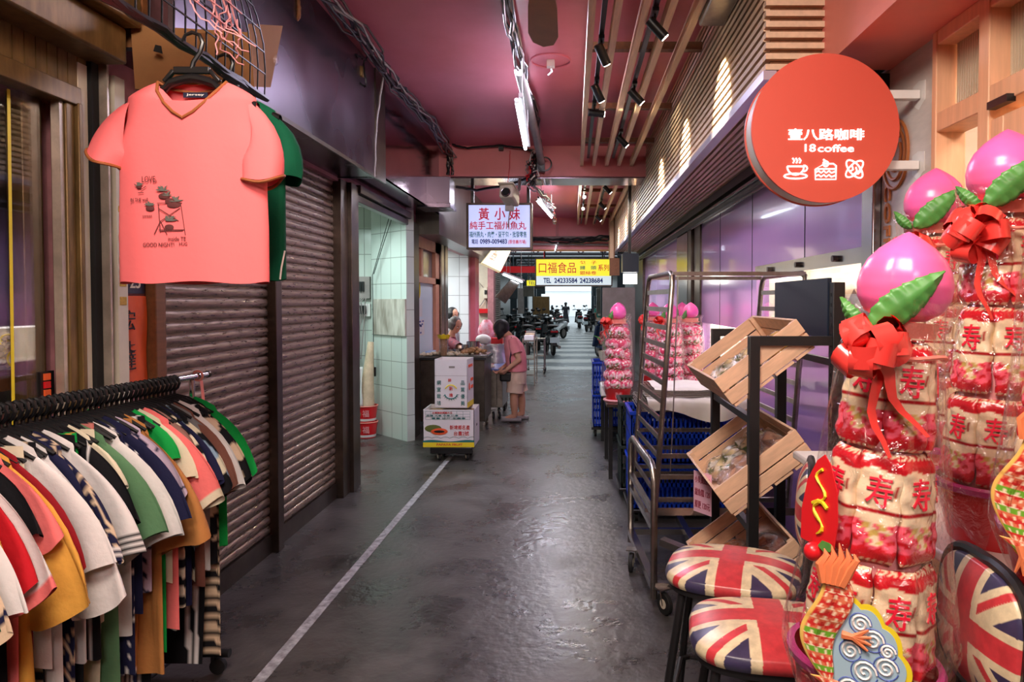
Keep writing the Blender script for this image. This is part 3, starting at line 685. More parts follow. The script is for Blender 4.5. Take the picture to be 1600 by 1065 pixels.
def wander(pts, n=6, amp=.02):
    out = []; pts = [Vector(p) for p in pts]
    for a, b in zip(pts, pts[1:]):
        for k in range(n): out.append(a.lerp(b, k / n) + Vector([random.uniform(-amp, amp) for _ in range(3)]))
    return out + [pts[-1]]
def cable(pts, r, label, mat='black', group=None, amp=.015, n=6, name='cable'):
    return tag(obj(name, MB().tube(wander(pts, n, amp), r, 6), mat), label, 'cable', group)
for k in range(9):
    x = -1.42 + random.uniform(-.05, .05); z = 3.40 + random.uniform(-.05, .02)
    cable([(x - .03, 2.2, z), (x, 3.2, z - .03), (x + .02, 4.6, z - .02), (x - .02, 5.6, z - .04), (x, 6.8, z), (x - .03, 8.12, z - .05), (-1.5 + k * .01, 8.15, 3.1)], random.choice((.008, .012, .018)), 'cable in the bundle sagging along the left edge of the pink ceiling', ['black', 'black', 'pvc', 'steeld', 'black'][k % 5], 'cables along the left ceiling edge', .03)
for k in range(7):
    x = -.40 + random.uniform(-.04, .04); z = 3.41 + random.uniform(-.03, .02)
    cable([(x, 2.5, z), (x, 4.2, z), (x + .01, 5.4, z - .02), (x + .03, 6.8, z), (-.36, 8.1, 3.25)], random.choice((.009, .014)), 'cable in the tangled bundle down the middle of the pink ceiling', 'black' if k % 3 else 'steeld', 'cables down the middle of the ceiling', .022)
cable([at(700, 218, 8.1), at(712, 228, 8.1), at(730, 231, 8.12), at(780, 227, 8.12), at(815, 231, 8.1), at(832, 236, 8.1)], .013, 'black cable running along the face of the near pink beam', amp=.004)
cable([at(712, 292, 8.5), at(745, 297, 8.6), at(790, 290, 8.4), at(825, 278, 8.2), at(838, 262, 8.1), at(836, 240, 8.05)], .016, 'black cable drooping below the near pink beam to the junction', amp=.004)
cable([at(705, 225, 8.12), at(704, 250, 8.12), at(703, 285, 8.12)], .006, 'thin pink wire down the left end of the beam', 'pinkceil', amp=.003)
cable([at(797, 235, 8.14), at(796, 262, 8.15), at(793, 288, 8.18)], .004, 'thin red wire hanging down the middle of the beam', 'red', amp=.003)
tag(obj('junction_box', MB().bb(at(779, 234, 8.12), at(787, 227, 8.2)), 'blackm'), 'small dark junction box on the near pink beam', 'box')
mb = MB(); c0 = at(851, 256, 8.0)
mb.tube([c0 + Vector((.078 * math.cos(a * PI / 12), 0, .078 * math.sin(a * PI / 12))) for a in range(24)], .009, 6, closed=True)
tag(obj('cable_coil', mb, 'black'), 'round loop of black cable at the end of the grey pipe', 'cable')
for k in range(7):
    cable([at(828 + k * 3, 232 + k * 2, 8.05), at(825 + random.uniform(-5, 12), 255, 8.0), at(832 + random.uniform(-8, 10), 272, 8.02), at(830 + random.uniform(-10, 12), 288, 8.1), at(845 + k * 3, 300 + k * 3, 9.2), at(860 + k, 330, 11.5), at(868, 350, 13.4)], .009, 'tangled cable hanging from the middle of the near beam', ['black', 'pvc', 'white', 'black', 'steeld', 'red', 'black'][k], 'tangled cables at the beam junction', .03)
for k in range(4):
    cable([at(832, 372 + k * 1.2, 15), at(880, 374 + k * 1.5, 15), at(925, 372 + k * 2, 14.9), at(958, 366 + k * 2, 14.6)], .02, 'dark cable strung along the far pink beam', 'black', 'cables along the far pink beam', .03)
cable([at(492, 121, 4.9), at(510, 100, 4.9), at(530, 86, 4.95), at(556, 84, 5.0), at(566, 92, 5.1)], .007, 'stray black wire curling off the dark metal fascia', amp=.004)
cable([at(552, 106, 5.1), at(562, 130, 5.1), at(572, 136, 5.1), at(568, 100, 5.1), at(574, 84, 5.1)], .007, 'black wire looping down the dark fascia beside the fixing', amp=.006)
tag(obj('wall_fixing', MB().box(at(563, 112, 5.12), (.05, .05, .08)), 'brass', bevel=.01), 'rusty fixing on the dark metal fascia under the wire loop', 'fixing')
cable([at(600, 112, 5.32), at(588, 190, 5.3), at(585, 276, 5.3)], .008, 'pale cable down the end of the dark fascia', 'pvc', amp=.003)
cable([at(432, 0, 3.95), at(445, 28, 3.95), at(458, 40, 3.95), at(467, 25, 3.95), at(466, 0, 3.95)], .012, 'brown cable loop at the top of the dark fascia', 'oakdark', amp=.004)
# ring plate left from an old light on the ceiling
t = thing('ceiling_rose', 'old round pink ceiling plate with a bare socket', 'ceiling plate', (-.17, 5.3, 3.43))
obj('ring', MB().tube([(-.17 + .15 * math.cos(a * PI / 16), 5.3 + .15 * math.sin(a * PI / 16), 3.445) for a in range(32)], .008, 6, closed=True), 'pinkceil', t)
obj('socket', MB().bb((-.20, 5.28, 3.40), (-.14, 5.34, 3.45)).tube([(-.17, 5.3, 3.4), (-.16, 5.29, 3.36), (-.19, 5.28, 3.33)], .005, 5), 'white', t)
# ceiling fan, one blade in view
t = thing('ceiling_fan', 'wooden ceiling fan with one tan blade showing at the top of the aisle', 'fan', (-.14, 3.12, 3.1))
obj('motor', MB().lathe([(0, 3.04), (.09, 3.05), (.11, 3.09), (.1, 3.15), (.02, 3.18), (.018, 3.45)], 20, (-.14, 3.12, 0)), 'brass', t)
M['blade'] = mk('fan blade wood', S(168, 116, 62), .45, var=.15, vs=6)
for k in range(3):
    R = Matrix.Rotation(math.radians(2 + 120 * k), 4, 'Z'); T = Matrix.Translation((-.14, 3.12, 3.09)) @ R @ Matrix.Rotation(.12, 4, 'Y')
    poly = [(-.05, .1), (.05, .1), (.075, .4), (.085, .75), (.06, .88), (.0, .93), (-.06, .88), (-.085, .75), (-.075, .4)]
    obj('blade', MB().prism(poly, .008, T), 'blade', t)
# metal duct box on the slats
tag(obj('air_duct', MB().bb((.72, 3.15, 3.17), (.868, 3.95, ZC)), 'steelb', bevel=.01), 'shiny metal duct box at the top of the slatted bulkhead', 'duct')

# CCTV camera
t = thing('security_camera', 'beige box security camera hanging under the pink beam', 'camera', tuple(at(797, 305, 7.9)))
c0 = at(796, 306, 7.9); R = Euler((math.radians(-12), 0, math.radians(-8))).to_matrix()
obj('housing', MB().box(c0, (.165, .34, .15), R), 'cream', t, bevel=.025, seg=3)
obj('hood', MB().box(c0 + R @ Vector((0, -.03, .08)), (.178, .36, .015), R), 'cream', t, bevel=.004)
f = c0 + R @ Vector((0, -.172, -.02)); n_ = R @ Vector((0, -1, 0))
obj('lens', MB().cyl(f, f + n_ * .012, .054, n=20).cyl(f + n_ * .012, f + n_ * .02, .03, n=16), 'dark', t)
obj('infrared_ring', MB().tube([f + n_ * .014 + R @ Vector((.048 * math.cos(a * PI / 8), 0, .048 * math.sin(a * PI / 8))) for a in range(16)], .005, 5, closed=True), 'steel', t)
obj('bracket', MB().tube([c0 + Vector((.06, .1, .05)), c0 + Vector((.10, .14, .1)), Vector((c0.x + .09, 8.3, 3.09))], .02, 8).tube([c0 + Vector((.02, 0, -.09)), c0 + Vector((.0, 0, -.2)), c0 + Vector((-.02, .02, -.36))], .008, 6).box(c0 + Vector((.0, .02, -.14)), (.1, .06, .06)), 'pvc', t, bevel=.003)

# ---------------------------------------------------------------- hanging lightbox
YS = 8.95; a, b = at(731, 387, YS), at(829, 319, YS); W = b.x - a.x; H = b.z - a.z; cx, cz = (a.x + b.x) / 2, (a.z + b.z) / 2
t = thing('lightbox_sign', 'hanging blue white lightbox sign for handmade fish balls with red and green writing', 'sign', (cx, YS, a.z))
obj('frame', MB().bb((a.x - .02, YS, a.z - .02), (a.x + .01, YS + .16, b.z + .02)).bb((b.x - .01, YS, a.z - .02), (b.x + .02, YS + .16, b.z + .02)).bb((a.x, YS, a.z - .025), (b.x, YS + .16, a.z + .008)).bb((a.x, YS, b.z - .008), (b.x, YS + .16, b.z + .02)).bb((a.x, YS + .12, a.z), (b.x, YS + .16, b.z)), 'steeld', t, bevel=.003)
M['lbface'] = mk('lit lightbox face', S(205, 215, 255), .4, emit=S(196, 206, 255), es=.62)
obj('face', MB().bb((a.x + .008, YS + .015, a.z + .006), (b.x - .008, YS + .03, b.z - .006)), 'lbface', t)
for px in (737, 825): obj('hanger_post', MB().bb((at(px, 300, YS).x - .02, YS + .06, b.z), (at(px, 300, YS).x + .02, YS + .1, ZC)), 'black', t)
def wr(par, s, px, py, wpx, hpx, Y, col, bold=.02, name='writing'):
    c_ = at(px, py, Y); k = Y / FP
    return obj(name, text(MB(), s, (0, 0, 0), hpx * k, wpx * k, FACE((c_.x, Y, c_.z)), bold=bold, th=.003), col, par, smooth=False)
M['sred'] = mk('red lettering', S(214, 24, 52), .5, emit=S(214, 24, 52), es=.25); M['sgreen'] = mk('green lettering', S(20, 104, 110), .5, emit=S(20, 104, 110), es=.2); M['snavy'] = mk('navy lettering', S(24, 40, 110), .5, emit=S(24, 40, 110), es=.2)
Yf = YS + .011
for s_, x_ in (('黃', 756), ('小', 781), ('妹', 804)): wr(t, s_, x_, 334, 17, 19, Yf, 'sred', .03)
wr(t, '純手工福州魚丸', 778, 352, 88, 13, Yf, 'sred', .025); wr(t, '福州燕丸・肉羹・豆干包・批發零售', 778, 366, 89, 9.5, Yf, 'sgreen', .025)
wr(t, '電話', 742, 377, 10, 7.5, Yf, 'snavy', .02); wr(t, '0989-009483', 771, 377, 42, 7.5, Yf, 'snavy', .05); wr(t, '(原信義市場)', 808, 378, 28, 7.5, Yf, 'sred', .02)
# yellow food sign
YS = 15.84; a, m_, b = at(838, 445, YS), at(838, 431, YS), at(955, 405, YS)
t = thing('shop_sign', 'yellow and white lit shop sign with red characters and two telephone numbers', 'sign', ((a.x + b.x) / 2, YS, a.z))
M['yface'] = mk('lit yellow acrylic', S(236, 226, 40), .4, emit=S(236, 226, 50), es=.7)
M['wface'] = mk('lit pale acrylic', S(210, 226, 230), .4, emit=S(214, 232, 236), es=.55)
obj('case', MB().bb((a.x - .03, YS + .02, a.z - .03), (b.x + .03, YS + .25, b.z + .03)), 'steeld', t)
obj('hanger', MB().sq((a.x + .2, YS + .05, b.z), (a.x + .2, 15.78, 2.80), .03).sq((b.x - .2, YS + .05, b.z), (b.x - .2, 15.78, 2.80), .03), 'black', t)
obj('yellow_panel', MB().bb((a.x, YS, m_.z), (b.x, YS + .03, b.z)), 'yface', t); obj('white_panel', MB().bb((a.x, YS, a.z), (b.x, YS + .03, m_.z)), 'wface', t)
Yf = YS - .004
wr(t, '口福食品', 871, 418, 58, 17, Yf, 'sred', .008); wr(t, '系列', 943, 418, 17, 10, Yf, 'sred', .03)
wr(t, '包   子', 919, 410, 26, 6, Yf, 'sred', .02); wr(t, '饅   頭', 919, 418, 26, 6, Yf, 'sgreen', .02); wr(t, '銀絲卷', 919, 426, 26, 6, Yf, 'sred', .02)
wr(t, 'TEL', 855, 438, 12, 8, Yf, 'snavy', .07); wr(t, '24233584', 884, 438, 36, 8, Yf, 'snavy', .07); wr(t, '24238684', 924, 438, 36, 8, Yf, 'snavy', .07)
t = thing('shop_sign', 'small green lit sign half hidden behind the yellow sign', 'sign', tuple(at(830, 442, 20)))
obj('panel', MB().bb(at(823, 446, 20), at(840, 438, 20.1)), 'yface', t); obj('hanger', MB().bb(at(830, 440, 20.04), (at(831, 440, 20).x, 20.07, 3.21)), 'black', t); wr(t, 'TEL', 831, 442, 11, 5, 19.97, 'snavy', .02)
# tilted cream sign box over the far stall and lamp reflector board
def slab(px, Y, th=.05):
    pts = [at(x, y, Y_) for (x, y), Y_ in zip(px, Y)]; n_ = (pts[1] - pts[0]).cross(pts[3] - pts[0]).normalized() * th
    return MB()._add(pts + [p + n_ for p in pts], [(0, 1, 2, 3), (7, 6, 5, 4), (0, 4, 5, 1), (1, 5, 6, 2), (2, 6, 7, 3), (3, 7, 4, 0)]), pts
t = thing('tilted_sign', 'tilted cream sign box with brown characters under the lightbox', 'sign', tuple(at(770, 410, 12.5)))
mb, pts = slab([(750, 412), (779, 426), (797, 389), (769, 388)], (12.0, 12.4, 13.0, 12.6)); M['cface'] = mk('lit cream board', S(230, 214, 170), .5, emit=S(230, 214, 170), es=.5)
obj('board', mb, 'cface', t)
u_ = (pts[1] - pts[0]).normalized(); v_ = (pts[3] - pts[0]); T = frame((pts[0] + pts[2]) / 2 - u_.cross(v_).normalized() * .01, -v_.normalized(), u_)
T = Matrix.Translation(Vector((0, 0, 0))) @ T
obj('writing', text(MB(), '手工魚丸', (0, .03, .004), .13, .42, frame(((pts[0] + pts[2]) / 2) + Vector((0, -.03, 0)), v_.normalized(), -u_), bold=.02), 'oakdark', t)
mb, pts = slab([(773, 463), (789, 474), (811, 443), (797, 437)], (12.9, 13.1, 13.6, 13.4), .02)
mb.tube([pts[3], (pts[3].x, pts[3].y, 3.44)], .005, 5); tag(obj('lamp_reflector', mb, 'steelb'), 'tilted metal lamp reflector under the fluorescent tube of the far stall', 'reflector')
# awning ends, board and blue box on the right
tag(obj('grey_board', MB().bb((at(941, 560, 8.8).x, 8.8, 0), at(992, 449, 8.84)), 'pvc', bevel=.004), 'tall plain grey board standing behind the peach towers', 'board')
t = thing('blue_box', 'dark blue box unit mounted under the end of the bulkhead', 'box', tuple(at(982, 425, 8.9)))
M['navybox'] = mk('dark blue case', S(18, 48, 72), .35)
obj('case', MB().bb(at(973, 425, 9.6), at(995, 398, 9.9)), 'navybox', t); obj('bracket', MB().bb((at(984, 400, 9.7).x - .02, 9.7, at(984, 399, 9.7).z), (at(984, 400, 9.7).x + .02, 9.76, 3.44)), 'black', t); obj('lamp_glass', MB().bb(at(975, 443, 9.65), at(994, 428, 9.8)), 'tubew', t)
tag(obj('brown_sign', MB().bb(at(953, 430, 14), at(967, 404, 14.2)).bb(at(959, 405, 14.08), (at(961, 405, 14).x, 14.12, 3.3)), 'oakdark'), 'small dark brown sign box beside the yellow sign', 'sign')

# ---------------------------------------------------------------- round coffee sign
YS = 2.81; cx, cz, R_ = at(1290, 200, YS).x, at(1290, 200, YS).z, .303
t = thing('round_shop_sign', 'round coral red coffee shop sign on brackets with white writing and drink icons', 'sign', (cx, YS, cz))
disc = lambda r, y0, y1: MB().tube([(cx, y0, cz), (cx, y1, cz)], r, 72)
obj('face', disc(R_, YS, YS + .012), 'signred', t); obj('rim', disc(R_ - .004, YS + .012, YS + .105), 'white', t); obj('back_plate', disc(R_ + .001, YS + .105, YS + .118), 'signred', t)
M['glow'] = mk('lit white lettering', (1, 1, 1), .4, emit=(1, .98, .95), es=1.0)
wr(t, '壹八路咖啡', 1291, 210, 118, 18, YS - .001, 'glow', .035); wr(t, '18', 1266, 231, 17, 12, YS - .001, 'glow', .02); wr(t, 'coffee', 1306, 231.5, 56, 11.5, YS - .001, 'glow', .02)
k = YS / FP
def icon(name, lines, cpx, r=.0034):
    mb = MB(); o_ = at(cpx[0], cpx[1], YS)
    for ln, cl in lines: mb.tube([(o_.x + x * k, YS - .002, o_.z + y * k) for x, y in ln], r, 6, closed=cl)
    obj(name, mb, 'glow', t)
arc = lambda cx_, cy_, rx, ry, a0, a1, n=16: [(cx_ + rx * math.cos(math.radians(a0 + (a1 - a0) * i / n)), cy_ + ry * math.sin(math.radians(a0 + (a1 - a0) * i / n))) for i in range(n + 1)]
icon('cup_icon', [([(-14, 4), (12, 4)], 0), (arc(-1, 4, 13, 13, 180, 360), 0), (arc(12, 1, 5, 4.5, -110, 100), 0), (arc(-1, -11, 18, 4, 0, 360), 1), ([(-5, 9), (-3, 13), (-6, 17)], 0), ([(0, 9), (2, 13), (-1, 17)], 0), ([(5, 9), (7, 13), (4, 17)], 0)], (1244, 264))
icon('cake_icon', [([(-16, 1), (-16, -15), (16, -15), (16, 6), (12, 9), (-2, 9), (-16, 1), (16, 1)], 0), ([(-15, -4), (-11, -2), (-7, -5), (-3, -2), (1, -5), (5, -2), (9, -5), (15, -3)], 0), ([(-15, -10), (-11, -8), (-7, -11), (-3, -8), (1, -11), (5, -8), (9, -11), (15, -9)], 0), (arc(0, 9, 4, 4, 0, 360), 1), ([(0, 13), (-4, 16)], 0)], (1290, 265))
rot = lambda pts, a: [(x * math.cos(a) - y * math.sin(a), x * math.sin(a) + y * math.cos(a)) for x, y in pts]
icon('bread_icon', [(rot(arc(0, 0, 17, 8, 0, 360, 24), -.85), 1), (rot(arc(0, 0, 17, 7.5, 0, 360, 24), .75), 1), ([(-8, -4), (-2, -1), (-4, 6)], 0), ([(-1, -8), (4, -3), (2, 3)], 0), ([(5, -8), (9, -4), (8, 2)], 0)], (1335, 264))
for z_px, x0 in ((148, 1398), (258, 1388)):
    p = at(x0, z_px, YS + .06); obj('bracket', MB().bb((p.x - .08, YS + .05, p.z - .018), (XR - .006, YS + .09, p.z + .018)), 'white', t, bevel=.002)
    obj('mounting_plate', MB().prism([(-.06, 0), (-.03, .05), (.05, .05), (.06, 0), (.05, -.05), (-.03, -.05)], .006, frame((XR - .002, YS + .07, p.z), (0, 0, 1), (0, -1, 0))), 'white', t)

# ---------------------------------------------------------------- mesh awning and cardboard at the top left
t = thing('wire_mesh_panel', 'sagging dark wire mesh panel over the pink tee with torn pink plastic on it', 'mesh panel', (-1.2, 2.0, 2.4))
e0, e1 = Vector((-1.22, .9, 2.41)), Vector((-1.2, 2.68, 2.40)); g0, g1 = e0 + Vector((-.0, -.1, .42)), e1 + Vector((.02, -.32, .38))
mb = MB(); P_ = lambda u, v: e0.lerp(e1, u).lerp(g0.lerp(g1, u), v) + Vector((.05 * math.sin(v * 3), 0, 0))
for i in range(31): mb.tube([P_(i / 30, v / 5) for v in range(6)], .003, 4)
for j in range(7): mb.tube([P_(u / 12, j / 6) for u in range(13)], .003, 4)
obj('mesh', mb, 'blackm', t)
mb = MB()
for k in range(5): mb.tube(wander([e0 + Vector((0, 0, 0)), e0.lerp(e1, .5) + Vector((0, 0, -.01)), e1 + Vector((0, .02, -.01))], 8, .012), .011, 6)
obj('edge_cord', mb, 'blackm', t)
M['pinkpl'] = mk('torn pink plastic mesh', S(224, 150, 152), .55)
mb = MB()
Q_ = lambda u, v: P_(.36 + .5 * u, .22 + .75 * v) + Vector((.03, 0, .02))
for i in range(14):
    e_ = random.uniform(0, .25); mb.tube(wander([Q_(i / 13, e_ - .2 * random.random()), Q_(i / 13, 1.05)], 5, .006), .0035, 4)
for j in range(10): mb.tube(wander([Q_(random.uniform(0, .1), j / 9), Q_(.5, j / 9), Q_(random.uniform(.85, 1.05), j / 9)], 5, .005), .003, 4)
for k in range(10): p = Q_(random.uniform(.3, 1), random.uniform(0, .2)); mb.tube(wander([p, p + Vector((random.uniform(-.05, .06), 0, -.07)), p + Vector((random.uniform(-.02, .1), 0, -.13))], 4, .008), .0025, 4)
obj('torn_plastic_mesh', mb, 'pinkpl', t)
mb = MB().grid(lambda u, v: Q_(.25 + .6 * u, .45 + .6 * v) + Vector((.012, 0, .012 * math.sin(u * 14))), 16, 8); obj('torn_plastic_sheet', mb, 'pinkpl', t)
t = thing('cardboard_sheet', 'flattened brown cardboard box with hand holes behind the pink tee', 'cardboard', tuple(at(300, 120, 2.75)))
mb = MB(); C_ = lambda x, y, Y=2.70: at(x, y, Y)
mb, _q = slab([(212, 140), (400, 162), (392, 52), (205, 40)], (2.66, 2.7, 2.76, 2.72), .006); obj('sheet', mb, 'card', t)
mb, _q = slab([(240, 80), (254, 84), (252, 72), (243, 70)], (2.655, 2.655, 2.655, 2.655), .003); obj('hand_hole', mb, 'dark', t)
mb, _q = slab([(282, 128), (307, 130), (307, 120), (283, 118)], (2.655, 2.655, 2.655, 2.655), .003); obj('hand_hole', mb, 'dark', t)
t = thing('cardboard_sheet', 'worn piece of brown cardboard with clear tape on the dark fascia', 'cardboard', tuple(at(405, 90, 3.3)))
mb, _q = slab([(372, 134), (421, 136), (440, 40), (388, 37)], (3.2, 3.45, 3.45, 3.2), .006); obj('sheet', mb, 'card', t)
mb, _q = slab([(372, 88), (388, 80), (392, 70), (376, 66)], (3.19, 3.2, 3.2, 3.19), .003); obj('punched_hole', mb, 'dark', t)
obj('clear_tape', MB().ball(at(429, 92, 3.44), (.022, .012, .035), 10), 'bag', t)
struct('trim_26', MB().bb((XL, YL(160), 2.60), (-1.45, 2.95, 2.66)).bb((XL, YL(160), 2.66), (-1.7, YL(168), ZC)), 'oakdark')
# ================================================================ CLOTHES
def tee_mesh(w=.22, L=.62, th=.025, sl=.2, sw=.17, ang=58, neck=.085, dip=.06, nu=32, nv=18, fold=.006, flare=.0, seed=0, body=None, sleeve=None, waist=0, drop=.045, taper=-.05):
    """short sleeved garment hanging on a hanger: local X across, Z down from 0, thickness in Y"""
    rnd = random.Random(seed); ph = [rnd.uniform(0, 6.3) for _ in range(6)]
    b = MB((1, 1, 1)) ; b.cc = None
    body = body or (lambda x, z, s: (.8, .8, .8)); sleeve = sleeve or body
    def fn(u, v):
        a = 2 * PI * u; cx, sy = math.cos(a), math.sin(a)
        if v < .12:
            q = v / .12; ww = neck + (w * .87 - neck) * q ** .8; z = -drop * q - (1 - q) * dip * (max(0, -sy) ** 1.5 + .25 * max(0, sy)); tt = th * (.35 + .65 * q)
        else:
            q = (v - .12) / .88; ww = w * (.87 + .13 * min(1, q / .26)) * (1 + flare * q - waist * math.sin(PI * min(1, q * 1.4))) - .012 * math.exp(-((q - .12) / .1) ** 2); z = -drop - (L - drop) * q; tt = th * (1 + .3 * q)
        f = fold * (min(1, v * 2.2)) * (math.sin(a * 3 + ph[0] + v * 2) + .6 * math.sin(a * 7 + ph[1] - v * 3))
        return Vector((ww * cx, sy * tt + f, z + .004 * math.sin(a * 5 + ph[2]) * v))
    b.grid(fn, nu, nv, cu=True, colfn=lambda u, v, p: body(p.x, -p.z, (u, v)))
    for s in (-1, 1):
        aa = ang[0 if s < 0 else 1] if isinstance(ang, tuple) else ang
        ss = sl[0 if s < 0 else 1] if isinstance(sl, tuple) else sl
        base = Vector((s * (w * .91 - .02), 0, -drop - sw * .5 + .008)); ends = []
        def cen(v):
            a1 = math.radians(aa + 5 * v * v); return base + Vector((s * math.cos(a1), 0, -math.sin(a1))) * (ss * v)
        def fs(u, v):
            a = 2 * PI * u; a1 = math.radians(aa + 3 * v); n_ = Vector((s * math.sin(a1), 0, math.cos(a1))); N = Vector((-s * .22, 0, 1)).lerp(n_, min(1, v * 1.5)).normalized()
            hw = sw / 2 * (1 - taper * v)
            return cen(v) + N * (hw * math.cos(a)) + Vector((0, math.sin(a) * th * (.55 + .6 * v) + fold * (.3 + 1.3 * v) * math.sin(4 * a + ph[3] + s + 3 * v), 0)) + Vector((0, 0, -.012 * v * math.sin(2 * a + ph[4])))
        b.grid(fs, 24 if nv < 45 else 48, 9 if nv < 45 else 34, cu=True, colfn=lambda u, v, p: sleeve(abs(p.x), -p.z, ('s', v)))
        b.cuffs = getattr(b, 'cuffs', []) + [[fs(i / 24, 1) for i in range(24)]]
    return b
def leg_mesh(w=.16, L=.8, th=.02, body=None, seed=0, fold=.005):
    rnd = random.Random(seed); p0 = rnd.uniform(0, 6); b = MB((1, 1, 1)); b.cc = None
    b.grid(lambda u, v: Vector((w * math.cos(2 * PI * u) * (1 + .12 * math.sin(PI * v)), math.sin(2 * PI * u) * th + fold * math.sin(6 * PI * u + p0 + 3 * v), -L * v)), 28 if body.__code__ is solid('red').__code__ else 60, 12 if body.__code__ is solid('red').__code__ else 60, cu=True, colfn=lambda u, v, p: body(p.x, -p.z, (u, v)))
    return b
C_ = dict(green=S(20, 160, 70), dkgreen=S(10, 88, 60), black=S(22, 22, 26), white=S(228, 224, 222), brown=S(118, 76, 64), grey=S(120, 118, 118), cream=S(226, 216, 188), navy=S(28, 30, 62), taupe=S(160, 124, 112), pink=S(246, 124, 122), red=S(200, 30, 42), camel=S(186, 126, 70), lilac=S(196, 176, 196), sage=S(92, 134, 96), mustard=S(222, 164, 72), dkred=S(140, 22, 32), ltblue=S(150, 176, 200), hot=S(226, 40, 84), orange=S(226, 140, 70), bei=S(214, 190, 160), dusty=S(198, 120, 112))
solid = lambda k: (lambda x, z, s: C_[k])
stripes = lambda a, b, p=.03, r=.5: (lambda x, z, s: C_[a] if (z % p) / p < r else C_[b])
vstripe = lambda a, b, p=.02: (lambda x, z, s: C_[a] if (abs(x) % p) / p < .5 else C_[b])
def spots(a, b, f=60, t=.55): return lambda x, z, s: C_[b] if math.sin(x * f + 2 * math.sin(z * f * .7)) * math.sin(z * f * .9 + 1.7 * math.sin(x * f * .8)) > t else C_[a]
def chain(a, b): return lambda x, z, s: C_[b] if abs(math.sin(x * 70 + z * 40)) < .22 or abs(math.sin(x * 70 - z * 40)) < .22 else C_[a]
def cuffed(a, b, c='black'): return lambda x, z, s: (C_[b] if s[0] == 's' and s[1] > .8 and int(s[1] * 30) % 2 else C_[c] if s[0] == 's' and s[1] > .8 else C_[a])

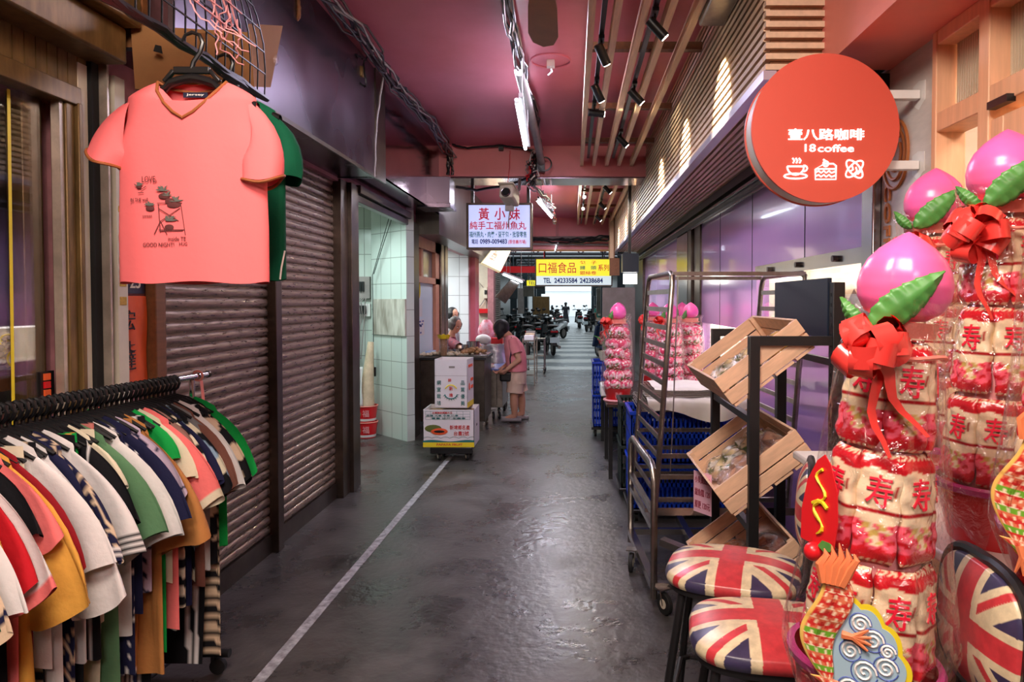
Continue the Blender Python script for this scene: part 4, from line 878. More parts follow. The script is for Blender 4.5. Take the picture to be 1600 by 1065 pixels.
# (what, kind, colour function, length, half width, sleeve length, sleeve width)
GAR = [
 ('bright green short sleeved tee', 'tee', solid('green'), .60, .21, .21, .20),
 ('black and cream horizontally striped dress', 'tee', stripes('black', 'bei', .028), 1.02, .19, .19, .15),
 ('black tee with brown and white print', 'tee', spots('black', 'bei', 34, .35), .64, .20, .24, .18),
 ('black track trousers with white side stripes', 'leg', lambda x, z, s: C_['white'] if .09 < x < .105 or .12 < x < .135 else C_['black'], 1.02, .15, 0, 0),
 ('white tee with hanging short sleeve', 'tee', solid('white'), .66, .20, .25, .18),
 ('chocolate brown tee', 'tee', solid('brown'), .70, .205, .23, .20),
 ('grey tee', 'tee', solid('grey'), .55, .20, .17, .17),
 ('black tee with large cream and light blue print', 'tee', lambda x, z, s: C_['cream'] if math.sin(x * 30 + z * 22) > .55 else C_['ltblue'] if math.sin(x * 26 - z * 31) > .8 else C_['black'], .66, .20, .24, .18),
 ('navy tee with rolled sleeve', 'tee', solid('navy'), .74, .20, .20, .18),
 ('black and white broad striped top', 'tee', stripes('black', 'cream', .07), .74, .19, .18, .16),
 ('taupe top', 'tee', solid('taupe'), .50, .19, .12, .15),
 ('red and white fine striped top', 'tee', stripes('red', 'white', .013), .80, .19, .22, .15),
 ('coral pink tee with cream cuffs', 'tee', lambda x, z, s: C_['cream'] if s[0] == 's' and s[1] > .88 else C_['pink'], .80, .205, .27, .18),
 ('cream tee', 'tee', solid('cream'), .62, .2, .16, .16),
 ('leaf green vest with narrow straps', 'tee', solid('green'), .86, .19, .10, .13),
 ('black trousers with white line', 'leg', lambda x, z, s: C_['white'] if .10 < x < .115 else C_['black'], 1.05, .14, 0, 0),
 ('camel puff sleeved blouse', 'puff', solid('camel'), .90, .20, .32, .25),
 ('camel trousers with checked hem', 'leg', lambda x, z, s: (C_['white'] if (int(x * 120) + int(z * 120)) % 2 else C_['navy']) if z > .86 else C_['camel'], .93, .13, 0, 0),
 ('lilac flowered tee', 'tee', spots('lilac', 'navy', 70, .7), .60, .20, .20, .17),
 ('light blue jeans', 'leg', solid('ltblue'), .86, .13, 0, 0),
 ('navy tee with white seams', 'tee', lambda x, z, s: C_['navy'], .66, .205, .26, .21),
 ('black and white scribble print shirt', 'tee', spots('navy', 'white', 90, .6), .84, .20, .20, .18),
 ('white short sleeved tee', 'tee', solid('white'), .70, .205, .28, .22),
 ('dusty pink scarf', 'leg', solid('dusty'), 1.0, .11, 0, 0),
 ('sage green blouse', 'tee', solid('sage'), .86, .205, .27, .19),
 ('cream long top', 'leg', solid('cream'), .98, .15, 0, 0),
 ('pale yellow vest', 'tee', solid('cream'), .62, .19, .12, .15),
 ('black top with white piping', 'tee', lambda x, z, s: C_['white'] if .17 < abs(x) < .178 else C_['black'], .72, .2, .22, .17),
 ('black sports trousers with green and yellow side stripe', 'leg', lambda x, z, s: C_['mustard'] if .128 < x < .14 else C_['green'] if x > .105 else C_['black'], .88, .15, 0, 0),
 ('wide black trousers', 'leg', solid('black'), 1.08, .17, 0, 0),
 ('white polo tee with black striped cuffs', 'tee', cuffed('white', 'white'), .70, .205, .29, .20),
 ('navy chain patterned shirt with striped cuffs', 'tee', lambda x, z, s: (C_['white'] if s[0] == 's' and s[1] > .85 and int(s[1] * 40) % 2 else chain('navy', 'bei')(x, z, s)), .98, .205, .29, .19),
 ('small navy top', 'tee', solid('navy'), .58, .19, .15, .15),
 ('white long sleeved top', 'tee', solid('white'), .84, .20, .40, .17),
 ('black and cream animal print trousers', 'leg', spots('black', 'bei', 48, .4), 1.08, .15, 0, 0),
 ('white shirt with narrow cuffs', 'tee', solid('white'), .66, .20, .30, .18),
 ('cream linen trousers', 'leg', solid('cream'), 1.1, .16, 0, 0),
 ('dark red tee', 'tee', solid('dkred'), .66, .20, .27, .19),
 ('mustard blouse with lace edging', 'puff', solid('mustard'), .84, .20, .34, .24),
 ('salmon pink top', 'tee', solid('pink'), .74, .20, .20, .16),
 ('black lace top', 'tee', solid('black'), .66, .19, .16, .16),
 ('dusty pink skirt', 'leg', solid('dusty'), .70, .17, 0, 0),
 ('white tee with pink cuffs', 'tee', lambda x, z, s: C_['pink'] if s[0] == 's' and s[1] > .9 else C_['white'], .68, .20, .30, .18),
 ('bright red tee', 'tee', solid('red'), .62, .20, .26, .18),
 ('mustard tunic', 'puff', solid('mustard'), .80, .20, .26, .2),
 ('black skirt', 'leg', solid('black'), .9, .17, 0, 0),
 ('white tee with grey hem', 'tee', lambda x, z, s: C_['grey'] if z > .64 else C_['white'], .68, .20, .30, .19),
 ('hot pink long dress', 'leg', solid('hot'), 1.08, .16, 0, 0),
 ('dark green tee', 'tee', solid('dkgreen'), .62, .205, .30, .22),
 ('cream tee with stripes at the hem', 'tee', lambda x, z, s: C_['navy'] if s[0] == 's' and .84 < s[1] < .9 else C_['bei'], .76, .21, .33, .19),
 ('orange long skirt', 'leg', solid('orange'), 1.1, .16, 0, 0),
 ('pink tee', 'tee', solid('pink'), .66, .20, .28, .18),
 ('white blouse', 'tee', solid('white'), .74, .205, .30, .2),
 ('black tee', 'tee', solid('black'), .7, .2, .28, .2),
]
RA, RB = Vector((-1.575, 2.93, 1.285)), Vector((-1.72, 1.45, 1.285))
rd = (RB - RA).normalized(); rl = (RB - RA).length
t = thing('clothes_rail', 'chrome clothes rail on black feet carrying a packed row of garments', 'clothes rack', (-1.62, 2.3, 0))
M['chrome'] = mk('chrome tube', S(214, 214, 216), .12, metal=1)
obj('rail', MB().cyl(RA, RB, .0125, n=14), 'chrome', t)
obj('end_cap', MB().cyl(RA - rd * .012, RA, .015, n=14), 'steeld', t)
up = RA + rd * .10
obj('upright', MB().cyl((up.x, up.y, .1), (up.x, up.y, up.z - .012), .012, n=12), 'chrome', t)
obj('upright', MB().cyl((RB.x, RB.y + .1, .1), (RB.x, RB.y + .1, RB.z - .012), .012, n=12), 'chrome', t)
foot = fl(352, 1052)
mb = MB().cyl((-1.90, foot.y, .09), (foot.x + .02, foot.y, .09), .018, n=12).cyl((foot.x - .05, foot.y, .09), (foot.x - .05, foot.y, .05), .012, n=10)
obj('foot', mb, 'blackm', t)
for x in (foot.x - .03, -1.8): obj('caster', MB().cyl((x, foot.y - .012, .035), (x, foot.y + .012, .035), .033, n=16), 'rubber', t)
obj('lower_bar', MB().cyl((up.x - .1, foot.y, .09), (RB.x - .1, RB.y, .09), .012, n=10), 'blackm', t)
tg = thing('red_tag', 'coral plastic strap looped over the far end of the clothes rail', 'strap', tuple(RA + rd * .06))
obj('loop', MB().tube([RA + rd * .06 + Vector((.02 * math.cos(a * PI / 8), 0, .02 * math.sin(a * PI / 8))) for a in range(16)], .005, 6, closed=True), 'pinkwall', tg)
obj('tail', MB().grid(lambda u, v: RA + rd * (.05 + .02 * u) + Vector((.015 + .01 * v, 0, -.02 - .11 * v)), 3, 5), 'pinkwall', tg)
hook = MB().tube([(0, 0, 0), (0, 0, .02), (.014, 0, .032), (.021, 0, .05), (.014, 0, .07), (0, 0, .077), (-.014, 0, .07), (-.02, 0, .05)], .0062, 7)
bar = MB().tube([(-.165, 0, -.066), (-.12, 0, -.042), (-.06, 0, -.012), (0, 0, 0), (.06, 0, -.012), (.12, 0, -.042), (.165, 0, -.066)], [.006, .008, .009, .010, .009, .008, .006], 6).tube([(-.15, 0, -.060), (.15, 0, -.060)], .003, 5)
h0 = thing('clothes_hanger', 'x', 'hanger', group='black hangers on the clothes rail'); obj('hook', hook, 'black', h0, local=True); obj('shoulder_bar', bar, 'black', h0, local=True)
n = len(GAR); ORDN = ['nearest the far end', 'second', 'third']
for k, (what, kind, cf, L, w, sl, sw) in enumerate(GAR):
    s = .055 + .15 * (k >= 0) + (rl - .25) * k / (n - 1); p = RA + rd * s
    lean = random.uniform(-.05, .05); dz = random.uniform(-.012, .004)
    h = h0 if k == 0 else dup(h0)
    h['label'] = ' '.join(('black hanger on the rail holding the ' + what).split()[:16])
    h.location = (p.x, p.y, p.z - .062); h.rotation_euler = (0, 0, math.atan2(rd.y, rd.x) + PI / 2 + lean + PI * (0))
    if kind == 'leg': mb = leg_mesh(w, L, .012, cf, seed=k, fold=.004)
    elif kind == 'puff': mb = tee_mesh(w, L, .014, (sl * .6, sl), sw, 66, flare=.12, seed=k, body=cf, fold=.010, nv=22)
    else: mb = tee_mesh(w, L, .011, (sl * .8, sl * 1.02), sw, random.uniform(55, 66), seed=k, body=cf, fold=.0042, nu=32 if cf.__code__ is solid('red').__code__ else 64, nv=22 if cf.__code__ is solid('red').__code__ else 64)
    o = obj('garment', mb, 'cloth', None, local=True, ang=80)
    o.location = (p.x, p.y, p.z - (.066 if kind != 'leg' else .08) + dz); o.rotation_euler = (0, 0, h.rotation_euler.z + random.uniform(-.03, .03))
    tag(o, what + (' hanging at the far end of the clothes rail' if k == 0 else ' hanging on the clothes rail, between %s and %s' % (GAR[k - 1][0].split(' with')[0], GAR[k + 1][0].split(' with')[0]) if k < n - 1 else ' at the near end of the clothes rail'), 'clothes', 'garments on the clothes rail')
    o['label'] = ' '.join(o['label'].split()[:16])

# the pink tee hung up facing the camera
Yt = 2.1; tp = at(300, 128, Yt); SCL = 1
t = thing('pink_tee', 'coral pink V neck tee with brown trim and plant stand print, hung facing the aisle', 'tee', tuple(tp))
PK = S(250, 120, 122)
wT = .228
def pinkcol(x, z, s): return PK
shirt = tee_mesh(wT, .615, .05, (.145, .185), .155, (54, 77), taper=.22, neck=.105, dip=.0, nu=72, nv=44, fold=.003, seed=3, body=pinkcol, drop=.05, waist=.02)
# V neck in the front: pull the front neck ring down
vs = []
for (x, y, z) in shirt.v:
    if y < 0 and abs(x) < .11 and z > -.2:
        z2 = z - .115 * max(0, 1 - abs(x) / .105) * max(0, 1 + z / .10) if z > -.10 else z
        if z > -.052: z = z2
    vs.append((x, y, z))
shirt.v = vs; shirt.M = Matrix.Identity(4)
M['pinkcloth'] = mk('coral jersey', (1, 1, 1), .8, attr=True, bump=.08, bs=40, spec=.2)
b_ = obj('shirt_body', shirt, 'pinkcloth', t, local=True, ang=80)
md = b_.modifiers.new('soften', 'SMOOTH'); md.factor = .5; md.iterations = 3
M['trim'] = mk('brown rib trim', S(150, 84, 40), .7)
mb = MB().tube([(-.105, .0, .0), (-.09, -.03, -.035), (-.06, -.048, -.075), (-.03, -.054, -.104), (0, -.057, -.122), (.03, -.054, -.104), (.06, -.048, -.075), (.09, -.03, -.035), (.105, 0, 0)], .0048, 8).tube([(-.105, 0, 0), (-.07, .02, -.018), (0, .026, -.026), (.07, .02, -.018), (.105, 0, 0)], .0045, 8)
obj('collar_trim', mb, 'trim', t, local=True)
for cf_ in shirt.cuffs:
    obj('cuff_trim', MB().tube(cf_, .0048, 6, closed=True), 'trim', t, local=True)
obj('neck_label', MB().box((.0, .018, -.034), (.075, .002, .016)), 'navyp', t, local=True)
obj('label_writing', text(MB(), 'Jersey', (0, 0, 0), .008, .055, FACE((0, .016, -.034)), th=.0006), 'white', t, local=True)
M['ink'] = mk('dark print ink', S(96, 44, 44), .8); M['inkg'] = mk('grey green print', S(98, 100, 92), .8)
zf = -.0665
def F_(px, py): p = at(px, py, Yt - .06); return Vector((p.x - tp.x, 0, p.z - tp.z))
def drape(mb):
    out = []
    for x, y, z in mb.v:
        q = max(0, (-z - .05) / .565); ww = wT * (1 - .02 * math.sin(PI * min(1, q * 1.4))); out.append((x, -.05 * (1 + .3 * q) * math.sqrt(max(.02, 1 - (x / ww) ** 2)) - .0045 + (y - zf) * .35, z))
    mb.v = out; return mb
mb = MB()
for s_, px, py, w_, h_ in (('LOVE', 230, 279, 22, 9), ('is', 241, 281, 6, 4), ('IN THE wall', 214, 311, 30, 5), ('inside TE', 278, 373, 27, 6), ('HUG', 288, 381, 12, 5), ('GOOD NIGHT!', 248, 382, 50, 6), ('sweet', 229, 337, 16, 3)):
    q = F_(px, py); k = Yt / FP; text(mb, s_, (0, 0, 0), h_ * k, w_ * k, FACE((q.x, zf - .001, q.z)), bold=.0, th=.0008)
obj('print_writing', drape(mb), 'ink', t, local=True)
mb = MB(); L_ = lambda *pts: mb.tube([F_(x, y) + Vector((0, zf, 0)) for x, y in pts], .0014, 4)
L_((245, 317), (285, 317)); L_((247, 318), (251, 362)); L_((283, 318), (291, 367)); L_((251, 345), (241, 366)); L_((251, 345), (262, 366)); L_((248, 359), (290, 359)); L_((247, 325), (280, 345)); L_((282, 325), (252, 345)); L_((250, 360.5), (287, 360.5)); L_((215, 293), (205, 286)); L_((216, 296), (226, 290)); L_((212, 300), (222, 300))
for cx_, cy_, rx, ry in ((265, 314, 8, 5), (256, 306, 10, 5), (233, 325, 8, 4.5), (272, 320, 12, 5), (265, 355, 8, 5), (213, 290, 5, 4)):
    q = F_(cx_, cy_); mb.ball(q + Vector((0, zf + .003, 0)), (rx * .0018, .003, ry * .0018), 8)
obj('plant_stand_print', drape(mb), 'ink', t, local=True)
mb = MB(); rr = random.Random(5)
for cx_, cy_, n_, r_ in ((254, 298, 16, 12), (266, 345, 18, 12), (232, 321, 10, 9), (275, 315, 12, 12), (214, 289, 10, 8), (262, 306, 8, 10)):
    for i in range(n_):
        a = rr.uniform(.1, PI - .1); L2 = r_ * rr.uniform(.6, 1.1); L_2 = [F_(cx_, cy_) + Vector((0, zf - .0005, 0)), F_(cx_ + math.cos(a) * L2 * .6, cy_ - math.sin(a) * L2 * .6) + Vector((0, zf - .001, 0)), F_(cx_ + math.cos(a) * L2, cy_ - math.sin(a) * L2 * .8) + Vector((0, zf - .0005, 0))]
        mb.tube(L_2, [.001, .0026, .0006], 4)
obj('leaf_print', drape(mb), 'inkg', t, local=True)
def big_hanger(loc, label):
    h = thing('clothes_hanger', label, 'hanger', loc)
    M_ = 'black'
    obj('shoulder_bar', MB().grid(lambda u, v: Vector(((u - .5) * .40, .014 * math.sin(2 * PI * v) + .0, -.075 * (abs(u - .5) * 2) ** 1.4 + .014 * math.cos(2 * PI * v) + (.012 if abs(u - .5) < .2 else 0))), 25, 10, cv=True), M_, h, local=True)
    obj('bridge', MB().box((0, 0, .035), (.11, .012, .022)).sq((-.055, 0, .035), (-.085, 0, .0), .014, .012).sq((.055, 0, .035), (.085, 0, .0), .014, .012), M_, h, local=True, bevel=.003)
    obj('hook', MB().tube([(0, 0, .04), (.005, 0, .06), (.026, 0, .09), (.034, 0, .118), (.024, 0, .142), (.002, 0, .15), (-.018, 0, .142), (-.03, 0, .122)], [.007, .007, .007, .007, .006, .006, .005, .004], 8), M_, h, local=True)
    return h
big_hanger((tp.x, Yt, tp.z + .0), 'large dark grey hanger holding the pink tee under the mesh panel')
gp = Vector((-1.228, 2.42, 2.315))
g = thing('green_polo', 'dark green polo shirt hanging half hidden behind the pink tee', 'shirt', tuple(gp))
mb = tee_mesh(.215, .64, .05, (.12, .17), .17, (72, 82), neck=.09, dip=.03, nu=48, nv=28, fold=.009, seed=9, body=lambda x, z, s: C_['dkgreen'], drop=.05)
obj('shirt_body', mb, 'cloth', g, local=True, ang=80)
obj('hem_line', MB().tube([(.222, -.03, -.54), (.218, -.05, -.6), (.213, -.05, -.64)], .003, 5), 'white', g, local=True)
big_hanger(tuple(gp), 'dark hanger holding the green polo shirt')
# goods on the shelf inside the left shop window and switch plate
for k, (px, py, r) in enumerate(((10, 548, 17), (13, 570, 18), (13, 533, 11), (45, 527, 17), (33, 560, 17), (64, 556, 14), (62, 530, 12))):
    c0 = at(px, py, 2.62); rr = r * 2.62 / FP
    t = thing('snack_tub', 'yellow rimmed tub of balls in the left shop window, %s' % ['low at the picture edge', 'lowest at the picture edge', 'upper left one', 'upper middle one with grey balls', 'lower middle one', 'lower right one with red balls', 'upper right one'][k], 'tub', tuple(c0), group='snack tubs in the shop window')
    d = Vector((-.25, .5, 0)).normalized(); u1 = Vector((.9, .45, 0)).normalized()
    obj('tub', MB().tube([c0 + d * .002, c0 + d * .12], [rr, rr], 20), 'goods', t)
    obj('rim', MB().tube([c0 + u1 * (rr * math.cos(a * PI / 10)) + Vector((0, 0, rr * math.sin(a * PI / 10))) for a in range(20)], .004, 6, closed=True), 'yel', t)
    for q in range(5):
        a = q * 1.257; obj('ball', MB().ball(c0 + u1 * (rr * .5 * math.cos(a)) + Vector((0, 0, rr * .5 * math.sin(a))) - d * .006, rr * .32, 8), 'red' if k == 5 else 'pvc', t)
tag(obj('window_shelf', MB().bb((-2.6, -.5, at(35, 578, 2.6).z - .06), (XL - .16, 2.75, at(35, 578, 2.6).z)), 'oakdark'), 'dark shelf inside the left shop window', 'shelf')
t = thing('switch_plate', 'black switch plate with three orange buttons in the left shop window', 'switch', tuple(at(84, 600, 2.42)))
c0 = Vector((XL + .0, YL(84), 0)); z0, z1 = at(84, 622, c0.y).z, at(84, 580, c0.y).z
obj('plate', MB().bb((XL - .05, YL(76), z0), (XL - .035 + .0, YL(97), z1)), 'black', t)
for k in range(3): zz = z1 - (z1 - z0) * (.2 + .3 * k); obj('button', MB().bb((XL - .036, YL(80), zz - .012), (XL - .028, YL(89), zz + .012)), 'orangep' if k != 1 else 'red', t)
tag(obj('yellow_tape', MB().grid(lambda u, v: Vector((XL - .038, YL(30 + 5 * v) + .014 * u, .62 + 1.7 * v)), 2, 8), 'yel'), 'long yellow tape running down the left shop window', 'tape')
# ================================================================ RIGHT FOREGROUND
def uj(x, y):
    """worn union flag, x and y in -1..1"""
    R_, W_, B_ = S(206, 62, 68), S(226, 210, 172), S(62, 56, 88)
    if abs(x) < .20 or abs(y) < .20: return R_
    if abs(x) < .34 or abs(y) < .34: return W_
    d = (y - x) if x * y > 0 else (y + x)          # distance to the diagonal of this quadrant
    side = d if (x > 0) else -d
    if -.02 < side < .17: return R_ if abs(d) > 0.0 else W_
    if abs(d) < .34: return W_
    return B_
def cushion(w, d, h, n=110, p=3.2, rotz=0, crown=.5):
    """padded superellipse cushion with the flag on top; local, top at z=h"""
    mb = MB((1, 1, 1)); mb.cc = None
    def pt(u, v):
        x, y = 2 * u - 1, 2 * v - 1; q0 = max(abs(x), abs(y)); L = (abs(x) ** p + abs(y) ** p) ** (1 / p) or 1
        ex, ey = x / L, y / L                        # on the rim
        if q0 < .85: q = q0 / .85; f = q; z = h - crown * h * q ** 3.2
        else: q = (q0 - .85) / .15; f = 1 + .03 * math.sin(PI * q); z = h * (1 - crown) * (1 - q)
        return Vector((ex * f * w / 2, ey * f * d / 2, z))
    cr, sr = math.cos(rotz), math.sin(rotz)
    def col(u, v, p_): x, y = p_.x / (w / 2), p_.y / (d / 2); return uj((x * cr - y * sr) * 1.05, (x * sr + y * cr) * 1.05)
    mb.grid(pt, 181, 181, colfn=col)
    return mb
_CU = {}
def stool(loc, rotz, label, back=True):
    t = thing('bar_stool', label, 'stool', loc, (0, 0, rotz), group='union flag bar stools')
    if 'seat' in _CU: o = copy_part(_CU['seat'], t)
    else: o = obj('seat', cushion(.43, .37, .07), 'vinyl', t, local=True, ang=60)
    _CU.setdefault('seat', o); o.location = (0, 0, .665)
    o = obj('seat_pan', MB().tube([(0, 0, .645), (0, 0, .672)], 1, 36), 'blackm', t, local=True); me = o.data
    for v in me.vertices:
        a = math.atan2(v.co.y, v.co.x); r = (abs(math.cos(a)) ** 3.2 + abs(math.sin(a)) ** 3.2) ** (-1 / 3.2); v.co.x = r * math.cos(a) * .21; v.co.y = r * math.sin(a) * .18
    for sx, sy in ((-1, -1), (-1, 1), (1, -1), (1, 1)):
        obj('leg', MB().tube([(sx * .15, sy * .13, .655), (sx * .19, sy * .17, .35), (sx * .225, sy * .20, .0)], .0135, 10), 'blackm', t, local=True)
    obj('foot_ring', MB().tube([(x_, y_, .27) for x_, y_ in ((-.19, -.15), (-.17, -.18), (.17, -.18), (.20, -.15), (.20, .15), (.17, .18), (-.17, .18), (-.20, .15))], .010, 8, closed=True), 'blackm', t, local=True)
    if back:
        for sy in (-1, 1): obj('back_support', MB().tube([(.15, sy * .07, .655), (.21, sy * .07, .66), (.235, sy * .07, .70), (.24, sy * .07, .76), (.245, sy * .07, .84)], .0125, 10), 'blackm', t, local=True)
        R = Matrix.Translation((.245, 0, .935)) @ Euler((0, -PI / 2 + .06, 0)).to_matrix().to_4x4()
        if 'pad' in _CU: copy_part(_CU['pad'], t)
        else:
            pad = cushion(.25, .30, .045, crown=.55); pad.v = [tuple(R @ Vector(p)) for p in pad.v]
            _CU['pad'] = obj('backrest_pad', pad, 'vinyl', t, local=True, ang=60)
        rim = [R @ Vector((.137 * (abs(math.cos(a)) ** 3.2 + abs(math.sin(a)) ** 3.2) ** (-1 / 3.2) * math.cos(a), .162 * (abs(math.cos(a)) ** 3.2 + abs(math.sin(a)) ** 3.2) ** (-1 / 3.2) * math.sin(a), .004)) for a in [2 * PI * i / 40 for i in range(40)]]
        obj('backrest_frame', MB().tube(rim, .0125, 8, closed=True), 'blackm', t, local=True)
    return t
stool((.545, 2.30, 0), -.32, 'union flag bar stool farthest back, in front of the wooden crates')
stool((.545, 1.86, 0), -.16, 'union flag bar stool in the middle, its seat fully in view')
stool((.60, 1.40, 0), -.05, 'union flag bar stool nearest the camera carrying the tall candy tower')

# stone topped bar table
t = thing('bar_table', 'bar height table with pale stone top behind the stools', 'table', (1.12, 1.9, 0))
obj('top', MB().bb((.86, 1.02, .985), (1.40, 2.66, 1.015)), 'marbletop', t, bevel=.008)
for x, y in ((.93, 1.12), (1.33, 1.12), (.93, 2.56), (1.33, 2.56)): obj('leg', MB().bb((x - .02, y - .02, 0), (x + .02, y + .02, .985)), 'blackm', t)

# ---------------------------------------------------------------- candy and peach longevity towers
def peach_mesh(r=.088, h=.175):
    prof = [(0, 0), (.5, .004), (.82, .10), (.97, .25), (1, .40), (.94, .55), (.80, .69), (.58, .81), (.34, .90), (.14, .965), (0, 1)]
    mb = MB(); k = len(prof); N = 40
    def f(u, v):
        q = v * (k - 1); i = min(int(q), k - 2); fr = q - i; fr2 = fr
        rr = prof[i][0] * (1 - fr2) + prof[i + 1][0] * fr2; zz = prof[i][1] * (1 - fr2) + prof[i + 1][1] * fr2
        a = 2 * PI * u; cre = 1 - .10 * math.exp(-((abs(a - PI) - 0) / .16) ** 2) * math.sin(PI * v)
        return Vector((rr * r * cre * math.cos(a), rr * r * cre * math.sin(a), zz * h))
    return mb.grid(f, N, 31, cu=True)
def leaf_mesh(L=.16, w=.06):
    def f(u, v):
        x = (v - .5) * 2; env = math.sin(PI * min(1, u * 1.02) ** .8) ** .75 * (1 - .25 * u); ser = 1 + .14 * (1 - (u * 7 % 1)) * (u > .05)
        return Vector((x * w / 2 * env * ser, .008 * abs(x) - .012 * math.sin(PI * u) + .002 * math.cos(u * 44) * abs(x), u * L))
    mb = MB().grid(f, 57, 9); return mb
def packet_mesh(w=.078, h=.205, d=.030, seed=0):
    rd_ = random.Random(seed); mb = MB((1, 1, 1)); mb.cc = None
    CR, RE, PK_, GO, DR = S(238, 216, 180), S(206, 32, 44), S(238, 96, 118), S(206, 176, 96), S(170, 24, 34)
    wob = [rd_.uniform(0, 6) for _ in range(4)]
    def f(u, v):
        a = 2 * PI * u; c_, s_ = math.cos(a), math.sin(a); r = (abs(c_) ** 4 + abs(s_) ** 4) ** -.25
        puff = min(1, math.sin(PI * min(max(v, .0), 1)) * 3.2) ** .6 if 0 < v < 1 else 0
        wid = w / 2 * (.92 + .08 * puff)
        return Vector((r * c_ * wid + .002 * math.sin(v * 20 + wob[0]), r * s_ * d / 2 * (.06 + .94 * puff) + .0015 * math.sin(v * 31 + a * 3 + wob[1]), v * h))
    def col(u, v, p):
        zig = .02 * math.sin(p.x * 90 + wob[2])
        if v > .95 or v < .035: return CR if int(p.x * 500) % 2 else RE
        if v > .84 + zig: return RE
        if v < .12: return RE
        if .445 < v < .485: return DR
        if v < .40:
            q = math.hypot((p.x + .005) / .030, (v - .26) / .10)
            n_ = math.sin(p.x * 210 + wob[0]) * math.sin(v * 48 + wob[1]) + .4 * math.sin(p.x * 430 + v * 70)
            if abs(p.x) / .03 * .6 + (.36 - v) / .22 * .55 > .62 - .15 * math.sin(v * 60) : return PK_ if n_ > -.35 else RE
            if q < 1: return GO if n_ > .12 else CR if n_ > -.5 else PK_
        if .60 < v < .76 and .026 < p.x < .031: return DR
        return CR
    return mb.grid(f, 44, 56, cu=True, colfn=col)
def bow(par, c0, r=.06, seed=1, tails=((-.03, 0, -.2), (.06, 0, -.16))):
    rd_ = random.Random(seed); c0 = Vector(c0)
    for k in range(13):
        d = Vector((rd_.uniform(-1, 1), rd_.uniform(-1, .25), rd_.uniform(-1, 1))).normalized(); s_ = d.orthogonal().normalized(); s_.rotate(Matrix.Rotation(rd_.uniform(0, 6), 3, d)); n_ = d.cross(s_)
        pts = [c0 + d * (r * 1.05 * math.sin(PI * q / 10) ) + n_ * (r * .42 * math.sin(2 * PI * q / 10)) for q in range(11)]
        obj('bow_loop', MB().strip(pts, r * .62, s_), 'ribbon', par, ang=180)
    for tl in tails:
        e = Vector(tl); pts = [c0 + e * (q / 7) + Vector((.012 * math.sin(q * 1.1), -.01 * q / 7, 0)) for q in range(8)]
        obj('bow_tail', MB().strip(pts, [.034 - .026 * (q / 7) for q in range(8)], Vector((1, .25, .2))), 'ribbon', par, ang=180)
pk0 = obj('candy_packet', packet_mesh(), 'gloss', None, local=True, ang=80); shou0 = obj('character', text(MB(), '寿', (0, 0, 0), .060, .046, FACE((0, 0, 0)), bold=.012, th=.0012), 'sred', None, local=True, smooth=False)
hbar0 = obj('outline', text(MB(), '寿', (0, 0, 0), .063, .049, FACE((0, 0, 0)), bold=.05, th=.0006), 'goods', None, local=True, smooth=False)
def wrap_mesh(levels, amp=.006, seed=0, N=72):
    rd_ = random.Random(seed); ph = [rd_.uniform(0, 6) for _ in range(8)]; k = len(levels)
    def f(u, v):
        q = v * (k - 1); i = min(int(q), k - 2); fr = q - i; r = levels[i][0] * (1 - fr) + levels[i + 1][0] * fr; z = levels[i][1] * (1 - fr) + levels[i + 1][1] * fr; a = 2 * PI * u
        r += amp * (math.sin(5 * a + ph[0] + 9 * v) + .7 * math.sin(11 * a + ph[1] - 17 * v) + .5 * math.sin(19 * a + ph[2] + 5 * v))
        return Vector((r * math.cos(a), r * math.sin(a), z + amp * .6 * math.sin(7 * a + ph[3])))
    return MB().grid(f, N, 46, cu=True)
M['bucketp'] = mk('magenta bucket rim', S(190, 60, 130), .25)
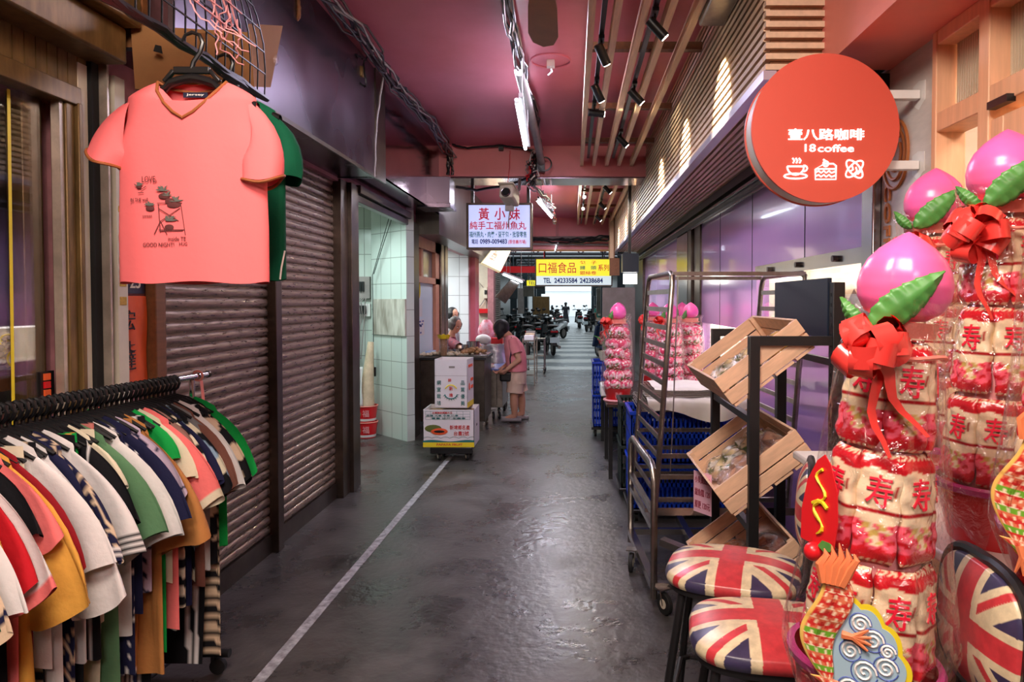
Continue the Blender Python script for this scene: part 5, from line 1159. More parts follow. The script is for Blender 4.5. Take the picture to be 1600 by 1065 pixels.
def dragon(par, T):
    """printed dragon and cloud cutout: cloud card with yellow edge, dragon body, claws"""
    def blob(pts, d, z, mat, name): obj(name, MB().prism(pts, d, T @ Matrix.Translation((0, 0, z))), mat, par, local=True, smooth=False)
    edge = []; n_ = 120
    for i in range(n_):
        a = 2 * PI * i / n_; r = 1 + .10 * abs(math.sin(a * 6)); edge.append((.012 + .078 * r * math.cos(a), -.01 + .098 * r * math.sin(a) - .025 * math.cos(a)))
    blob([(.012 + (x - .012) * 1.12, y * 1.12) for x, y in edge], .001, -.003, 'yel', 'yellow_edge'); blob(edge, .001, -.0015, M['cloudblue'], 'cloud')
    mb = MB(); m2 = MB()
    for cx_, cy_, r in ((.035, .035, .02), (.06, -.012, .02), (.022, -.03, .022), (-.005, .005, .018), (.04, -.075, .02), (-.005, -.07, .02), (.062, .02, .014), (.012, .062, .018), (.07, -.05, .014)):
        sp_ = [T @ Vector((cx_ + r * (1 - i / 26) * math.cos(i * .5), cy_ + r * (1 - i / 26) * math.sin(i * .5), .0005)) for i in range(24)]
        mb.tube(sp_, .0024, 4); m2.tube([T @ Vector((cx_ + r * 1.12 * math.cos(i * .3), cy_ + r * 1.12 * math.sin(i * .3), .0002)) for i in range(21)], .0012, 4)
    obj('cloud_swirls', mb, 'white', par, local=True); obj('cloud_outline', m2, 'bluep', par, local=True)
    mb = MB((1, 1, 1)); mb.cc = None
    def f(u, v):
        y = .17 - .25 * v; x = -.045 + .016 * math.sin(v * 7.5) - .012 * v; r = (.012 + .024 * math.sin(PI * min(1, v * 1.1)) ** .7) if v < .92 else .034 * (1 - v) / .08; a = 2 * PI * u
        return T @ Vector((x + r * math.cos(a), y, .003 + .006 * abs(math.sin(a))))
    def dc(u, v, p):
        row = v * 22; k = (row % 1); sc = (u * 10 + .5 * (int(row) % 2)) % 1
        if .38 < u % 1 < .62: return S(232, 190, 96)
        if abs(sc - .5) * 2 + k * .8 > 1.25: return S(248, 226, 190)
        return S(110, 170, 44) if v > .5 and int(row) % 3 == 0 else S(206, 44, 40) if int(row + sc) % 2 else S(224, 120, 84)
    mb.grid(f, 40, 120, cu=True, colfn=dc)
    obj('dragon_body', mb, 'vc', par, local=True)
    for cx_, cy_, a0 in ((.0, .035, 0), (-.035, -.085, -1.2)):
        mb = MB()
        for q in range(4): a = a0 + (q - 1.5) * .42; mb.tube([T @ Vector((cx_ - .02 * math.cos(a0), cy_ - .02 * math.sin(a0), .006)), T @ Vector((cx_, cy_, .007)), T @ Vector((cx_ + .034 * math.cos(a), cy_ + .034 * math.sin(a), .006))], [.008, .006, .002], 6)
        obj('claw', mb, M['dragonor'], par, local=True)
    mb = MB()
    for q in range(5): x_ = -.065 + .014 * q; mb.tube([T @ Vector((x_ * .6 - .018, .13, .006)), T @ Vector((x_, .165, .007)), T @ Vector((x_ + .012, .185, .006)), T @ Vector((x_ + .006, .212 - .008 * abs(q - 2), .005))], [.009, .009, .006, .001], 6)
    obj('mane', mb, M['dragonor'], par, local=True)
M['cloudblue'] = mk('pale blue print', S(160, 190, 204), .5); M['dragonor'] = mk('orange print', S(228, 128, 80), .5)
def candy_tower(loc, rot, label, seed=0, dz=0, deco=None, bowat=None, turn=0, leaf=True):
    t = thing('candy_tower', label, 'gift tower', loc, rot, group='longevity candy towers')
    rr = random.Random(seed)
    obj('bucket', MB().lathe([(0, 0), (.105, 0), (.108, .006), (.138, .145)], 40), 'red', t, local=True)
    obj('bucket_rim', MB().lathe([(.136, .130), (.146, .132), (.150, .146), (.146, .152), (.134, .150)], 40), 'bucketp', t, local=True)
    tx = obj('bucket_writing', text(MB(), '囍', (0, 0, 0), .07, .07, FACE((0, -.131, .075)), bold=.02), 'pinkpl', t, local=True, smooth=False)
    tiers = ((.150, .112, 8), (.365, .094, 7), (.575, .078, 6)); H = 0
    for ti, (z0, r, n_) in enumerate(tiers):
        for k in range(n_):
            a = -PI / 2 + 2 * PI * (k + .5 * (ti % 2)) / n_ + turn + rr.uniform(-.03, .03)
            p = copy_part(pk0, t, (r * math.cos(a), r * math.sin(a), z0), (rr.uniform(-.05, .02) - .09, rr.uniform(-.04, .04), a + PI / 2))
            if math.sin(a) < .35:
                s_ = copy_part(shou0, p, (0, -.0178, .133)); s2 = copy_part(hbar0, p, (0, -.0162, .133))
    top = .575 + .215
    obj('inner_core', MB().lathe([(.10, .14), (.085, .36), (.07, .57), (.05, .78), (0, .79)], 24), 'pinkpl', t, local=True)
    obj('top_collar', MB().lathe([(.0, top + .0), (.072, top), (.076, top + .03), (0, top + .032)], 36), 'pinkwall', t, local=True)
    pz = top + .034; obj('peach', peach_mesh(), 'peach', t, local=True, ang=80)
    pch = [c for c in COL.objects if c.parent is t and c.name.startswith('peach')][0]; pch.location = (.01, 0, pz); pch.rotation_euler = (0, -rot[1], seed)
    if leaf:
        for k, (yaw, lean, sc) in enumerate(((-.15, .80, 1.0), (-.9, -.75, .45))):
            lf = obj('leaf', leaf_mesh(.165 * sc, .065 * sc), 'leaf', t, local=True, ang=60); lf.location = (-.085, -.075 if k == 0 else -.05, pz - .02); lf.rotation_euler = (0.10, lean, yaw)
            lf.modifiers.new('thick', 'SOLIDIFY').thickness = .002
    obj('cellophane', wrap_mesh([(.100, .0), (.155, .14), (.163, .2), (.138, .36), (.120, .5), (.112, .6), (.098, .74), (.088, .80), (.105, .86)], .0045, seed), 'clear', t, local=True)
    obj('tie_ribbon', MB().tube([(.094 * math.cos(a * PI / 12), .094 * math.sin(a * PI / 12), .755 + .004 * math.sin(a)) for a in range(24)], .005, 6, closed=True), 'pinkwall', t, local=True)
    if bowat:
        rt = [bowat[0], bowat[1], bowat[2]]; m = _world(t); bow(t, m @ Vector(rt), .068, seed + 3, tails=((.02, -.01, -.2), (.085, -.02, -.16)))
    if deco:
        for T in deco: dragon(t, T)
    return t
def side_T(a, r, z, roll=0, sc=1.0):
    """frame on the tower's side at angle a"""
    n_ = Vector((math.cos(a), math.sin(a), 0)); right = Vector((0, 0, 1)).cross(n_); return frame(n_ * r + Vector((0, 0, z)), right, (0, 0, 1)) @ Matrix.Rotation(roll, 4, 'Z') @ Matrix.Scale(sc, 4)
def red_plaque(par, a, r, z):
    T = side_T(a, r, z)
    pts = [(-.05, -.08), (.05, -.08), (.055, -.02), (.045, .04), (.02, .085), (0, .1), (-.02, .085), (-.045, .04), (-.055, -.02)]
    obj('red_plaque', MB().prism(pts, .002, T), 'red', par, local=True, smooth=False)
    obj('gold_scroll', MB().tube([T @ Vector((.016 * math.sin(i * .6), -.055 + i * .006, .004)) for i in range(22)], [.0018 + .0022 * abs(math.sin(i * .8)) for i in range(22)], 5).tube([T @ Vector((-.02 + .015 * i, .0 + .01 * math.sin(i), .004)) for i in range(4)], .004, 5), 'yel', par, local=True)
    obj('small_peach', MB().ball(T @ Vector((.0, -.09, .008)), (.018, .018, .018), 10), 'red', par, local=True)
    for q in (-1, 1): obj('small_leaf', MB().prism([(0, 0), (.015, .01), (.035, .006), (.045, 0), (.035, -.01), (.015, -.01)], .002, T @ Matrix.Translation((.012, -.09 + .016 * q, .006)) @ Matrix.Rotation(.3 * q, 4, 'Z')), 'leaf', par, local=True, smooth=False)
t1 = candy_tower((.575, 1.36, .742), (0, .085, 0), 'tall candy tower nearest the camera, standing on the front stool seat under a pink peach', 1, deco=[side_T(-2.12, .168, .215, .06, .92)], bowat=(-.088, -.09, .765))
red_plaque(t1, -2.85, .136, .45)
t2 = candy_tower((1.10, 2.14, 1.016), (0, .02, 0), 'candy tower at the back of the stone table, directly behind the nearest tower', 2, bowat=(-.09, -.07, .72), turn=.3)
t3 = candy_tower((1.04, 1.66, 1.016), (0, 0, 0), 'candy tower on the stone table at the right with the highest peach', 3, bowat=(-.10, -.06, .74), turn=.2)
bow(t3, _world(t3) @ Vector((.10, -.08, .80)), .05, 14)
t4 = candy_tower((.985, 1.30, 1.016), (0, 0, 0), 'candy tower cut off by the right picture edge', 4, deco=[side_T(-2.5, .17, .20, -.1, 1.0)], turn=.1)
for o in (pk0, shou0, hbar0): bpy.data.objects.remove(o)

# ---------------------------------------------------------------- black display shelf with three tilted crates
yn, yf = 2.92, 3.70; xf, xr = .775, 1.13
t = thing('display_shelf', 'black steel display shelf holding three tilted pine crates', 'shelf', ((xf + xr) / 2, (yn + yf) / 2, 0))
for y in (yn, yf):
    obj('front_post', MB().bb((xf - .022, y - .022, 0), (xf + .022, y + .022, 1.45)), 'blackm', t, bevel=.002)
    obj('rear_post', MB().bb((xr - .025, y - .025, 0), (xr + .025, y + .025, 1.68)), 'blackm', t, bevel=.002)
    obj('side_rail', MB().bb((xf, y - .02, 1.41), (xr, y + .02, 1.45)), 'blackm', t); obj('bottom_rail', MB().bb((xf, y - .015, .12), (xr, y + .015, .15)), 'blackm', t)
for k in range(3):
    z = 1.17 - .475 * k; obj('crate_support', MB().bb((xf - .015, yn, z - .1), (xf + .015, yf, z - .07)).bb((xr - .02, yn, z + .15), (xr + .0, yf, z + .18)), 'blackm', t)
mb = MB()
for k in range(34): mb.bb((xr - .027, yn - .004, .2 + k * .043), (xr - .0245, yn + .004, .215 + k * .043))
obj('post_slots', mb, 'dark', t)
M['navyboard'] = mk('dark blue glossy board', S(8, 26, 48), .5)
obj('top_board', MB().bb((xr - .03, yn + .03, 1.44), (xr - .012, yf + .02, 1.70)), 'navyboard', t)
CW, CL, CD = .44, .70, .135      # slope length, length along the aisle, depth
ctilt = -math.radians(37)
def crate(k):
    z0 = 1.135 - .475 * k; t = thing('wooden_crate', ['top tilted pine crate on the black shelf, holding bread and snack packs', 'middle tilted pine crate on the black shelf with the pink price card', 'bottom tilted pine crate on the black shelf, behind the stool seats'][k], 'crate', (.70, (yn + yf) / 2 - .03, z0), (0, ctilt, 0), group='tilted crates on the black shelf')
    b = .011
    for s in (-1, 1):
        obj('side_board', MB().box((CW / 2, s * CL / 2, .022 + .03), (CW, b, .058)), 'cratewood', t, local=True, bevel=.0015); obj('side_board', MB().box((CW / 2, s * CL / 2, .122), (CW, b, .066)), 'cratewood', t, local=True, bevel=.0015)
        x = .006 if s < 0 else CW - .006
        obj('end_board', MB().box((x, 0, .052), (b, CL - .012, .058)), 'cratewood', t, local=True, bevel=.0015); obj('end_board', MB().box((x, 0, .122), (b, CL - .012, .066)), 'cratewood', t, local=True, bevel=.0015)
        for q in (-1, 1): obj('corner_block', MB().box((.022 if s < 0 else CW - .022, q * (CL / 2 - .018), .082), (.022, .024, .14)), 'cratewood', t, local=True)
    for q in range(4): obj('bottom_board', MB().box((.055 + .11 * q, 0, .012), (.095, CL, .011)), 'cratewood', t, local=True)
    return t
crs = [crate(k) for k in range(3)]
def pack(cr, x, y, sx, sy, sz, label, cf, seed, name='bread_pack', mat='gloss', bag=True):
    rd_ = random.Random(seed); ph = [rd_.uniform(0, 6) for _ in range(5)]
    T = _world(cr) @ Matrix.Translation((x, y, .02)); mb = MB((1, 1, 1)); mb.cc = None
    def f(u, v):
        a = 2 * PI * u; c_, s_ = math.cos(a), math.sin(a); r = (abs(c_) ** 3 + abs(s_) ** 3) ** (-1 / 3); f_ = math.sin(PI * v) ** .35 if 0 < v < 1 else 0
        bump = 1 + .18 * math.sin(c_ * 5 + ph[0] + v * 9) * math.sin(s_ * 4 + ph[1])
        return Vector((r * c_ * sx / 2 * f_, r * s_ * sy / 2 * f_, sz * (1 - math.cos(PI * v)) / 2 * bump))
    mb.grid(f, 40, 24, cu=True, colfn=lambda u, v, p: cf(p.x / sx, p.y / sy, ph)); loc = T.translation
    t = thing(name, label, 'snack pack', tuple(loc), cr.rotation_euler[:])
    obj('contents', mb, mat, t, local=True, ang=80)
    if bag:
        m2 = MB().grid(lambda u, v: f(u, v) * 1.07 + Vector((.006 * math.sin(u * 50 + v * 30), .006 * math.sin(v * 40 + u * 21), -.003)), 60, 30, cu=True); obj('clear_wrapper', m2, 'bag', t, local=True)
    return t
lab_c = lambda x, y, ph: S(76, 104, 40) if (abs(x) > .38 or abs(y) > .42) and math.sin(x * 30 + y * 17 + ph[0]) > -.2 else S(70, 84, 50) if math.sin(y * 26 + ph[1]) * math.sin(x * 18 + ph[2]) > .62 else S(226, 200, 150) if math.sin(y * 9 + x * 7) > -.4 else S(222, 212, 190)
bread = lambda x, y, ph: S(196, 150, 124) if math.sin(x * 20 + ph[0]) * math.sin(y * 17 + ph[1]) > -.1 else S(160, 118, 104)
bun = lambda x, y, ph: S(228, 178, 96); darkb = lambda x, y, ph: S(132, 70, 44) if math.sin(x * 26 + ph[0]) * math.sin(y * 31 + ph[1]) > -.2 else S(84, 40, 30)
pack(crs[0], .12, .12, .20, .24, .06, 'snack pack with green and cream label low in the top crate', lab_c, 1)
pack(crs[0], .27, .10, .14, .20, .06, 'second labelled snack pack higher up in the top crate', lab_c, 2)
pack(crs[0], .34, -.14, .13, .18, .09, 'golden bun pack at the upper end of the top crate', bun, 3)
pack(crs[0], .14, -.16, .18, .22, .05, 'cream labelled pack in the near corner of the top crate', lab_c, 4)
pack(crs[1], .14, .16, .22, .24, .06, 'snack pack with cream and green label at the far side of the middle crate', lab_c, 5)
pack(crs[1], .30, .20, .16, .2, .06, 'labelled pack in the far upper corner of the middle crate', lab_c, 6)
pack(crs[1], .15, -.12, .22, .24, .08, 'shiny bag of sliced bread low in the middle crate', bread, 7)
pack(crs[1], .32, -.10, .17, .30, .09, 'shiny bag of sliced bread at the upper end of the middle crate', bread, 8)
pack(crs[2], .14, .10, .22, .24, .07, 'orange brown snack pack in the bottom crate', lambda x, y, ph: S(186, 104, 60), 9)
pack(crs[2], .28, -.12, .26, .30, .10, 'bag of dark brown snacks in the bottom crate', darkb, 10)
# pink price card hanging on the middle crate
cA = at(1088, 736, 3.55); t = thing('price_card', 'pink price card with red prices hanging from the corner of the middle crate', 'price card', tuple(cA))
T = frame(at(1098, 770, 3.42), (.55, -.80, 0), (0, 0, 1)); M['pinkcard'] = mk('pink card', S(236, 186, 208), .4); M['cardred'] = mk('dark red print', S(150, 44, 70), .6)
hh = (at(1098, 735, 3.42).z - at(1098, 806, 3.42).z) / 2; obj('card', MB().prism([(-.062, -hh * .9), (.062, -hh * .9), (.062, hh * .9), (-.062, hh * .9)], .002, T), 'pinkcard', t, smooth=False)
mb = MB()
for k, s_ in enumerate(('小貝烏22元', '甜魚糕 120', '原更 120元')): text(mb, s_, (0, hh * .55 - k * hh * .55, .003), .036, .105, T, bold=.0)
obj('writing', mb, 'cardred', t, smooth=False)
# ================================================================ MIDDLE GROUND, RIGHT: rack, trolley, crates, trays, far towers
def caster(par, x, y, r=.05, ang=0, plate=None):
    z = r; R = Matrix.Rotation(ang, 3, 'Z'); d = R @ Vector((0, 1, 0)); s_ = R @ Vector((1, 0, 0)); c0 = Vector((x, y, r)); e = .0 * d
    w_ = obj('wheel', MB().cyl(c0 - s_ * .012, c0 + s_ * .012, r, n=24), 'rubber', par, bevel=.003)
    obj('hub', MB().cyl(c0 - s_ * .0135, c0 + s_ * .0135, r * .45, n=14), 'cream', w_)
    obj('fork', MB().sq(c0 + s_ * .018, c0 + s_ * .018 + d * .02 + Vector((0, 0, r * 1.3)), .004, .03).sq(c0 - s_ * .018, c0 - s_ * .018 + d * .02 + Vector((0, 0, r * 1.3)), .004, .03).box(c0 + d * .02 + Vector((0, 0, r * 1.32)), (.06, .06, .006), R), 'steelb', par)
LN, LF, RN, RF = Vector((.566, 3.86, 1.76)), Vector((.515, 4.64, 1.76)), Vector((1.32, 3.86, 1.76)), Vector((1.285, 4.64, 1.76))
lean = Vector((-.095, 0, 0)); ZB = .43
t = thing('bakery_rack', 'tall stainless steel bakery tray rack standing on the low trolley', 'rack', (.9, 4.2, ZB))
def low(p, z): f = (1.76 - z) / (1.76 - ZB); return Vector((p.x, p.y, z)) + lean * f
for A_, B_ in ((LN, LF), (RN, RF)):
    e = (B_ - A_) * .09; pts = [low(A_, ZB), low(A_, 1.0), low(A_, 1.69), A_ + e * .25 + Vector((0, 0, -.02)), A_ + e, B_ - e, B_ - e * .25 + Vector((0, 0, -.02)), low(B_, 1.69), low(B_, 1.0), low(B_, ZB)]
    fr_ = obj('side_frame', MB().tube(pts, .0165, 10), 'steelb', t)
    mb = MB()
    for k in range(12):
        z = 1.655 - .105 * k; rg = obj('rung', MB().sq(low(A_, z), low(B_, z), .012, .028), 'steelb', t)
for p, q in ((LN, RN), (LF, RF)): obj('top_rail', MB().sq(p + Vector((0, .02, -.005)), q + Vector((0, .02, -.005)), .022, .022), 'steelb', t)
for z in (.47, .60, .72): obj('cross_rail', MB().sq(low(LN, z), low(RN, z), .02, .025), 'steelb', t); obj('cross_rail', MB().sq(low(LF, z), low(RF, z), .02, .025), 'steelb', t)
obj('hanging_wire', MB().tube(wander([(.60, 3.9, 1.74), (.585, 3.9, 1.2), (.56, 3.9, .62)], 4, .002), .004, 5), 'steelb', t)
t = thing('tray_trolley', 'low stainless steel trolley on casters under the bakery rack', 'trolley', (.6, 4.1, 0))
for x_, dx in ((.42, -.05), (1.28, 0)):
    pts = [(x_, 3.5, .06), (x_, 3.5, .66), (x_ - .003, 3.53, .72), (x_ - .006, 3.60, .745), (x_ + dx + .006, 4.24, .745), (x_ + dx, 4.30, .72), (x_ + dx, 4.33, .66), (x_ + dx, 4.33, .06)]
    if x_ < 1: obj('end_frame', MB().tube(pts, .019, 10), 'steelb', t)
for z in (.50, .42): obj('side_bar', MB().sq((.42, 3.5, z), (.37, 4.33, z), .025, .03), 'steel', t)
obj('base_bar', MB().sq((.42, 3.5, .13), (.37, 4.33, .13), .04, .04), 'steel', t); obj('base_bar', MB().sq((.74, 3.74, .13), (.72, 4.60, .13), .04, .04), 'steel', t)
obj('base_bar', MB().sq((.41, 3.50, .13), (.70, 3.50, .13), .035, .035), 'steel', t); obj('base_bar', MB().sq((.37, 4.33, .13), (1.2, 4.33, .13), .035, .035), 'steel', t)
for y in (3.80, 4.62): obj('carrier_channel', MB().sq((.40, y, .415), (1.25, y, .415), .05, .02).sq((.40, y - .022, .432), (1.25, y - .022, .432), .005, .03), 'steel', t)
obj('channel_stub', MB().sq((.46, 3.5, .36), (.62, 3.38, .33), .05, .035), 'steel', t)
caster(t, .47, 3.45, .055, .5); caster(t, .345, 4.0, .055, -.2); caster(t, .70, 3.72, .055, .2); caster(t, 1.1, 4.5, .055, .2)

def crate_mesh(w, d, h, slot=.032):
    mb = MB(); th = .008
    for z0, z1 in ((0, .035), (h - .05, h - .02), (h * .48, h * .48 + .03)):
        mb.bb((-w / 2, -d / 2, z0), (w / 2, -d / 2 + th, z1)).bb((-w / 2, d / 2 - th, z0), (w / 2, d / 2, z1)).bb((-w / 2, -d / 2, z0), (-w / 2 + th, d / 2, z1)).bb((w / 2 - th, -d / 2, z0), (w / 2, d / 2, z1))
    mb.bb((-w / 2 - .012, -d / 2 - .012, h - .022), (w / 2 + .012, -d / 2 + .012, h)).bb((-w / 2 - .012, d / 2 - .012, h - .022), (w / 2 + .012, d / 2 + .012, h)).bb((-w / 2 - .012, -d / 2, h - .022), (-w / 2 + .012, d / 2, h)).bb((w / 2 - .012, -d / 2, h - .022), (w / 2 + .012, d / 2, h))
    x = -w / 2
    while x < w / 2: mb.bb((x, -d / 2, 0), (x + .013, -d / 2 + th, h)).bb((x, d / 2 - th, 0), (x + .013, d / 2, h)); x += slot
    y = -d / 2
    while y < d / 2: mb.bb((-w / 2, y, 0), (-w / 2 + th, y + .013, h)).bb((w / 2 - th, y, 0), (w / 2, y + .013, h)); y += slot
    mb.bb((-w / 2, -d / 2, 0), (w / 2, d / 2, .008))
    return mb
def pcrate(loc, w, d, h, mat, label, rotz=0, cat='crate', group=None):
    o = obj('plastic_crate', crate_mesh(w, d, h), mat, None, local=True, smooth=False); o.location = loc; o.rotation_euler = (0, 0, rotz); return tag(o, label, cat, group)
pcrate((.80, 5.12, .10), .76, .46, .33, 'blue', 'lower blue slatted plastic crate behind the bakery rack'); pcrate((.80, 5.12, .435), .76, .46, .37, 'blue', 'upper blue slatted plastic crate under the wire trays')
pcrate((.72, 5.68, .10), .66, .46, .34, 'green', 'lower dark slatted crate behind the blue crates'); pcrate((.72, 5.68, .445), .66, .46, .34, 'green', 'upper dark slatted crate behind the blue crates')
for x, y, w, lb in ((.80, 5.12, .8, 'black wheeled dolly under the blue crates behind the rack'), (.72, 5.68, .7, 'black wheeled dolly under the dark crates')):
    t = thing('crate_dolly', lb, 'dolly', (x, y, 0)); obj('platform', MB().bb((x - w / 2, y - .25, .075), (x + w / 2, y + .25, .099)), 'black', t, bevel=.006)
    for sx in (-1, 1):
        for sy in (-1, 1): obj('wheel', MB().cyl((x + sx * (w / 2 - .06) - .012, y + sy * .18, .037), (x + sx * (w / 2 - .06) + .012, y + sy * .18, .037), .037, n=16), 'rubber', t)
# stack of wire cooling trays with baking paper
def wire_tray(z, dx, label):
    x0, x1, y0, y1 = .50 + dx, 1.26 + dx, 4.80, 5.36; mb = MB().tube([(x0, y0, z), (x1, y0, z), (x1, y1, z), (x0, y1, z)], .004, 5, closed=True)
    n = 30
    for i in range(1, n): x = x0 + (x1 - x0) * i / n; mb.sq((x, y0, z), (x, y1, z), .0028)
    for i in range(1, 12): y = y0 + (y1 - y0) * i / 12; mb.sq((x0, y, z - .003), (x1, y, z - .003), .0028)
    return tag(obj('wire_tray', mb, 'wire', smooth=False), label, 'tray', 'stacked wire trays')
zs = .822
for k in range(7): wire_tray(zs + .012 * k, random.uniform(-.03, .03), 'wire cooling tray in the stack under the crumpled baking paper on the blue crate')
def sheet(name, x0, x1, y0, y1, z, drop, seed, label, mat='paper'):
    rd_ = random.Random(seed); p = [rd_.uniform(0, 6) for _ in range(4)]
    def f(u, v):
        x = x0 + (x1 - x0) * u; L = (y1 - y0) + drop; s_ = v * L; fold = .012 * math.sin(u * 13 + p[0]) + .01 * math.sin(u * 29 + p[1])
        if s_ < y1 - y0: return Vector((x, y1 - s_, z + .004 * math.sin(u * 20 + v * 9 + p[2])))
        q = s_ - (y1 - y0); return Vector((x + .01 * math.sin(q * 20), y0 - .012 - abs(fold) * min(1, q * 10) - .25 * q * 0, z - q * (1 + .35 * math.sin(u * 7 + p[3]))))
    return tag(obj(name, MB().grid(f, 50, 22), mat, ang=180), label, 'paper')
sheet('baking_paper', .52, 1.28, 4.78, 5.3, zs + .092, .12, 3, 'crumpled white baking paper draped between the stacked wire trays')
for k in range(4): wire_tray(zs + .106 + .012 * k, random.uniform(-.02, .05), 'wire cooling tray in the stack above the crumpled baking paper')
sheet('baking_paper', .58, 1.22, 4.86, 5.34, zs + .158, .015, 5, 'flat sheet of white baking paper on top of the wire trays')

# table with the pink peach towers farther back
t = thing('trestle_table', 'black legged table carrying the peach bun towers', 'table', (.8, 6.9, 0))
obj('top', MB().bb((.30, 6.05, .655), (1.38, 7.85, .68)), 'steeld', t)
for x, y in ((.34, 6.12), (.34, 7.78), (1.34, 6.12), (1.34, 7.78), (.34, 6.9)): obj('leg', MB().bb((x - .018, y - .018, 0), (x + .018, y + .018, .655)), 'black', t)
tag(obj('foam_box', MB().bb((.27, 6.55, .681), (.40, 6.85, .79)), 'white', bevel=.01), 'small white foam box at the aisle end of the tower table', 'box')
bun_m = MB((1, 1, 1)); bun_m.cc = None
bun_m.ball((0, 0, 0), (.056, .056, .053), 22, colfn=lambda u, v, p: S(250, 226, 226) if math.sin(p.x * 150 + p.z * 90) * math.sin(p.y * 130 + 1) > .35 else S(232, 70, 110) if p.z > .0 + .02 * math.sin(u * 12) else S(246, 160, 184) if p.z > -.028 + .012 * math.sin(u * 19) else S(96, 120, 56) if math.sin(u * 30) > -.2 else S(210, 50, 70))
bun0 = obj('peach_bun', bun_m, 'gloss', None, local=True)
def bun_tower(loc, label, seed, bw=True):
    t = thing('peach_bun_tower', label, 'gift tower', loc, group='peach bun towers on the far table'); rr = random.Random(seed)
    obj('bucket', MB().lathe([(0, 0), (.10, 0), (.125, .12), (.128, .125)], 28), 'red', t, local=True); obj('bucket_rim', MB().tube([(.125 * math.cos(a * PI / 12), .125 * math.sin(a * PI / 12), .012) for a in range(24)], .012, 6, closed=True), 'pinkpl', t, local=True)
    obj('bucket_writing', text(MB(), '囍', (0, 0, 0), .06, .06, FACE((0, -.116, .065)), bold=.02), 'pinkpl', t, local=True, smooth=False)
    for ti in range(6):
        r = .085 - .005 * ti; n_ = 7 - (ti > 2)
        for k in range(n_):
            a = 2 * PI * (k + .5 * (ti % 2)) / n_ + rr.uniform(-.1, .1); copy_part(bun0, t, (r * math.cos(a), r * math.sin(a), .150 + .096 * ti + rr.uniform(-.012, .012)), (rr.uniform(-.7, .7), rr.uniform(-.7, .7), rr.uniform(0, 6)))
    obj('inner_core', MB().lathe([(.07, .1), (.05, .70), (0, .71)], 16), 'pinkpl', t, local=True)
    obj('top_collar', MB().lathe([(0, .72), (.075, .72), (.078, .75), (0, .752)], 24), 'pinkwall', t, local=True)
    pc = obj('peach', peach_mesh(.077, .155), 'peach', t, local=True, ang=80); pc.location = (0, 0, .753)
    lf = obj('leaf', leaf_mesh(.12, .05), 'leaf', t, local=True, ang=60); lf.location = (-.085, -.05, .74); lf.rotation_euler = (.1, .45, .2)
    obj('cellophane', wrap_mesh([(.10, .02), (.140, .12), (.145, .2), (.138, .4), (.128, .6), (.11, .72), (.12, .78)], .005, seed, 48), 'clear', t, local=True)
    obj('tie_ribbon', MB().tube([(.085 * math.cos(a * PI / 8), .085 * math.sin(a * PI / 8), .715) for a in range(16)], .006, 5, closed=True), 'pinkwall', t, local=True)
    if bw: bow(t, _world(t) @ Vector((-.11, -.06, .72)), .055, seed, tails=((-.01, 0, -.14), (.03, 0, -.12)))
bun_tower((.415, 6.28, .681), 'peach bun tower nearest the aisle on the far table', 21)
bun_tower((.505, 7.45, .681), 'peach bun tower behind the one nearest the aisle', 22, False)
bun_tower((.86, 7.35, .681), 'peach bun tower seen just left of the bakery rack post', 23)
bun_tower((.93, 6.55, .681), 'peach bun tower behind the rungs of the bakery rack, in the middle', 24)
bun_tower((1.20, 7.5, .681), 'peach bun tower at the wall, farthest back on the table', 25, False)
bun_tower((1.17, 6.78, .681), 'rightmost peach bun tower on the far table, right of the rack post', 26, False)
bpy.data.objects.remove(bun0)
# blue crates, flower basket and board beyond the table
pcrate((.42, 8.25, .12), .36, .5, .38, 'blue', 'lower far blue crate at the aisle edge beyond the tower table'); pcrate((.42, 8.25, .505), .36, .5, .38, 'blue', 'upper far blue crate at the aisle edge beyond the tower table')
t = thing('crate_dolly', 'far black dolly under the two blue crates beyond the tower table', 'dolly', (.42, 8.25, 0)); obj('platform', MB().bb((.22, 7.98, .09), (.62, 8.52, .118)), 'black', t)
for sx in (-1, 1):
    for sy in (-1, 1): obj('wheel', MB().cyl((.42 + sx * .15 - .012, 8.25 + sy * .2, .045), (.42 + sx * .15 + .012, 8.25 + sy * .2, .045), .045, n=14), 'rubber', t)
t = thing('flower_basket', 'small basket of dried flowers and leaves on the far blue crates', 'flowers', (.40, 8.2, .887))
obj('pot', MB().lathe([(0, .887), (.07, .887), (.10, 1.0)], 16, (.40, 8.2, 0)), 'cream', t)
M['flowerp'] = mk('mixed flowers', S(214, 160, 150), .7, col2=S(150, 40, 50), vs=22); mb = MB(); m2 = MB()
for k in range(26):
    a = random.uniform(0, 6.28); r = random.uniform(0, .13); p = Vector((.40 + r * math.cos(a), 8.2 + r * math.sin(a), 1.03 + random.uniform(0, .24))); (mb if k % 3 else m2).ball(p, random.uniform(.02, .036), 7)
for k in range(10): a = random.uniform(0, 6.28); m2.tube([(.4, 8.2, 1.0), (.4 + .1 * math.cos(a), 8.2 + .1 * math.sin(a), 1.15), (.4 + .19 * math.cos(a), 8.2 + .19 * math.sin(a), 1.18)], [.006, .012, .002], 4)
obj('blossoms', mb, 'flowerp', t); obj('foliage', m2, 'leaf', t)

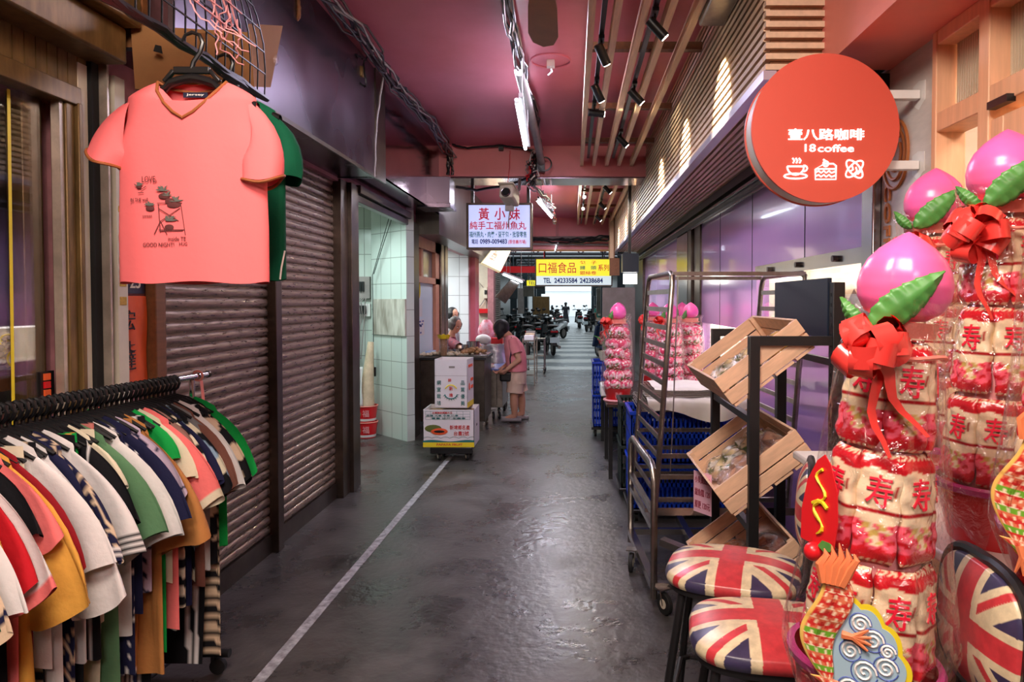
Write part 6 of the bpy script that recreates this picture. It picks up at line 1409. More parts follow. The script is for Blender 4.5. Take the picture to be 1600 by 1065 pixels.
# ================================================================ MIDDLE GROUND, LEFT: dolly with boxes, stalls, people
bx0, bx1, by0, by1 = at(661, 703, 6.78).x, at(741, 703, 6.78).x, 6.78, 7.16
t = thing('box_dolly', 'black wheeled dolly under the papaya boxes', 'dolly', ((bx0 + bx1) / 2, 6.95, 0))
obj('platform', MB().bb((bx0 + .07, by0 + .0, .10), (bx1 - .02, by1 + .02, .14)).bb((bx0 + .07, by0 - .005, .075), (bx1 - .02, by0 + .02, .14)), 'black', t, bevel=.006)
for x in (bx0 + .15, bx1 - .08):
    for y in (6.83, 7.1): caster(t, x, y, .036, .4)
M['teal'] = mk('teal print', S(20, 110, 110), .6); M['papaya'] = mk('papaya orange print', S(226, 84, 36), .6); M['papgreen'] = mk('papaya green print', S(92, 100, 40), .6); M['bred'] = mk('red print', S(200, 30, 44), .6)
def obox(name, label, T, w, d, h, flaps=True):
    """open topped cardboard box; T places its front bottom left corner, local X right, Y up, Z towards the viewer"""
    t = thing(name, label, 'box', tuple(T.translation)); th = .006
    P = lambda x, y, z: T @ Vector((x, y, z))
    def bx(a, b): mb_ = MB(); mb_.M = T; return mb_.bb(a, b)
    mb = MB(); mb.M = T; mb.bb((0, 0, -th), (w, h, 0)).bb((0, 0, -d), (w, h, -d + th)).bb((0, 0, -d), (th, h, 0)).bb((w - th, 0, -d), (w, h, 0)).bb((0, 0, -d), (w, th, 0))
    obj('carton', mb, 'cardw', t, smooth=False); obj('inner_lining', bx((th, h - .05, -d + th * 1.2), (w - th, h - .045, -th * 1.2)), 'card', t, smooth=False)
    return t
h1_ = at(700, 640, 6.78).z - .142; T1 = frame((bx0, by0, .142), (1, 0, 0), (0, 0, 1)); w1 = bx1 - bx0
t = obox('papaya_box', 'larger white papaya box with table print, on the dolly', T1, w1, .38, h1_)
def prt(par, mb, mat, name): return obj(name, mb, mat, par, smooth=False)
F1 = lambda x, y: (x * w1, y * h1_, .003)
mb = MB(); mb.M = T1; mb.bb((0, 0, .0005), (w1, h1_ * .13, .0015)); prt(t, mb, 'yel', 'yellow_band')
mb = MB(); mb.M = T1; mb.grid(lambda u, v: Vector((u * w1, h1_ * (.13 + .045 * v + .02 * v * math.sin(u * 9)), .002)), 20, 2); prt(t, mb, 'teal', 'teal_wave')
mb = MB(); mb.M = T1; mb.tube([(w1 * u / 40, h1_ * (.24 + .04 * abs(math.sin(u * .45))), .002) for u in range(41)], .0015, 4); prt(t, mb, 'teal', 'cloud_outline')
mb = MB(); text(mb, '新埤鄉名產', F1(.72, .53), .045, .20, T1, bold=.01); text(mb, '台農2號', F1(.75, .37), .045, .15, T1, bold=.01); text(mb, '台農種苗園藝木瓜', F1(.38, .92), .018, .20, T1); text(mb, 'PAPAYA FRUIT', F1(.52, .07), .022, .26, T1, bold=.02); prt(t, mb, 'bred', 'red_writing')
mb = MB(); mb.M = T1
for y in (.74, .81, .88, .96): mb.bb((w1 * .05, h1_ * y, .001), (w1 * .92, h1_ * y + .002, .002))
for x in (.05, .15, .28, .42, .55, .66, .78, .92): mb.bb((w1 * x, h1_ * .74, .001), (w1 * x + .002, h1_ * .96, .002))
prt(t, mb, 'teal', 'table_print'); mb = MB(); text(mb, '品種 大果 中果 小果', F1(.38, .845), .016, .32, T1); text(mb, '重量 公斤 生產者', F1(.5, .775), .016, .34, T1); prt(t, mb, 'teal', 'table_writing')
mb = MB(); mb.M = T1; mb.ball((w1 * .20, h1_ * .50, .002), (.085, .038, .003), 16); prt(t, mb, 'papgreen', 'whole_papaya_print')
mb = MB(); mb.M = T1; mb.ball((w1 * .32, h1_ * .42, .004), (.085, .034, .003), 16); prt(t, mb, 'papaya', 'cut_papaya_print')
mb = MB(); mb.M = T1; mb.ball((w1 * .32, h1_ * .42, .006), (.055, .014, .003), 12); prt(t, mb, 'black', 'papaya_seed_print')
mb = MB(); mb.M = T1; mb.bb((w1 + .0005, h1_ * .5, -.2), (w1 + .002, h1_ * .56, -.15)); prt(t, mb, 'dark', 'hand_hole')
a2 = math.radians(24); u2 = Vector((math.cos(a2), math.sin(a2), 0)); z2 = .142 + h1_ + .002
o2 = Vector((at(678, 630, 6.86).x, 6.90, z2)); # front left corner
u2 = Vector((math.cos(-a2 * .15), math.sin(-a2 * .15), 0)); T2 = frame(o2, u2, (0, 0, 1)); w2 = .335; d2 = .30; h2_ = at(700, 561, 6.9).z - z2
sn = Vector((math.sin(math.radians(4)), 0, 0))
t = obox('papaya_box', 'smaller white papaya box with emblem and vertical green characters, stacked on top', T2, w2, d2, h2_)
F2 = lambda x, y, z=.003: (x * w2, y * h2_, z)
mb = MB()
for k, c_ in enumerate('網室栽培'): text(mb, c_, F2(.13, .52 - .14 * k), .045, .042, T2, bold=.01)
for k, c_ in enumerate('品質優美'): text(mb, c_, F2(.86, .52 - .14 * k), .045, .042, T2, bold=.01)
mb.M = T2; mb.tube([(w2 * .5 + .065 * math.cos(a), h2_ * .30 + .055 * math.sin(a), .002) for a in [PI + .2 + i * (PI - .4) / 12 for i in range(13)]], .005, 5)
for k in range(9): a = PI + .3 + k * .32; mb.tube([(w2 * .5 + .065 * math.cos(a), h2_ * .3 + .055 * math.sin(a), .002), (w2 * .5 + .088 * math.cos(a + .1), h2_ * .3 + .078 * math.sin(a + .1), .002)], [.005, .001], 4)
prt(t, mb, 'teal', 'green_writing')
mb = MB(); text(mb, '新', F2(.5, .40), .04, .038, T2, bold=.02); text(mb, '埤', F2(.5, .26), .04, .038, T2, bold=.02); text(mb, '88', F2(.46, .57), .03, .03, T2, bold=.02); prt(t, mb, 'bred', 'red_writing')
mb = MB(); mb.M = T2; mb.tube([(w2 * .5 + .065 * math.cos(a), h2_ * .33 + .07 * math.sin(a), .002) for a in [.5 + i * (PI - 1) / 10 for i in range(11)]], .006, 5); prt(t, mb, 'yel', 'yellow_arc')
mb = MB(); mb.M = T2; mb.bb((0, h2_ * .66, .0005), (w2, h2_ * .665, .001)).bb((w2 * .44, h2_ * .82, .0005), (w2 * .62, h2_ * .86, .0015)); prt(t, mb, 'pvc', 'hand_hole')
# right side print
T2s = T2 @ Matrix.Translation((w2, 0, 0)) @ Matrix.Rotation(PI / 2, 4, 'Y')
mb = MB(); mb.M = T2s; mb.bb((0, 0, .0005), (d2, h2_ * .11, .0015)); prt(t, mb, 'yel', 'yellow_band')
mb = MB(); text(mb, '新埤鄉', (d2 * .7, h2_ * .55, .002), .035, .12, T2s); text(mb, '台農2號', (d2 * .7, h2_ * .40, .002), .035, .12, T2s); text(mb, 'PAPAYA', (d2 * .5, h2_ * .85, .002), .03, .2, T2s); mb.M = T2s; mb.ball((d2 * .3, h2_ * .42, .002), (.03, .04, .002), 10); prt(t, mb, 'papaya', 'side_print')

# ---- food stall counters
def bx_(a, b): return MB().bb(a, b)
Yc = 8.35; xa, xb, xc = at(656, 560, Yc).x, at(757, 560, Yc).x, at(791, 577, 9.2).x
zc1, zc2 = at(700, 558, Yc).z, at(770, 577, 9.1).z
t = thing('stall_counter', 'dark steel food stall counter behind the papaya boxes', 'counter', ((xa + xb) / 2, Yc + .4, 0))
obj('cabinet', bx_((xa, Yc, .12), (xb, Yc + .66, zc1 - .03)), 'steeld', t, bevel=.006); obj('top', bx_((xa - .02, Yc - .03, zc1 - .03), (xb + .02, Yc + .7, zc1)), 'black', t)
for x, y in ((xa + .05, Yc + .05), (xb - .05, Yc + .05), (xa + .05, Yc + .6), (xb - .05, Yc + .6)): obj('leg', bx_((x - .02, y - .02, 0), (x + .02, y + .02, .12)), 'steelb', t)
Yc = 9.1
t = thing('steel_cart', 'stainless steel cart with blue top in front of the shopper', 'cart', ((xb + xc) / 2, Yc + .5, 0))
x_0 = at(757, 577, Yc).x + .04
obj('cabinet', bx_((x_0, Yc + .1, .16), (xc - .05, Yc + .9, zc2 - .02)), 'steelb', t, bevel=.006); M['bluetop'] = mk('blue grey top', S(96, 112, 170), .3); obj('top', bx_((x_0, Yc + .05, zc2 - .02), (xc, Yc + .95, zc2)), 'bluetop', t)
obj('door_line', bx_((x_0 + (xc - x_0) * .45, Yc + .092, .2), (x_0 + (xc - x_0) * .48, Yc + .1, zc2 - .06)), 'dark', t)
for y in (Yc + .15, Yc + .8): caster(t, xc - .1, y, .05, .3); caster(t, x_0 + .06, y, .05, .3)
def on(px, Y, z): return Vector(((px - PX0) / FP * Y, Y, z))
M['noodle'] = mk('pale dumplings', S(222, 206, 178), .6, var=.2, vs=20); M['tan'] = mk('tan fish cakes', S(186, 138, 92), .6, var=.2, vs=20)
def heap(name, c, sx, sy, n, r, mat, label, cat='food', h=.05):
    mb = MB(); rr = random.Random(len(label))
    for k in range(n): x, y = rr.uniform(-1, 1), rr.uniform(-1, 1); mb.ball((c.x + x * sx, c.y + y * sy, c.z + r * .7 + rr.uniform(0, h) * (1 - max(abs(x), abs(y)))), (r, r, r * .7), 7)
    return tag(obj(name, mb, mat), label, cat, kind='stuff')
heap('dumplings', on(700, 8.6, zc1), .34, .12, 70, .025, 'noodle', 'pale fish balls and dumplings spread along the stall counter')
t = thing('food_tray', 'metal tray heaped with tan and pale fish cakes on the right of the counter', 'tray', tuple(on(745, 8.65, zc1)))
c0 = on(740, 8.65, zc1); obj('tray', bx_((c0.x - .16, c0.y - .2, zc1), (c0.x + .2, c0.y + .22, zc1 + .025)), 'steel', t, bevel=.004)
heap('fish_cakes', on(740, 8.65, zc1 + .025), .14, .13, 30, .032, 'tan', 'tan fish cakes heaped on the metal tray', h=.07); heap('fish_cakes', on(764, 9.35, zc2), .06, .12, 20, .025, 'noodle', 'pale cut fish cakes on the blue topped cart')
t = thing('chopstick_jar', 'clear jar with bright yellow rim holding wooden sticks on the stall counter', 'jar', tuple(on(693, 8.5, zc1))); c0 = on(693, 8.5, zc1)
obj('jar', MB().lathe([(.055, zc1), (.06, zc1 + .26)], 18, (c0.x, c0.y, 0)), 'bag', t)
mb = MB()
for k in range(16): a = k * 2.4; r = .04 * math.sqrt(k / 16); mb.tube([(c0.x + r * math.cos(a), c0.y + r * math.sin(a), zc1 + .01), (c0.x + r * 1.2 * math.cos(a), c0.y + r * 1.2 * math.sin(a), zc1 + .22)], .006, 5)
obj('sticks', mb, 'tan', t); mb = MB()
mb.grid(lambda u, v: Vector((c0.x + (.058 + .018 * v + .008 * math.sin(u * 40)) * math.cos(2 * PI * u), c0.y + (.058 + .018 * v) * math.sin(2 * PI * u), zc1 + .22 + .05 * v + .008 * math.sin(u * 50) * v)), 40, 4, cu=True); obj('yellow_bag_rim', mb, 'yel', t, ang=180)
for k, (px, Y, r, h, lb) in enumerate(((716, 8.86, .06, .07, 'small steel bowl beside the yellow rimmed jar'), (727, 8.9, .05, .12, 'steel canister in the middle of the stall counter'), (739, 8.93, .085, .16, 'wide steel pot near the pink pole'), (704, 8.92, .08, .05, 'shallow steel basin at the vendor side of the counter'))):
    c0 = on(px, Y, zc1); tag(obj('steel_pot', MB().lathe([(0, zc1), (r, zc1), (r * 1.02, zc1 + h), (r * .96, zc1 + h), (r * .95, zc1 + .01), (0, zc1 + .012)], 22, (c0.x, c0.y, 0)), 'steel'), lb, 'pot')
tag(obj('blue_container', bx_(on(660, 8.6, zc1) + Vector((.03, 0, 0)), on(681, 8.85, zc1 + .055)), mk('pale blue plastic', S(150, 180, 220), .4), bevel=.01), 'pale blue plastic container on the left of the counter', 'container')
t = thing('silver_bag', 'crumpled silver insulated bag behind the cart', 'bag', tuple(on(776, 10.2, zc2))); c0 = on(772, 10.15, .68)
obj('bag', MB().grid(lambda u, v: Vector((c0.x + .19 * math.cos(2 * PI * u) * (1 + .08 * math.sin(u * 30 + v * 5)), c0.y + .14 * math.sin(2 * PI * u), c0.z + .27 * v + .01 * math.sin(u * 44))), 40, 8, cu=True), mk('crumpled silver foil', S(205, 208, 212), .3, metal=.7, bump=.8, bs=20), t, ang=80)
M['plasticbag'] = mk('pink plastic bag', S(232, 90, 110), .4, col2=S(240, 210, 226), vs=9)
c0 = on(760, 10.9, at(765, 541, 10.5).z + .002); tag(obj('pink_bag', MB().grid(lambda u, v: Vector((c0.x + .13 * math.sin(PI * (.08 + .8 * v)) * math.cos(2 * PI * u) * (1 + .1 * math.sin(u * 25)), c0.y + .1 * math.sin(PI * (.08 + .8 * v)) * math.sin(2 * PI * u), c0.z + .40 * v)), 30, 12, cu=True), 'plasticbag', ang=80), 'pink and purple plastic bag hanging behind the shopper', 'bag')
tag(obj('red_box', bx_(on(767, 10.6, at(767, 537, 10.6).z), on(787, 10.8, at(767, 528, 10.6).z)), 'red'), 'small red box on the stall behind the shopper', 'box')
tag(obj('white_bag', MB().ball(on(755, 10.5, at(755, 530, 10.5).z), (.12, .08, .08), 12), 'white'), 'white paper bag on the stall behind the counter', 'bag')
t = thing('stall_shelf', 'steel stall table behind the cart carrying bags', 'table', tuple(on(765, 10.6, 0))); zt = at(765, 541, 10.5).z
obj('top', bx_(on(742, 10.2, zt - .03), on(790, 11.2, zt)), 'steelb', t)
for px, Y in ((744, 10.3), (789, 10.3), (746, 11.1), (789, 11.1)): obj('leg', bx_(on(px, Y, 0), on(px, Y, 0) + Vector((.03, .03, zt - .03))), 'steelb', t)

# ---------------------------------------------------------------- people
def limb(mb, pts, rs, n=14):
    P = [Vector(p) for p in pts]; out = []; R = []
    for i in range(len(P) - 1):
        for q in range(5): out.append(P[i].lerp(P[i + 1], q / 5)); R.append(rs[i] + (rs[i + 1] - rs[i]) * q / 5)
    out.append(P[-1]); R.append(rs[-1]); mb.tube(out, R, n)
    for p, r in zip(P, rs): mb.ball(p, r * .995, 10)
    return mb
def fuse(name, mb, mat, par, vox=.012, it=6):
    o = obj(name, mb, mat, par, ang=180); m = o.modifiers.new('fuse', 'REMESH'); m.mode = 'VOXEL'; m.voxel_size = vox; m.use_smooth_shade = True
    s_ = o.modifiers.new('smooth', 'SMOOTH'); s_.factor = .5; s_.iterations = it; return o
def hand(mb, wrist, d, palm_n, L=.165, curl=.5):
    """palm, four fingers and a thumb added to a body mesh"""
    d = Vector(d).normalized(); pn = Vector(palm_n); pn = (pn - d * pn.dot(d)).normalized(); s_ = d.cross(pn)
    w = Vector(wrist); k = w + d * L * .5
    for q in (-1.5, -.5, .5, 1.5): limb(mb, [w + s_ * q * .010, k + s_ * q * .0175], [.017, .0125], 8)
    for i, q in enumerate((-1.5, -.5, .5, 1.5)):
        l = L * (.5, .56, .53, .42)[i]; b0 = k + s_ * q * .0185; c1 = b0 + (d * math.cos(curl * .6) + pn * math.sin(curl * .6)) * l * .5; c2 = c1 + (d * math.cos(curl * 1.6) + pn * math.sin(curl * 1.6)) * l * .5
        limb(mb, [b0, c1, c2], [.0098, .0088, .0072], 8)
    limb(mb, [w + d * .03 - s_ * .022, w + d * .065 - s_ * .045 + pn * .012, w + d * .10 - s_ * .05 + pn * .025], [.014, .011, .009], 8)
def head(mb, c, f, up, r=.1):
    """head mass with nose, brow, lips, chin and ears; f = face direction"""
    c, f, up = Vector(c), Vector(f).normalized(), Vector(up).normalized(); up = (up - f * up.dot(f)).normalized(); s_ = f.cross(up)
    R = Matrix((s_, f, up)).transposed()
    def el(p, rr): 
        m = MB().ball((0, 0, 0), rr, 14); mb._add([c + R @ (Vector(p) + Vector(v)) for v in m.v], m.f)
    k = r / .1
    el((0, -.005 * k, .02 * k), (.078 * k, .095 * k, .10 * k)); el((0, .018 * k, -.05 * k), (.056 * k, .066 * k, .065 * k)); el((0, .062 * k, -.092 * k), (.024 * k, .022 * k, .02 * k))
    el((0, .094 * k, -.02 * k), (.013 * k, .02 * k, .022 * k)); el((0, .083 * k, -.058 * k), (.024 * k, .012 * k, .009 * k)); el((0, .072 * k, .022 * k), (.05 * k, .022 * k, .012 * k))
    for q in (-1, 1): el((q * .079 * k, -.005 * k, -.015 * k), (.009 * k, .018 * k, .03 * k)); el((q * .04 * k, .05 * k, -.035 * k), (.026 * k, .025 * k, .022 * k))
    return R
def face_bits(par, c, R, r=.1):
    k = r / .1; c = Vector(c)
    for q in (-1, 1):
        e = obj('eye', MB().ball(c + R @ Vector((q * .033 * k, .081 * k, .0)), (.012 * k, .012 * k, .008 * k), 8), 'white', par); obj('pupil', MB().ball(c + R @ Vector((q * .033 * k, .091 * k, -.001)), .005 * k, 6), 'black', e)
        obj('eyebrow', MB().tube([c + R @ Vector((q * .018 * k, .094 * k, .022 * k)), c + R @ Vector((q * .05 * k, .082 * k, .024 * k))], .003 * k, 5), 'hair', par)
    obj('lips', MB().tube([c + R @ Vector((-.02 * k, .088 * k, -.058 * k)), c + R @ Vector((0, .096 * k, -.057 * k)), c + R @ Vector((.02 * k, .088 * k, -.058 * k))], .005 * k, 6), 'pinkwall', par)
M['shirtpink'] = mk('dusty pink jersey', S(236, 142, 150), .8, bump=.2, bs=30); M['shorts'] = mk('beige shorts', S(222, 192, 170), .8, bump=.2, bs=25); M['shoe'] = mk('grey canvas shoe', S(140, 134, 136), .7)
Yp = 9.05; q_ = lambda px, py, dy=0: at(px, py, Yp + dy)
pel = q_(807, 590, .02); t = thing('person', 'person in pink tee and beige shorts bending over the stall with a black bag', 'person', (pel.x, Yp, 0))
kn1, kn2 = q_(803, 622, -.08), q_(814, 620, .12); an1, an2 = fl(802, 661) , fl(817, 657); an1.y, an2.y = Yp - .05, Yp + .16
an1 = Vector((q_(804, 650, -.05).x, Yp - .05, .085)); an2 = Vector((q_(816, 650, .14).x, Yp + .14, .085))
hip1, hip2 = pel + Vector((0, -.08, .0)), pel + Vector((0, .09, .0)); chest = q_(803, 545, .02); sh1, sh2 = q_(801, 533, -.15), q_(799, 532, .17); neck = q_(795, 524, .01); hd = q_(782, 514, .0)
el1 = q_(811, 562, -.21); wr1 = q_(792, 577, -.24); el2 = q_(798, 565, .22); wr2 = q_(784, 575, .12)
mb = MB(); limb(mb, [hip1, kn1, kn1.lerp(an1, .35), an1], [.085, .056, .056, .036]); limb(mb, [hip2, kn2, kn2.lerp(an2, .35), an2], [.085, .056, .056, .036]); limb(mb, [an1, Vector((an1.x - .12, an1.y, .04))], [.036, .03]); limb(mb, [an2, Vector((an2.x - .12, an2.y, .04))], [.036, .03])
limb(mb, [pel, chest], [.12, .12]); limb(mb, [chest, neck, hd], [.07, .05, .05]); limb(mb, [sh1, el1, wr1], [.05, .038, .026]); limb(mb, [sh2, el2, wr2], [.05, .038, .026])
fdir = Vector((-.78, -.12, -.62)); updir = Vector((-.6, 0, .8)); R = head(mb, hd, fdir, updir, .1); hand(mb, wr1, (-.75, .1, -.65), (-.5, .5, .3), .15, .9); hand(mb, wr2, (-.8, -.1, -.6), (-.5, -.5, .3), .15, .9)
fuse('body', mb, 'skin', t, .009, 4); face_bits(t, hd, R)
def cloth_tube(rings, n=28, wob=.006, seed=0):
    """rings: (centre, half depth along X, half width along Y, tilt vector up)"""
    K = len(rings)
    def f(u, v):
        q = v * (K - 1); i = min(int(q), K - 2); fr = q - i; A, B = rings[i], rings[i + 1]; c = Vector(A[0]).lerp(Vector(B[0]), fr); a = 2 * PI * u; rx = A[1] * (1 - fr) + B[1] * fr; ry = A[2] * (1 - fr) + B[2] * fr
        return c + Vector((rx * math.cos(a), ry * math.sin(a), 0)) * (1 + wob * 6 * math.sin(5 * a + v * 7 + seed) * .2)
    return MB().grid(f, n, K * 5, cu=True)
mb = cloth_tube([(q_(797, 524), .045, .06), (q_(799, 529), .085, .14), (q_(803, 540), .125, .175), (q_(806, 556), .135, .18), (q_(807, 570), .13, .185), (q_(807, 579), .132, .19)])
sh = obj('tee', mb, 'shirtpink', t, ang=80); sh.modifiers.new('thick', 'SOLIDIFY').thickness = .006
obj('sleeve', MB().tube([sh1 + Vector((.0, .02, .02)), sh1.lerp(el1, .3), sh1.lerp(el1, .66)], [.062, .070, .074], 16, cap=False), 'shirtpink', t); obj('sleeve', MB().tube([sh2 + Vector((0, -.02, .02)), sh2.lerp(el2, .3), sh2.lerp(el2, .66)], [.062, .07, .074], 16, cap=False), 'shirtpink', t)
obj('shorts', cloth_tube([(q_(807, 575), .128, .17), (q_(807, 590), .135, .18), (q_(807, 598), .132, .18)]), 'shorts', t, ang=80)
for h_, k_, in ((hip1, kn1), (hip2, kn2)): obj('shorts_leg', MB().tube([h_ + Vector((0, 0, -.02)), h_.lerp(k_, .4), h_.lerp(k_, .72)], [.115, .108, .112], 18, cap=False), 'shorts', t)
for a_ in (an1, an2):
    obj('shoe', MB().grid(lambda u, v: Vector((a_.x - .045 + .135 * math.cos(PI * (1 - v)) * 1.0 * -1, a_.y + (.045 * math.sin(PI * (.12 + .8 * v))) * math.cos(2 * PI * u), .0 + (.045 + .03 * v) * (.5 + .5 * math.sin(2 * PI * u)) + .002)), 20, 14, cu=True), 'shoe', t)
hb = MB().ball(hd + Vector((.012, 0, .025)), (.108, .112, .108), 16)
for k in range(26):
    a = -2.5 + 5.0 * k / 25; s0 = hd + R @ Vector((.09 * math.sin(a), .05 * math.cos(a) - .02, .06)); e0 = hd + R @ Vector((.106 * math.sin(a), .06 * math.cos(a) - .02, -.02)) + Vector((-.02, 0, -.06 - (.05 if abs(a) > .7 else 0)))
    if abs(a) > .45: limb(hb, [s0, s0.lerp(e0, .5) + R @ Vector((.012 * math.sin(a), .01, 0)), e0], [.026, .024, .008], 8)
fuse('hair', hb, 'hair', t, .010, 3)
bg = q_(791, 588, -.12); tbag = thing('shoulder_bag', 'small black bag held by the shopper in pink', 'bag', tuple(bg)); obj('bag_body', MB().box(bg, (.17, .08, .13)), 'black', tbag, bevel=.025, seg=3)
obj('strap', MB().tube([bg + Vector((.06, 0, .06)), q_(797, 560, -.21), q_(800, 540, -.20), q_(799, 527, -.10), q_(801, 528, .1)], .009, 6), 'navyp', tbag)

def vendor(Y, hp, hair, top, label, reach=None, tilt=.35, apron=None, hr=.098):
    hd = at(hp[0], hp[1], Y); t = thing('person', label, 'person', (hd.x, Y, 0)); n_ = hd + Vector((-.07 if reach else 0, .04, -.14)); ch = Vector((n_.x - .06, Y + .06, n_.z - .22)); pl = Vector((ch.x - .02, Y + .12, .80))
    mb = MB(); limb(mb, [pl, ch, n_ + Vector((0, 0, -.03))], [.14, .14, .06]); limb(mb, [n_, hd], [.05, .05])
    for s_ in (-1, 1): limb(mb, [pl + Vector((s_ * .09, 0, 0)), Vector((pl.x + s_ * .1, Y + .1, .42)), Vector((pl.x + s_ * .1, Y + .12, .06))], [.09, .06, .04]); limb(mb, [Vector((pl.x + s_ * .1, Y + .12, .045)), Vector((pl.x + s_ * .1 + .06, Y - .02, .04))], [.04, .035])
    fd = Vector((.62, -.45, -tilt)); R = head(mb, hd, fd, (0, 0, 1), hr); arms = []
    for s_ in (-1, 1):
        s0 = ch + Vector((.04 if s_ > 0 else -.10, -.12 if s_ > 0 else .14, .12)); tg_ = Vector(reach) + Vector((0, -.05 * s_, 0)) if reach else ch + Vector((.12, -.2, -.22)); el = (s0 + tg_) / 2 + Vector((.02, 0, -.10)); limb(mb, [s0, el, tg_], [.05, .038, .027]); d = (tg_ - el).normalized(); hand(mb, tg_, d, (0, 0, -1), .16, .6); arms.append((s0, el))
    fuse('body', mb, 'skin', t, .011, 4); face_bits(t, hd, R, hr)
    obj('top', cloth_tube([(n_ + Vector((0, 0, -.04)), .06, .07), (ch + Vector((0, 0, .12)), .13, .18), (ch, .155, .19), (pl + Vector((0, 0, .05)), .16, .19), (pl + Vector((0, 0, -.12)), .165, .195)]), top, t, ang=80)
    for s0, el in arms: obj('sleeve', MB().tube([s0, s0.lerp(el, .75)], [.068, .07], 14, cap=False), top, t)
    obj('trousers', cloth_tube([(pl + Vector((0, 0, -.06)), .15, .16), (Vector((pl.x, Y + .1, .42)), .15, .14), (Vector((pl.x, Y + .1, .09)), .15, .10)]), 'black', t, ang=80)
    if apron: obj('apron', cloth_tube([(ch + Vector((.01, -.01, .05)), .155, .19), (pl, .17, .2), (pl + Vector((0, 0, -.3)), .175, .2)]), apron, t, ang=80)
    hb = MB().ball(hd + R @ Vector((0, -.035, .042)), (hr * .98, hr * .95, hr * .92), 16)
    for k in range(18):
        a = -2.4 + 4.8 * k / 17 + PI; s0 = hd + R @ Vector((.085 * math.sin(a), .085 * math.cos(a) - .02, .03)); 
        if math.cos(a) < .55: limb(hb, [s0, s0 + R @ Vector((.012 * math.sin(a), .01 * math.cos(a), -.08))], [.03, .018], 8)
    fuse('hair', hb, hair, t, .011, 3); return t
M['vest'] = mk('red patterned top', S(150, 40, 56), .8, col2=S(80, 40, 60), vs=30); M['greytop'] = mk('grey cotton', S(150, 142, 142), .8); M['apronm'] = mk('white apron', S(214, 206, 200), .8)
vendor(10.55, (712, 508), 'greyhair', 'vest', 'person with curly grey hair leaning over the stall counter to work', reach=(at(737, 541, 9.4).x, 9.75, at(737, 541, 9.8).z + .03), apron='apronm')
vendor(11.5, (708, 492), 'hair', 'greytop', 'person with black hair standing behind the grey haired vendor', tilt=.15)
def walker(loc, h, label, facing, top, dress=None, pack_=None, vox=.02):
    t = thing('person', label, 'person', loc); x, y, _z = loc; k = h / 1.6; mb = MB(); f = Vector((math.cos(facing), math.sin(facing), 0)); s_ = Vector((-f.y, f.x, 0)); L = Vector(loc)
    U = lambda a, b, z: L + f * a * k + s_ * b * k + Vector((0, 0, z * k))
    for q in (-1, 1): limb(mb, [U(0, q * .09, .85), U(.04 * q, q * .09, .45), U(.10 * q, q * .09, .07)], [.08, .055, .035]); limb(mb, [U(.10 * q, q * .09, .04), U(.10 * q + .13, q * .09, .035)], [.038, .03]); limb(mb, [U(0, q * .19, 1.3), U(-.02, q * .23, 1.04), U(.10, q * .20, .84)], [.045, .035, .025]); hand(mb, U(.10, q * .2, .84), f * .5 + Vector((0, 0, -.8)), -s_ * q, .15, .5)
    limb(mb, [U(0, 0, .9), U(0, 0, 1.2)], [.13, .14]); limb(mb, [U(0, 0, 1.3), U(.01, 0, 1.47)], [.06, .05]); R = head(mb, U(.02, 0, 1.49), f, (0, 0, 1), .1 * k); fuse('body', mb, 'skin', t, vox, 2)
    obj('top', cloth_tube([(U(0, 0, 1.36), .07, .07), (U(0, 0, 1.28), .15, .19), (U(0, 0, 1.05), .15, .18), (U(0, 0, .85), .15, .18)]), top, t)
    for q in (-1, 1): obj('sleeve', MB().tube([U(0, q * .19, 1.31), U(-.015, q * .22, 1.1)], [.065, .07], 10, cap=False), top, t)
    if dress: obj('skirt', cloth_tube([(U(0, 0, .95), .14, .16), (U(0, 0, .5), .2, .24), (U(0, 0, .2), .24, .30)]), dress, t)
    else: obj('trousers', cloth_tube([(U(0, 0, .92), .13, .17), (U(0, 0, .5), .12, .16), (U(0, 0, .1), .11, .14)]), 'shorts', t)
    hb = MB().ball(U(-.01, 0, 1.53), (.112 * k, .112 * k, .10 * k), 12).ball(U(-.04, 0, 1.45), (.085 * k, .10 * k, .11 * k), 12); fuse('hair', hb, 'hair', t, vox, 2)
    if pack_: obj('backpack', MB().box(U(-.2, 0, 1.12), (.16, .26, .36)), pack_, t, bevel=.05, seg=3)
    return t
M['darkdress'] = mk('dark dress', S(52, 54, 62), .8); M['greentee'] = mk('teal green shirt', S(30, 128, 110), .8)
p = fl(884, 508); walker((p.x, p.y, 0), 1.5, 'person in a dark top and long skirt walking at the bright exit', 1.4, 'darkdress', 'darkdress')
walker((1.32, 33.5, 0), 1.5, 'person in a green shirt with a pale backpack beside the parked scooters', 1.5, 'greentee', None, 'cream')

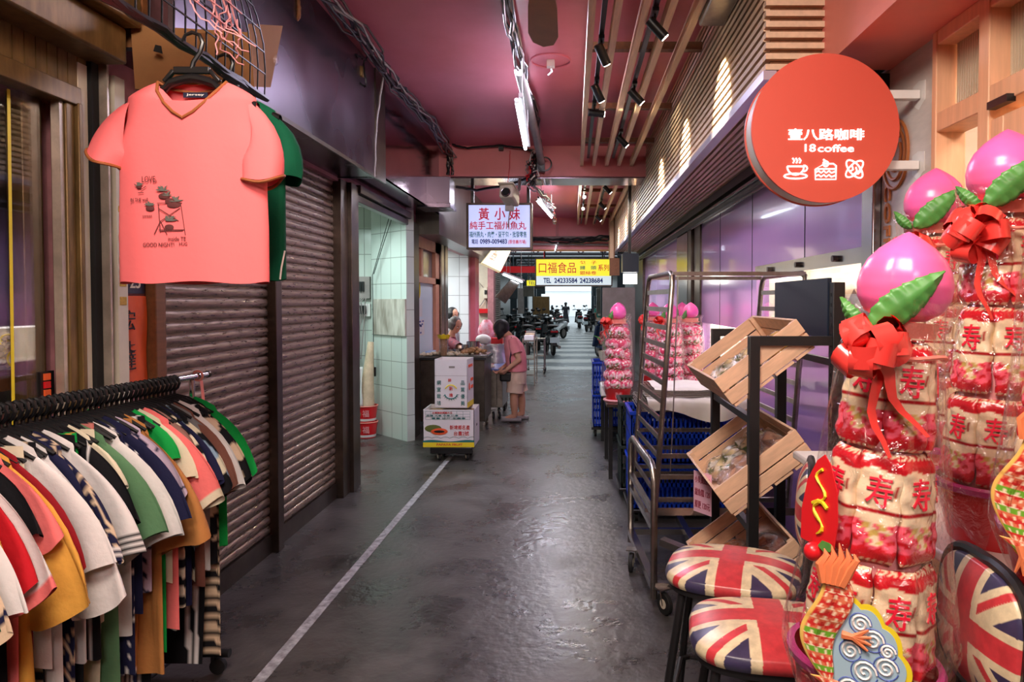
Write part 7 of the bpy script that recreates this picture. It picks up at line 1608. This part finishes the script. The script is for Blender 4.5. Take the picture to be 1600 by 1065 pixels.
# ---------------------------------------------------------------- scooters
M['scoot'] = mk('black scooter paint', S(22, 30, 36), .2, coat=.5); M['scootw'] = mk('white scooter paint', S(206, 212, 216), .25, coat=.4); M['tail'] = mk('red tail lamp', S(190, 20, 26), .25); M['platew'] = mk('white number plate', S(214, 226, 232), .4); M['scootb'] = mk('blue scooter paint', S(40, 60, 96), .25, coat=.4)
def scooter(mat, label):
    t = thing('scooter', label, 'scooter', group='parked scooters')        # front towards +Y
    for y in (-.62, .62):
        w_ = obj('wheel', MB().grid(lambda u, v: Vector(((.045 * math.cos(2 * PI * v)), y + (.205 + .045 * math.sin(2 * PI * v)) * math.cos(2 * PI * u), .25 + (.205 + .045 * math.sin(2 * PI * v)) * math.sin(2 * PI * u))), 28, 10, cu=True, cv=True), 'rubber', t, local=True)
        obj('rim', MB().cyl((-.03, y, .25), (.03, y, .25), .15, n=18), 'pvc', t, local=True)
    def loftY(secs, nn=18):
        K = len(secs)
        def f(u, v):
            q = v * (K - 1); i = min(int(q), K - 2); fr = q - i; A, B = secs[i], secs[i + 1]; m = [A[j] * (1 - fr) + B[j] * fr for j in range(4)]; a = 2 * PI * u
            return Vector((m[2] * math.cos(a), m[0], m[1] + m[3] * math.sin(a)))
        return MB().grid(f, nn, K * 4, cu=True)
    obj('rear_body', loftY([(-.86, .66, .02, .03), (-.80, .64, .12, .10), (-.6, .60, .17, .14), (-.3, .56, .18, .17), (-.05, .42, .16, .16), (0, .36, .10, .08)]), mat, t, local=True)
    obj('seat', loftY([(-.66, .79, .03, .02), (-.55, .80, .14, .05), (-.3, .79, .15, .055), (0, .76, .11, .05), (.04, .74, .04, .02)]), 'black', t, local=True)
    obj('floorboard', MB().box((0, .2, .30), (.30, .5, .07)), mat, t, local=True, bevel=.02)
    obj('front_shield', MB().grid(lambda u, v: Vector(((u - .5) * (.40 - .12 * v) , .50 - .14 * v + .07 * math.cos((u - .5) * 3), .30 + .60 * v)), 10, 8), mat, t, local=True).modifiers.new('thick', 'SOLIDIFY').thickness = .05
    obj('front_fender', loftY([(.42, .50, .05, .02), (.55, .53, .08, .04), (.7, .51, .08, .04), (.86, .40, .05, .03)]), mat, t, local=True)
    obj('fork', MB().tube([(0, .42, .95), (0, .52, .6), (.06, .60, .27)], .022, 8).tube([(0, .52, .6), (-.06, .60, .27)], .022, 8), 'pvc', t, local=True)
    obj('handlebar', MB().tube([(-.34, .30, 1.0), (-.2, .38, 1.02), (0, .42, 1.0), (.2, .38, 1.02), (.34, .30, 1.0)], .016, 8), 'black', t, local=True)
    obj('headset', loftY([(.30, .98, .05, .03), (.40, .98, .12, .07), (.52, .95, .10, .06), (.56, .94, .02, .02)]), mat, t, local=True)
    obj('headlight', MB().ball((0, .53, .93), (.06, .03, .04), 10), 'cream', t, local=True)
    for s_ in (-1, 1):
        m_ = obj('mirror', MB().ball((s_ * .27, .32, 1.22), (.06, .012, .04), 10), 'black', t, local=True); obj('mirror_stalk', MB().tube([(s_ * .2, .38, 1.02), (s_ * .25, .34, 1.18)], .006, 6), 'black', t, local=True)
        obj('grip', MB().cyl((s_ * .34, .30, 1.0), (s_ * .23, .365, 1.015), .02, n=10), 'rubber', t, local=True)
    obj('tail_lamp', MB().box((0, -.835, .66), (.20, .05, .05)), 'tail', t, local=True, bevel=.01)
    obj('grab_rail', MB().tube([(-.12, -.5, .80), (-.12, -.78, .82), (.12, -.78, .82), (.12, -.5, .80)], .012, 6), 'pvc', t, local=True)
    obj('rear_fender', MB().grid(lambda u, v: Vector(((u - .5) * .12, -.62 - .30 * math.sin(v * 1.3 + .15), .25 + .30 * math.cos(v * 1.3 + .15))), 4, 8), 'black', t, local=True)
    pl = obj('number_plate', MB().box((0, -.915, .44), (.26, .008, .15)), 'platew', t, local=True)
    obj('exhaust', MB().cyl((.15, -.75, .24), (.15, -.3, .26), .045, n=12), 'pvc', t, local=True)
    obj('stand', MB().tube([(-.08, -.15, .25), (-.10, -.2, .01)], .01, 6).tube([(.08, -.15, .25), (.10, -.2, .01)], .01, 6), 'pvc', t, local=True)
    return t
def Sx(px, Y): return ((px - PX0) / FP * Y, Y, 0)
s1 = scooter('scoot', 'black scooter with white number plate, nearest in the far passage'); s1.location = Sx(859, 20.6); s1.scale = (1.08,) * 3; s1.rotation_euler = (0, 0, .18)
for (px, Y, rz, lb) in ((800, 24.2, .3, 'dark scooter farthest left, half hidden by the shopper'), (829, 29.2, .2, 'dark scooter in the third row on the left of the passage'), (848, 25.2, -.2, 'dark scooter behind the middle of the left group'), (820, 20.6, .2, 'dark scooter left of the nearest scooter, with a red tail lamp'), (838, 22.6, .15, 'dark scooter behind the nearest pair of scooters'), (850, 31, -.2, 'dark scooter halfway along the left of the passage'), (862, 35.5, .1, 'dark scooter on the left just before the walking person'), (872, 39.5, .2, 'farthest dark scooter on the left by the exit'), (905, 40, .05, 'black scooter parked in the middle right by the exit'), (920, 36, -.2, 'dark scooter on the right in front of the exit'), (926, 42, .3, 'farthest dark scooter on the right by the exit')):
    dup(s1, Sx(px, Y), (0, 0, rz), lb)
sw_ = scooter('scootw', 'scooter with pale body panels on the left of the far passage'); sw_.location = Sx(868, 28.6); sw_.rotation_euler = (0, 0, 2.6)
sb_ = scooter('scootb', 'blue and white scooter tucked at the right edge behind the peach towers'); sb_.location = (.92, 19.0, 0); sb_.rotation_euler = (0, 0, .3)
# steel hand cart and cabinet in the passage
t = thing('hand_cart', 'empty steel frame cart on casters behind the shopper', 'cart', Sx(838, 15.3)); x0, x1 = Sx(824, 15.3)[0], Sx(851, 15.3)[0]
for y in (15.0, 15.6):
    obj('frame', MB().tube([(x0, y, .12), (x0, y, .75), (x1, y, .75), (x1, y, .12)], .014, 8, closed=True), 'steelb', t)
obj('shelf_bars', MB().sq((x0, 15.0, .12), (x0, 15.6, .12), .03).sq((x1, 15.0, .12), (x1, 15.6, .12), .03).sq((x0, 15.0, .4), (x1, 15.0, .4), .02), 'steelb', t)
for x in (x0, x1):
    for y in (15.0, 15.6): caster(t, x, y, .055, .3)
t = thing('steel_shelf', 'low steel shelf unit with boxes just behind the shopper', 'shelf', Sx(826, 13.2)); x0, x1 = Sx(818, 13)[0], Sx(836, 13)[0]
for z in (.2, .5, .84): obj('shelf_plate', bx_((x0, 12.8, z), (x1, 13.6, z + .02)), 'steelb', t)
for x in (x0, x1): 
    for y in (12.8, 13.6): obj('post', bx_((x - .012, y - .012, 0), (x + .012, y + .012, .9)), 'steelb', t)
for k in range(3): tag(obj('storage_box', bx_((x0 + .02, 12.85 + k * .25, .861), (x1 - .02, 13.05 + k * .25, .95 + .03 * k)), ['cardw', 'goods', 'pvc'][k], bevel=.005), '%s small box on the steel shelf behind the shopper' % ['nearest white', 'middle tan', 'rear grey'][k], 'box')
c1, c2 = at(833, 500, 27), at(858, 463, 27); tag(obj('metal_cabinet', bx_((c1.x, 27, 0), (c2.x, 27.6, c2.z)), 'brass', bevel=.01), 'tall brownish metal cabinet behind the scooters on the left', 'cabinet')
r = roller('door_3', 17.2, 20.5, 'dark closed roller shutter on the left beyond the far stall')
for o in [r] + [c for c in COL.objects if c.parent is r]: o.location.x += -.25 if o is r else 0
# clutter on the left of the far passage: hanging boxes, meters and a second cabinet
for k, (px, py, w, h, Y, mt) in enumerate(((862 - 60, 452, 14, 30, 21, 'tealpost'), (826, 455, 18, 16, 24, 'greenst'), (846, 452, 12, 14, 30, 'tealpost'), (838, 447, 26, 8, 28, 'blackm'), (814, 470, 10, 40, 24, 'pvc'), (930, 452, 8, 20, 34, 'tealpost'), (936, 470, 8, 40, 28, 'greenst'), (944, 460, 10, 70, 22, 'tealpost'))):
    a_, b_ = at(px - w / 2, py + h / 2, Y), at(px + w / 2, py - h / 2, Y + .3)
    lb = ['dark electrical box hung high on the left of the passage', 'green grey air unit hung behind the far shutter', 'small dark unit hung beside the bright exit on the left', 'long black cable tray under the roof on the left', 'grey upright panel behind the parked scooters', 'small dark unit hung on the right of the exit', 'upright grey panel on the right of the passage', 'tall dark upright panel behind the grey board'][k]
    tag(obj('wall_unit', MB().bb(a_, b_).bb(((a_.x + b_.x) / 2 - .02, Y + .1, b_.z - .01), ((a_.x + b_.x) / 2 + .02, Y + .14, 3.2)), mt, bevel=.01), lb, 'box', 'units hung in the far passage')
tag(obj('red_banner', MB().bb((-2.6, 16.95, 2.30), (-.66, 17.0, 2.46)).bb((-2.6, 16.97, 2.46), (-2.55, 17.0, 3.2)).bb((-.72, 16.97, 2.46), (-.68, 17.0, 3.2)), 'red'), 'red banner strip across the left of the far passage behind the lamp reflector', 'banner')
# red buckets, rolled mat and hanging cloth inside the tiled recess
bq = fl(571, 682); bq.y = 8.0; bq.x = (571 - PX0) / FP * 8.0
def bucket(z, lb):
    t = thing('red_bucket', lb, 'bucket', (bq.x, bq.y, z), group='red buckets in the tiled recess')
    obj('pail', MB().lathe([(0, 0), (.105, 0), (.13, .185), (.126, .185), (.10, .01)], 28), 'red', t, local=True); obj('rim', MB().tube([(.132 * math.cos(a * PI / 14), .132 * math.sin(a * PI / 14), .185) for a in range(28)], .007, 6, closed=True), 'pinkwall', t, local=True)
    obj('white_band', MB().lathe([(.1085, .012), (.1125, .04)], 28), 'white', t, local=True); obj('bucket_writing', text(MB(), '福', (0, 0, 0), .08, .08, FACE((.03, -.124, .105)), bold=.01), 'pinkpl', t, local=True, smooth=False)
    obj('print_peach', MB().ball((-.05, -.108, .10), (.03, .012, .032), 10), 'tan', t, local=True)
bucket(.001, 'lower red bucket with gold and white print standing in the tiled recess'); bucket(.19, 'upper red bucket stacked on the other one in the tiled recess')
tag(obj('rolled_mat', MB().tube([(bq.x + .0, bq.y, .379), (bq.x + .03, bq.y, .8), (bq.x + .05, bq.y + .03, 1.12)], [.095, .06, .035], 18), 'goods'), 'pale rolled mat standing in the upper red bucket', 'mat')
tag(obj('hanging_cloth', MB().grid(lambda u, v: at(556 + 10 * u, 573 + 62 * v, 7.9) + Vector((0, .02 * math.sin(u * 9 + v * 4), 0)), 12, 16), 'white', ang=180).modifiers.new('thick', 'SOLIDIFY').id_data, 'white cloth hanging at the left edge of the tiled recess', 'cloth')
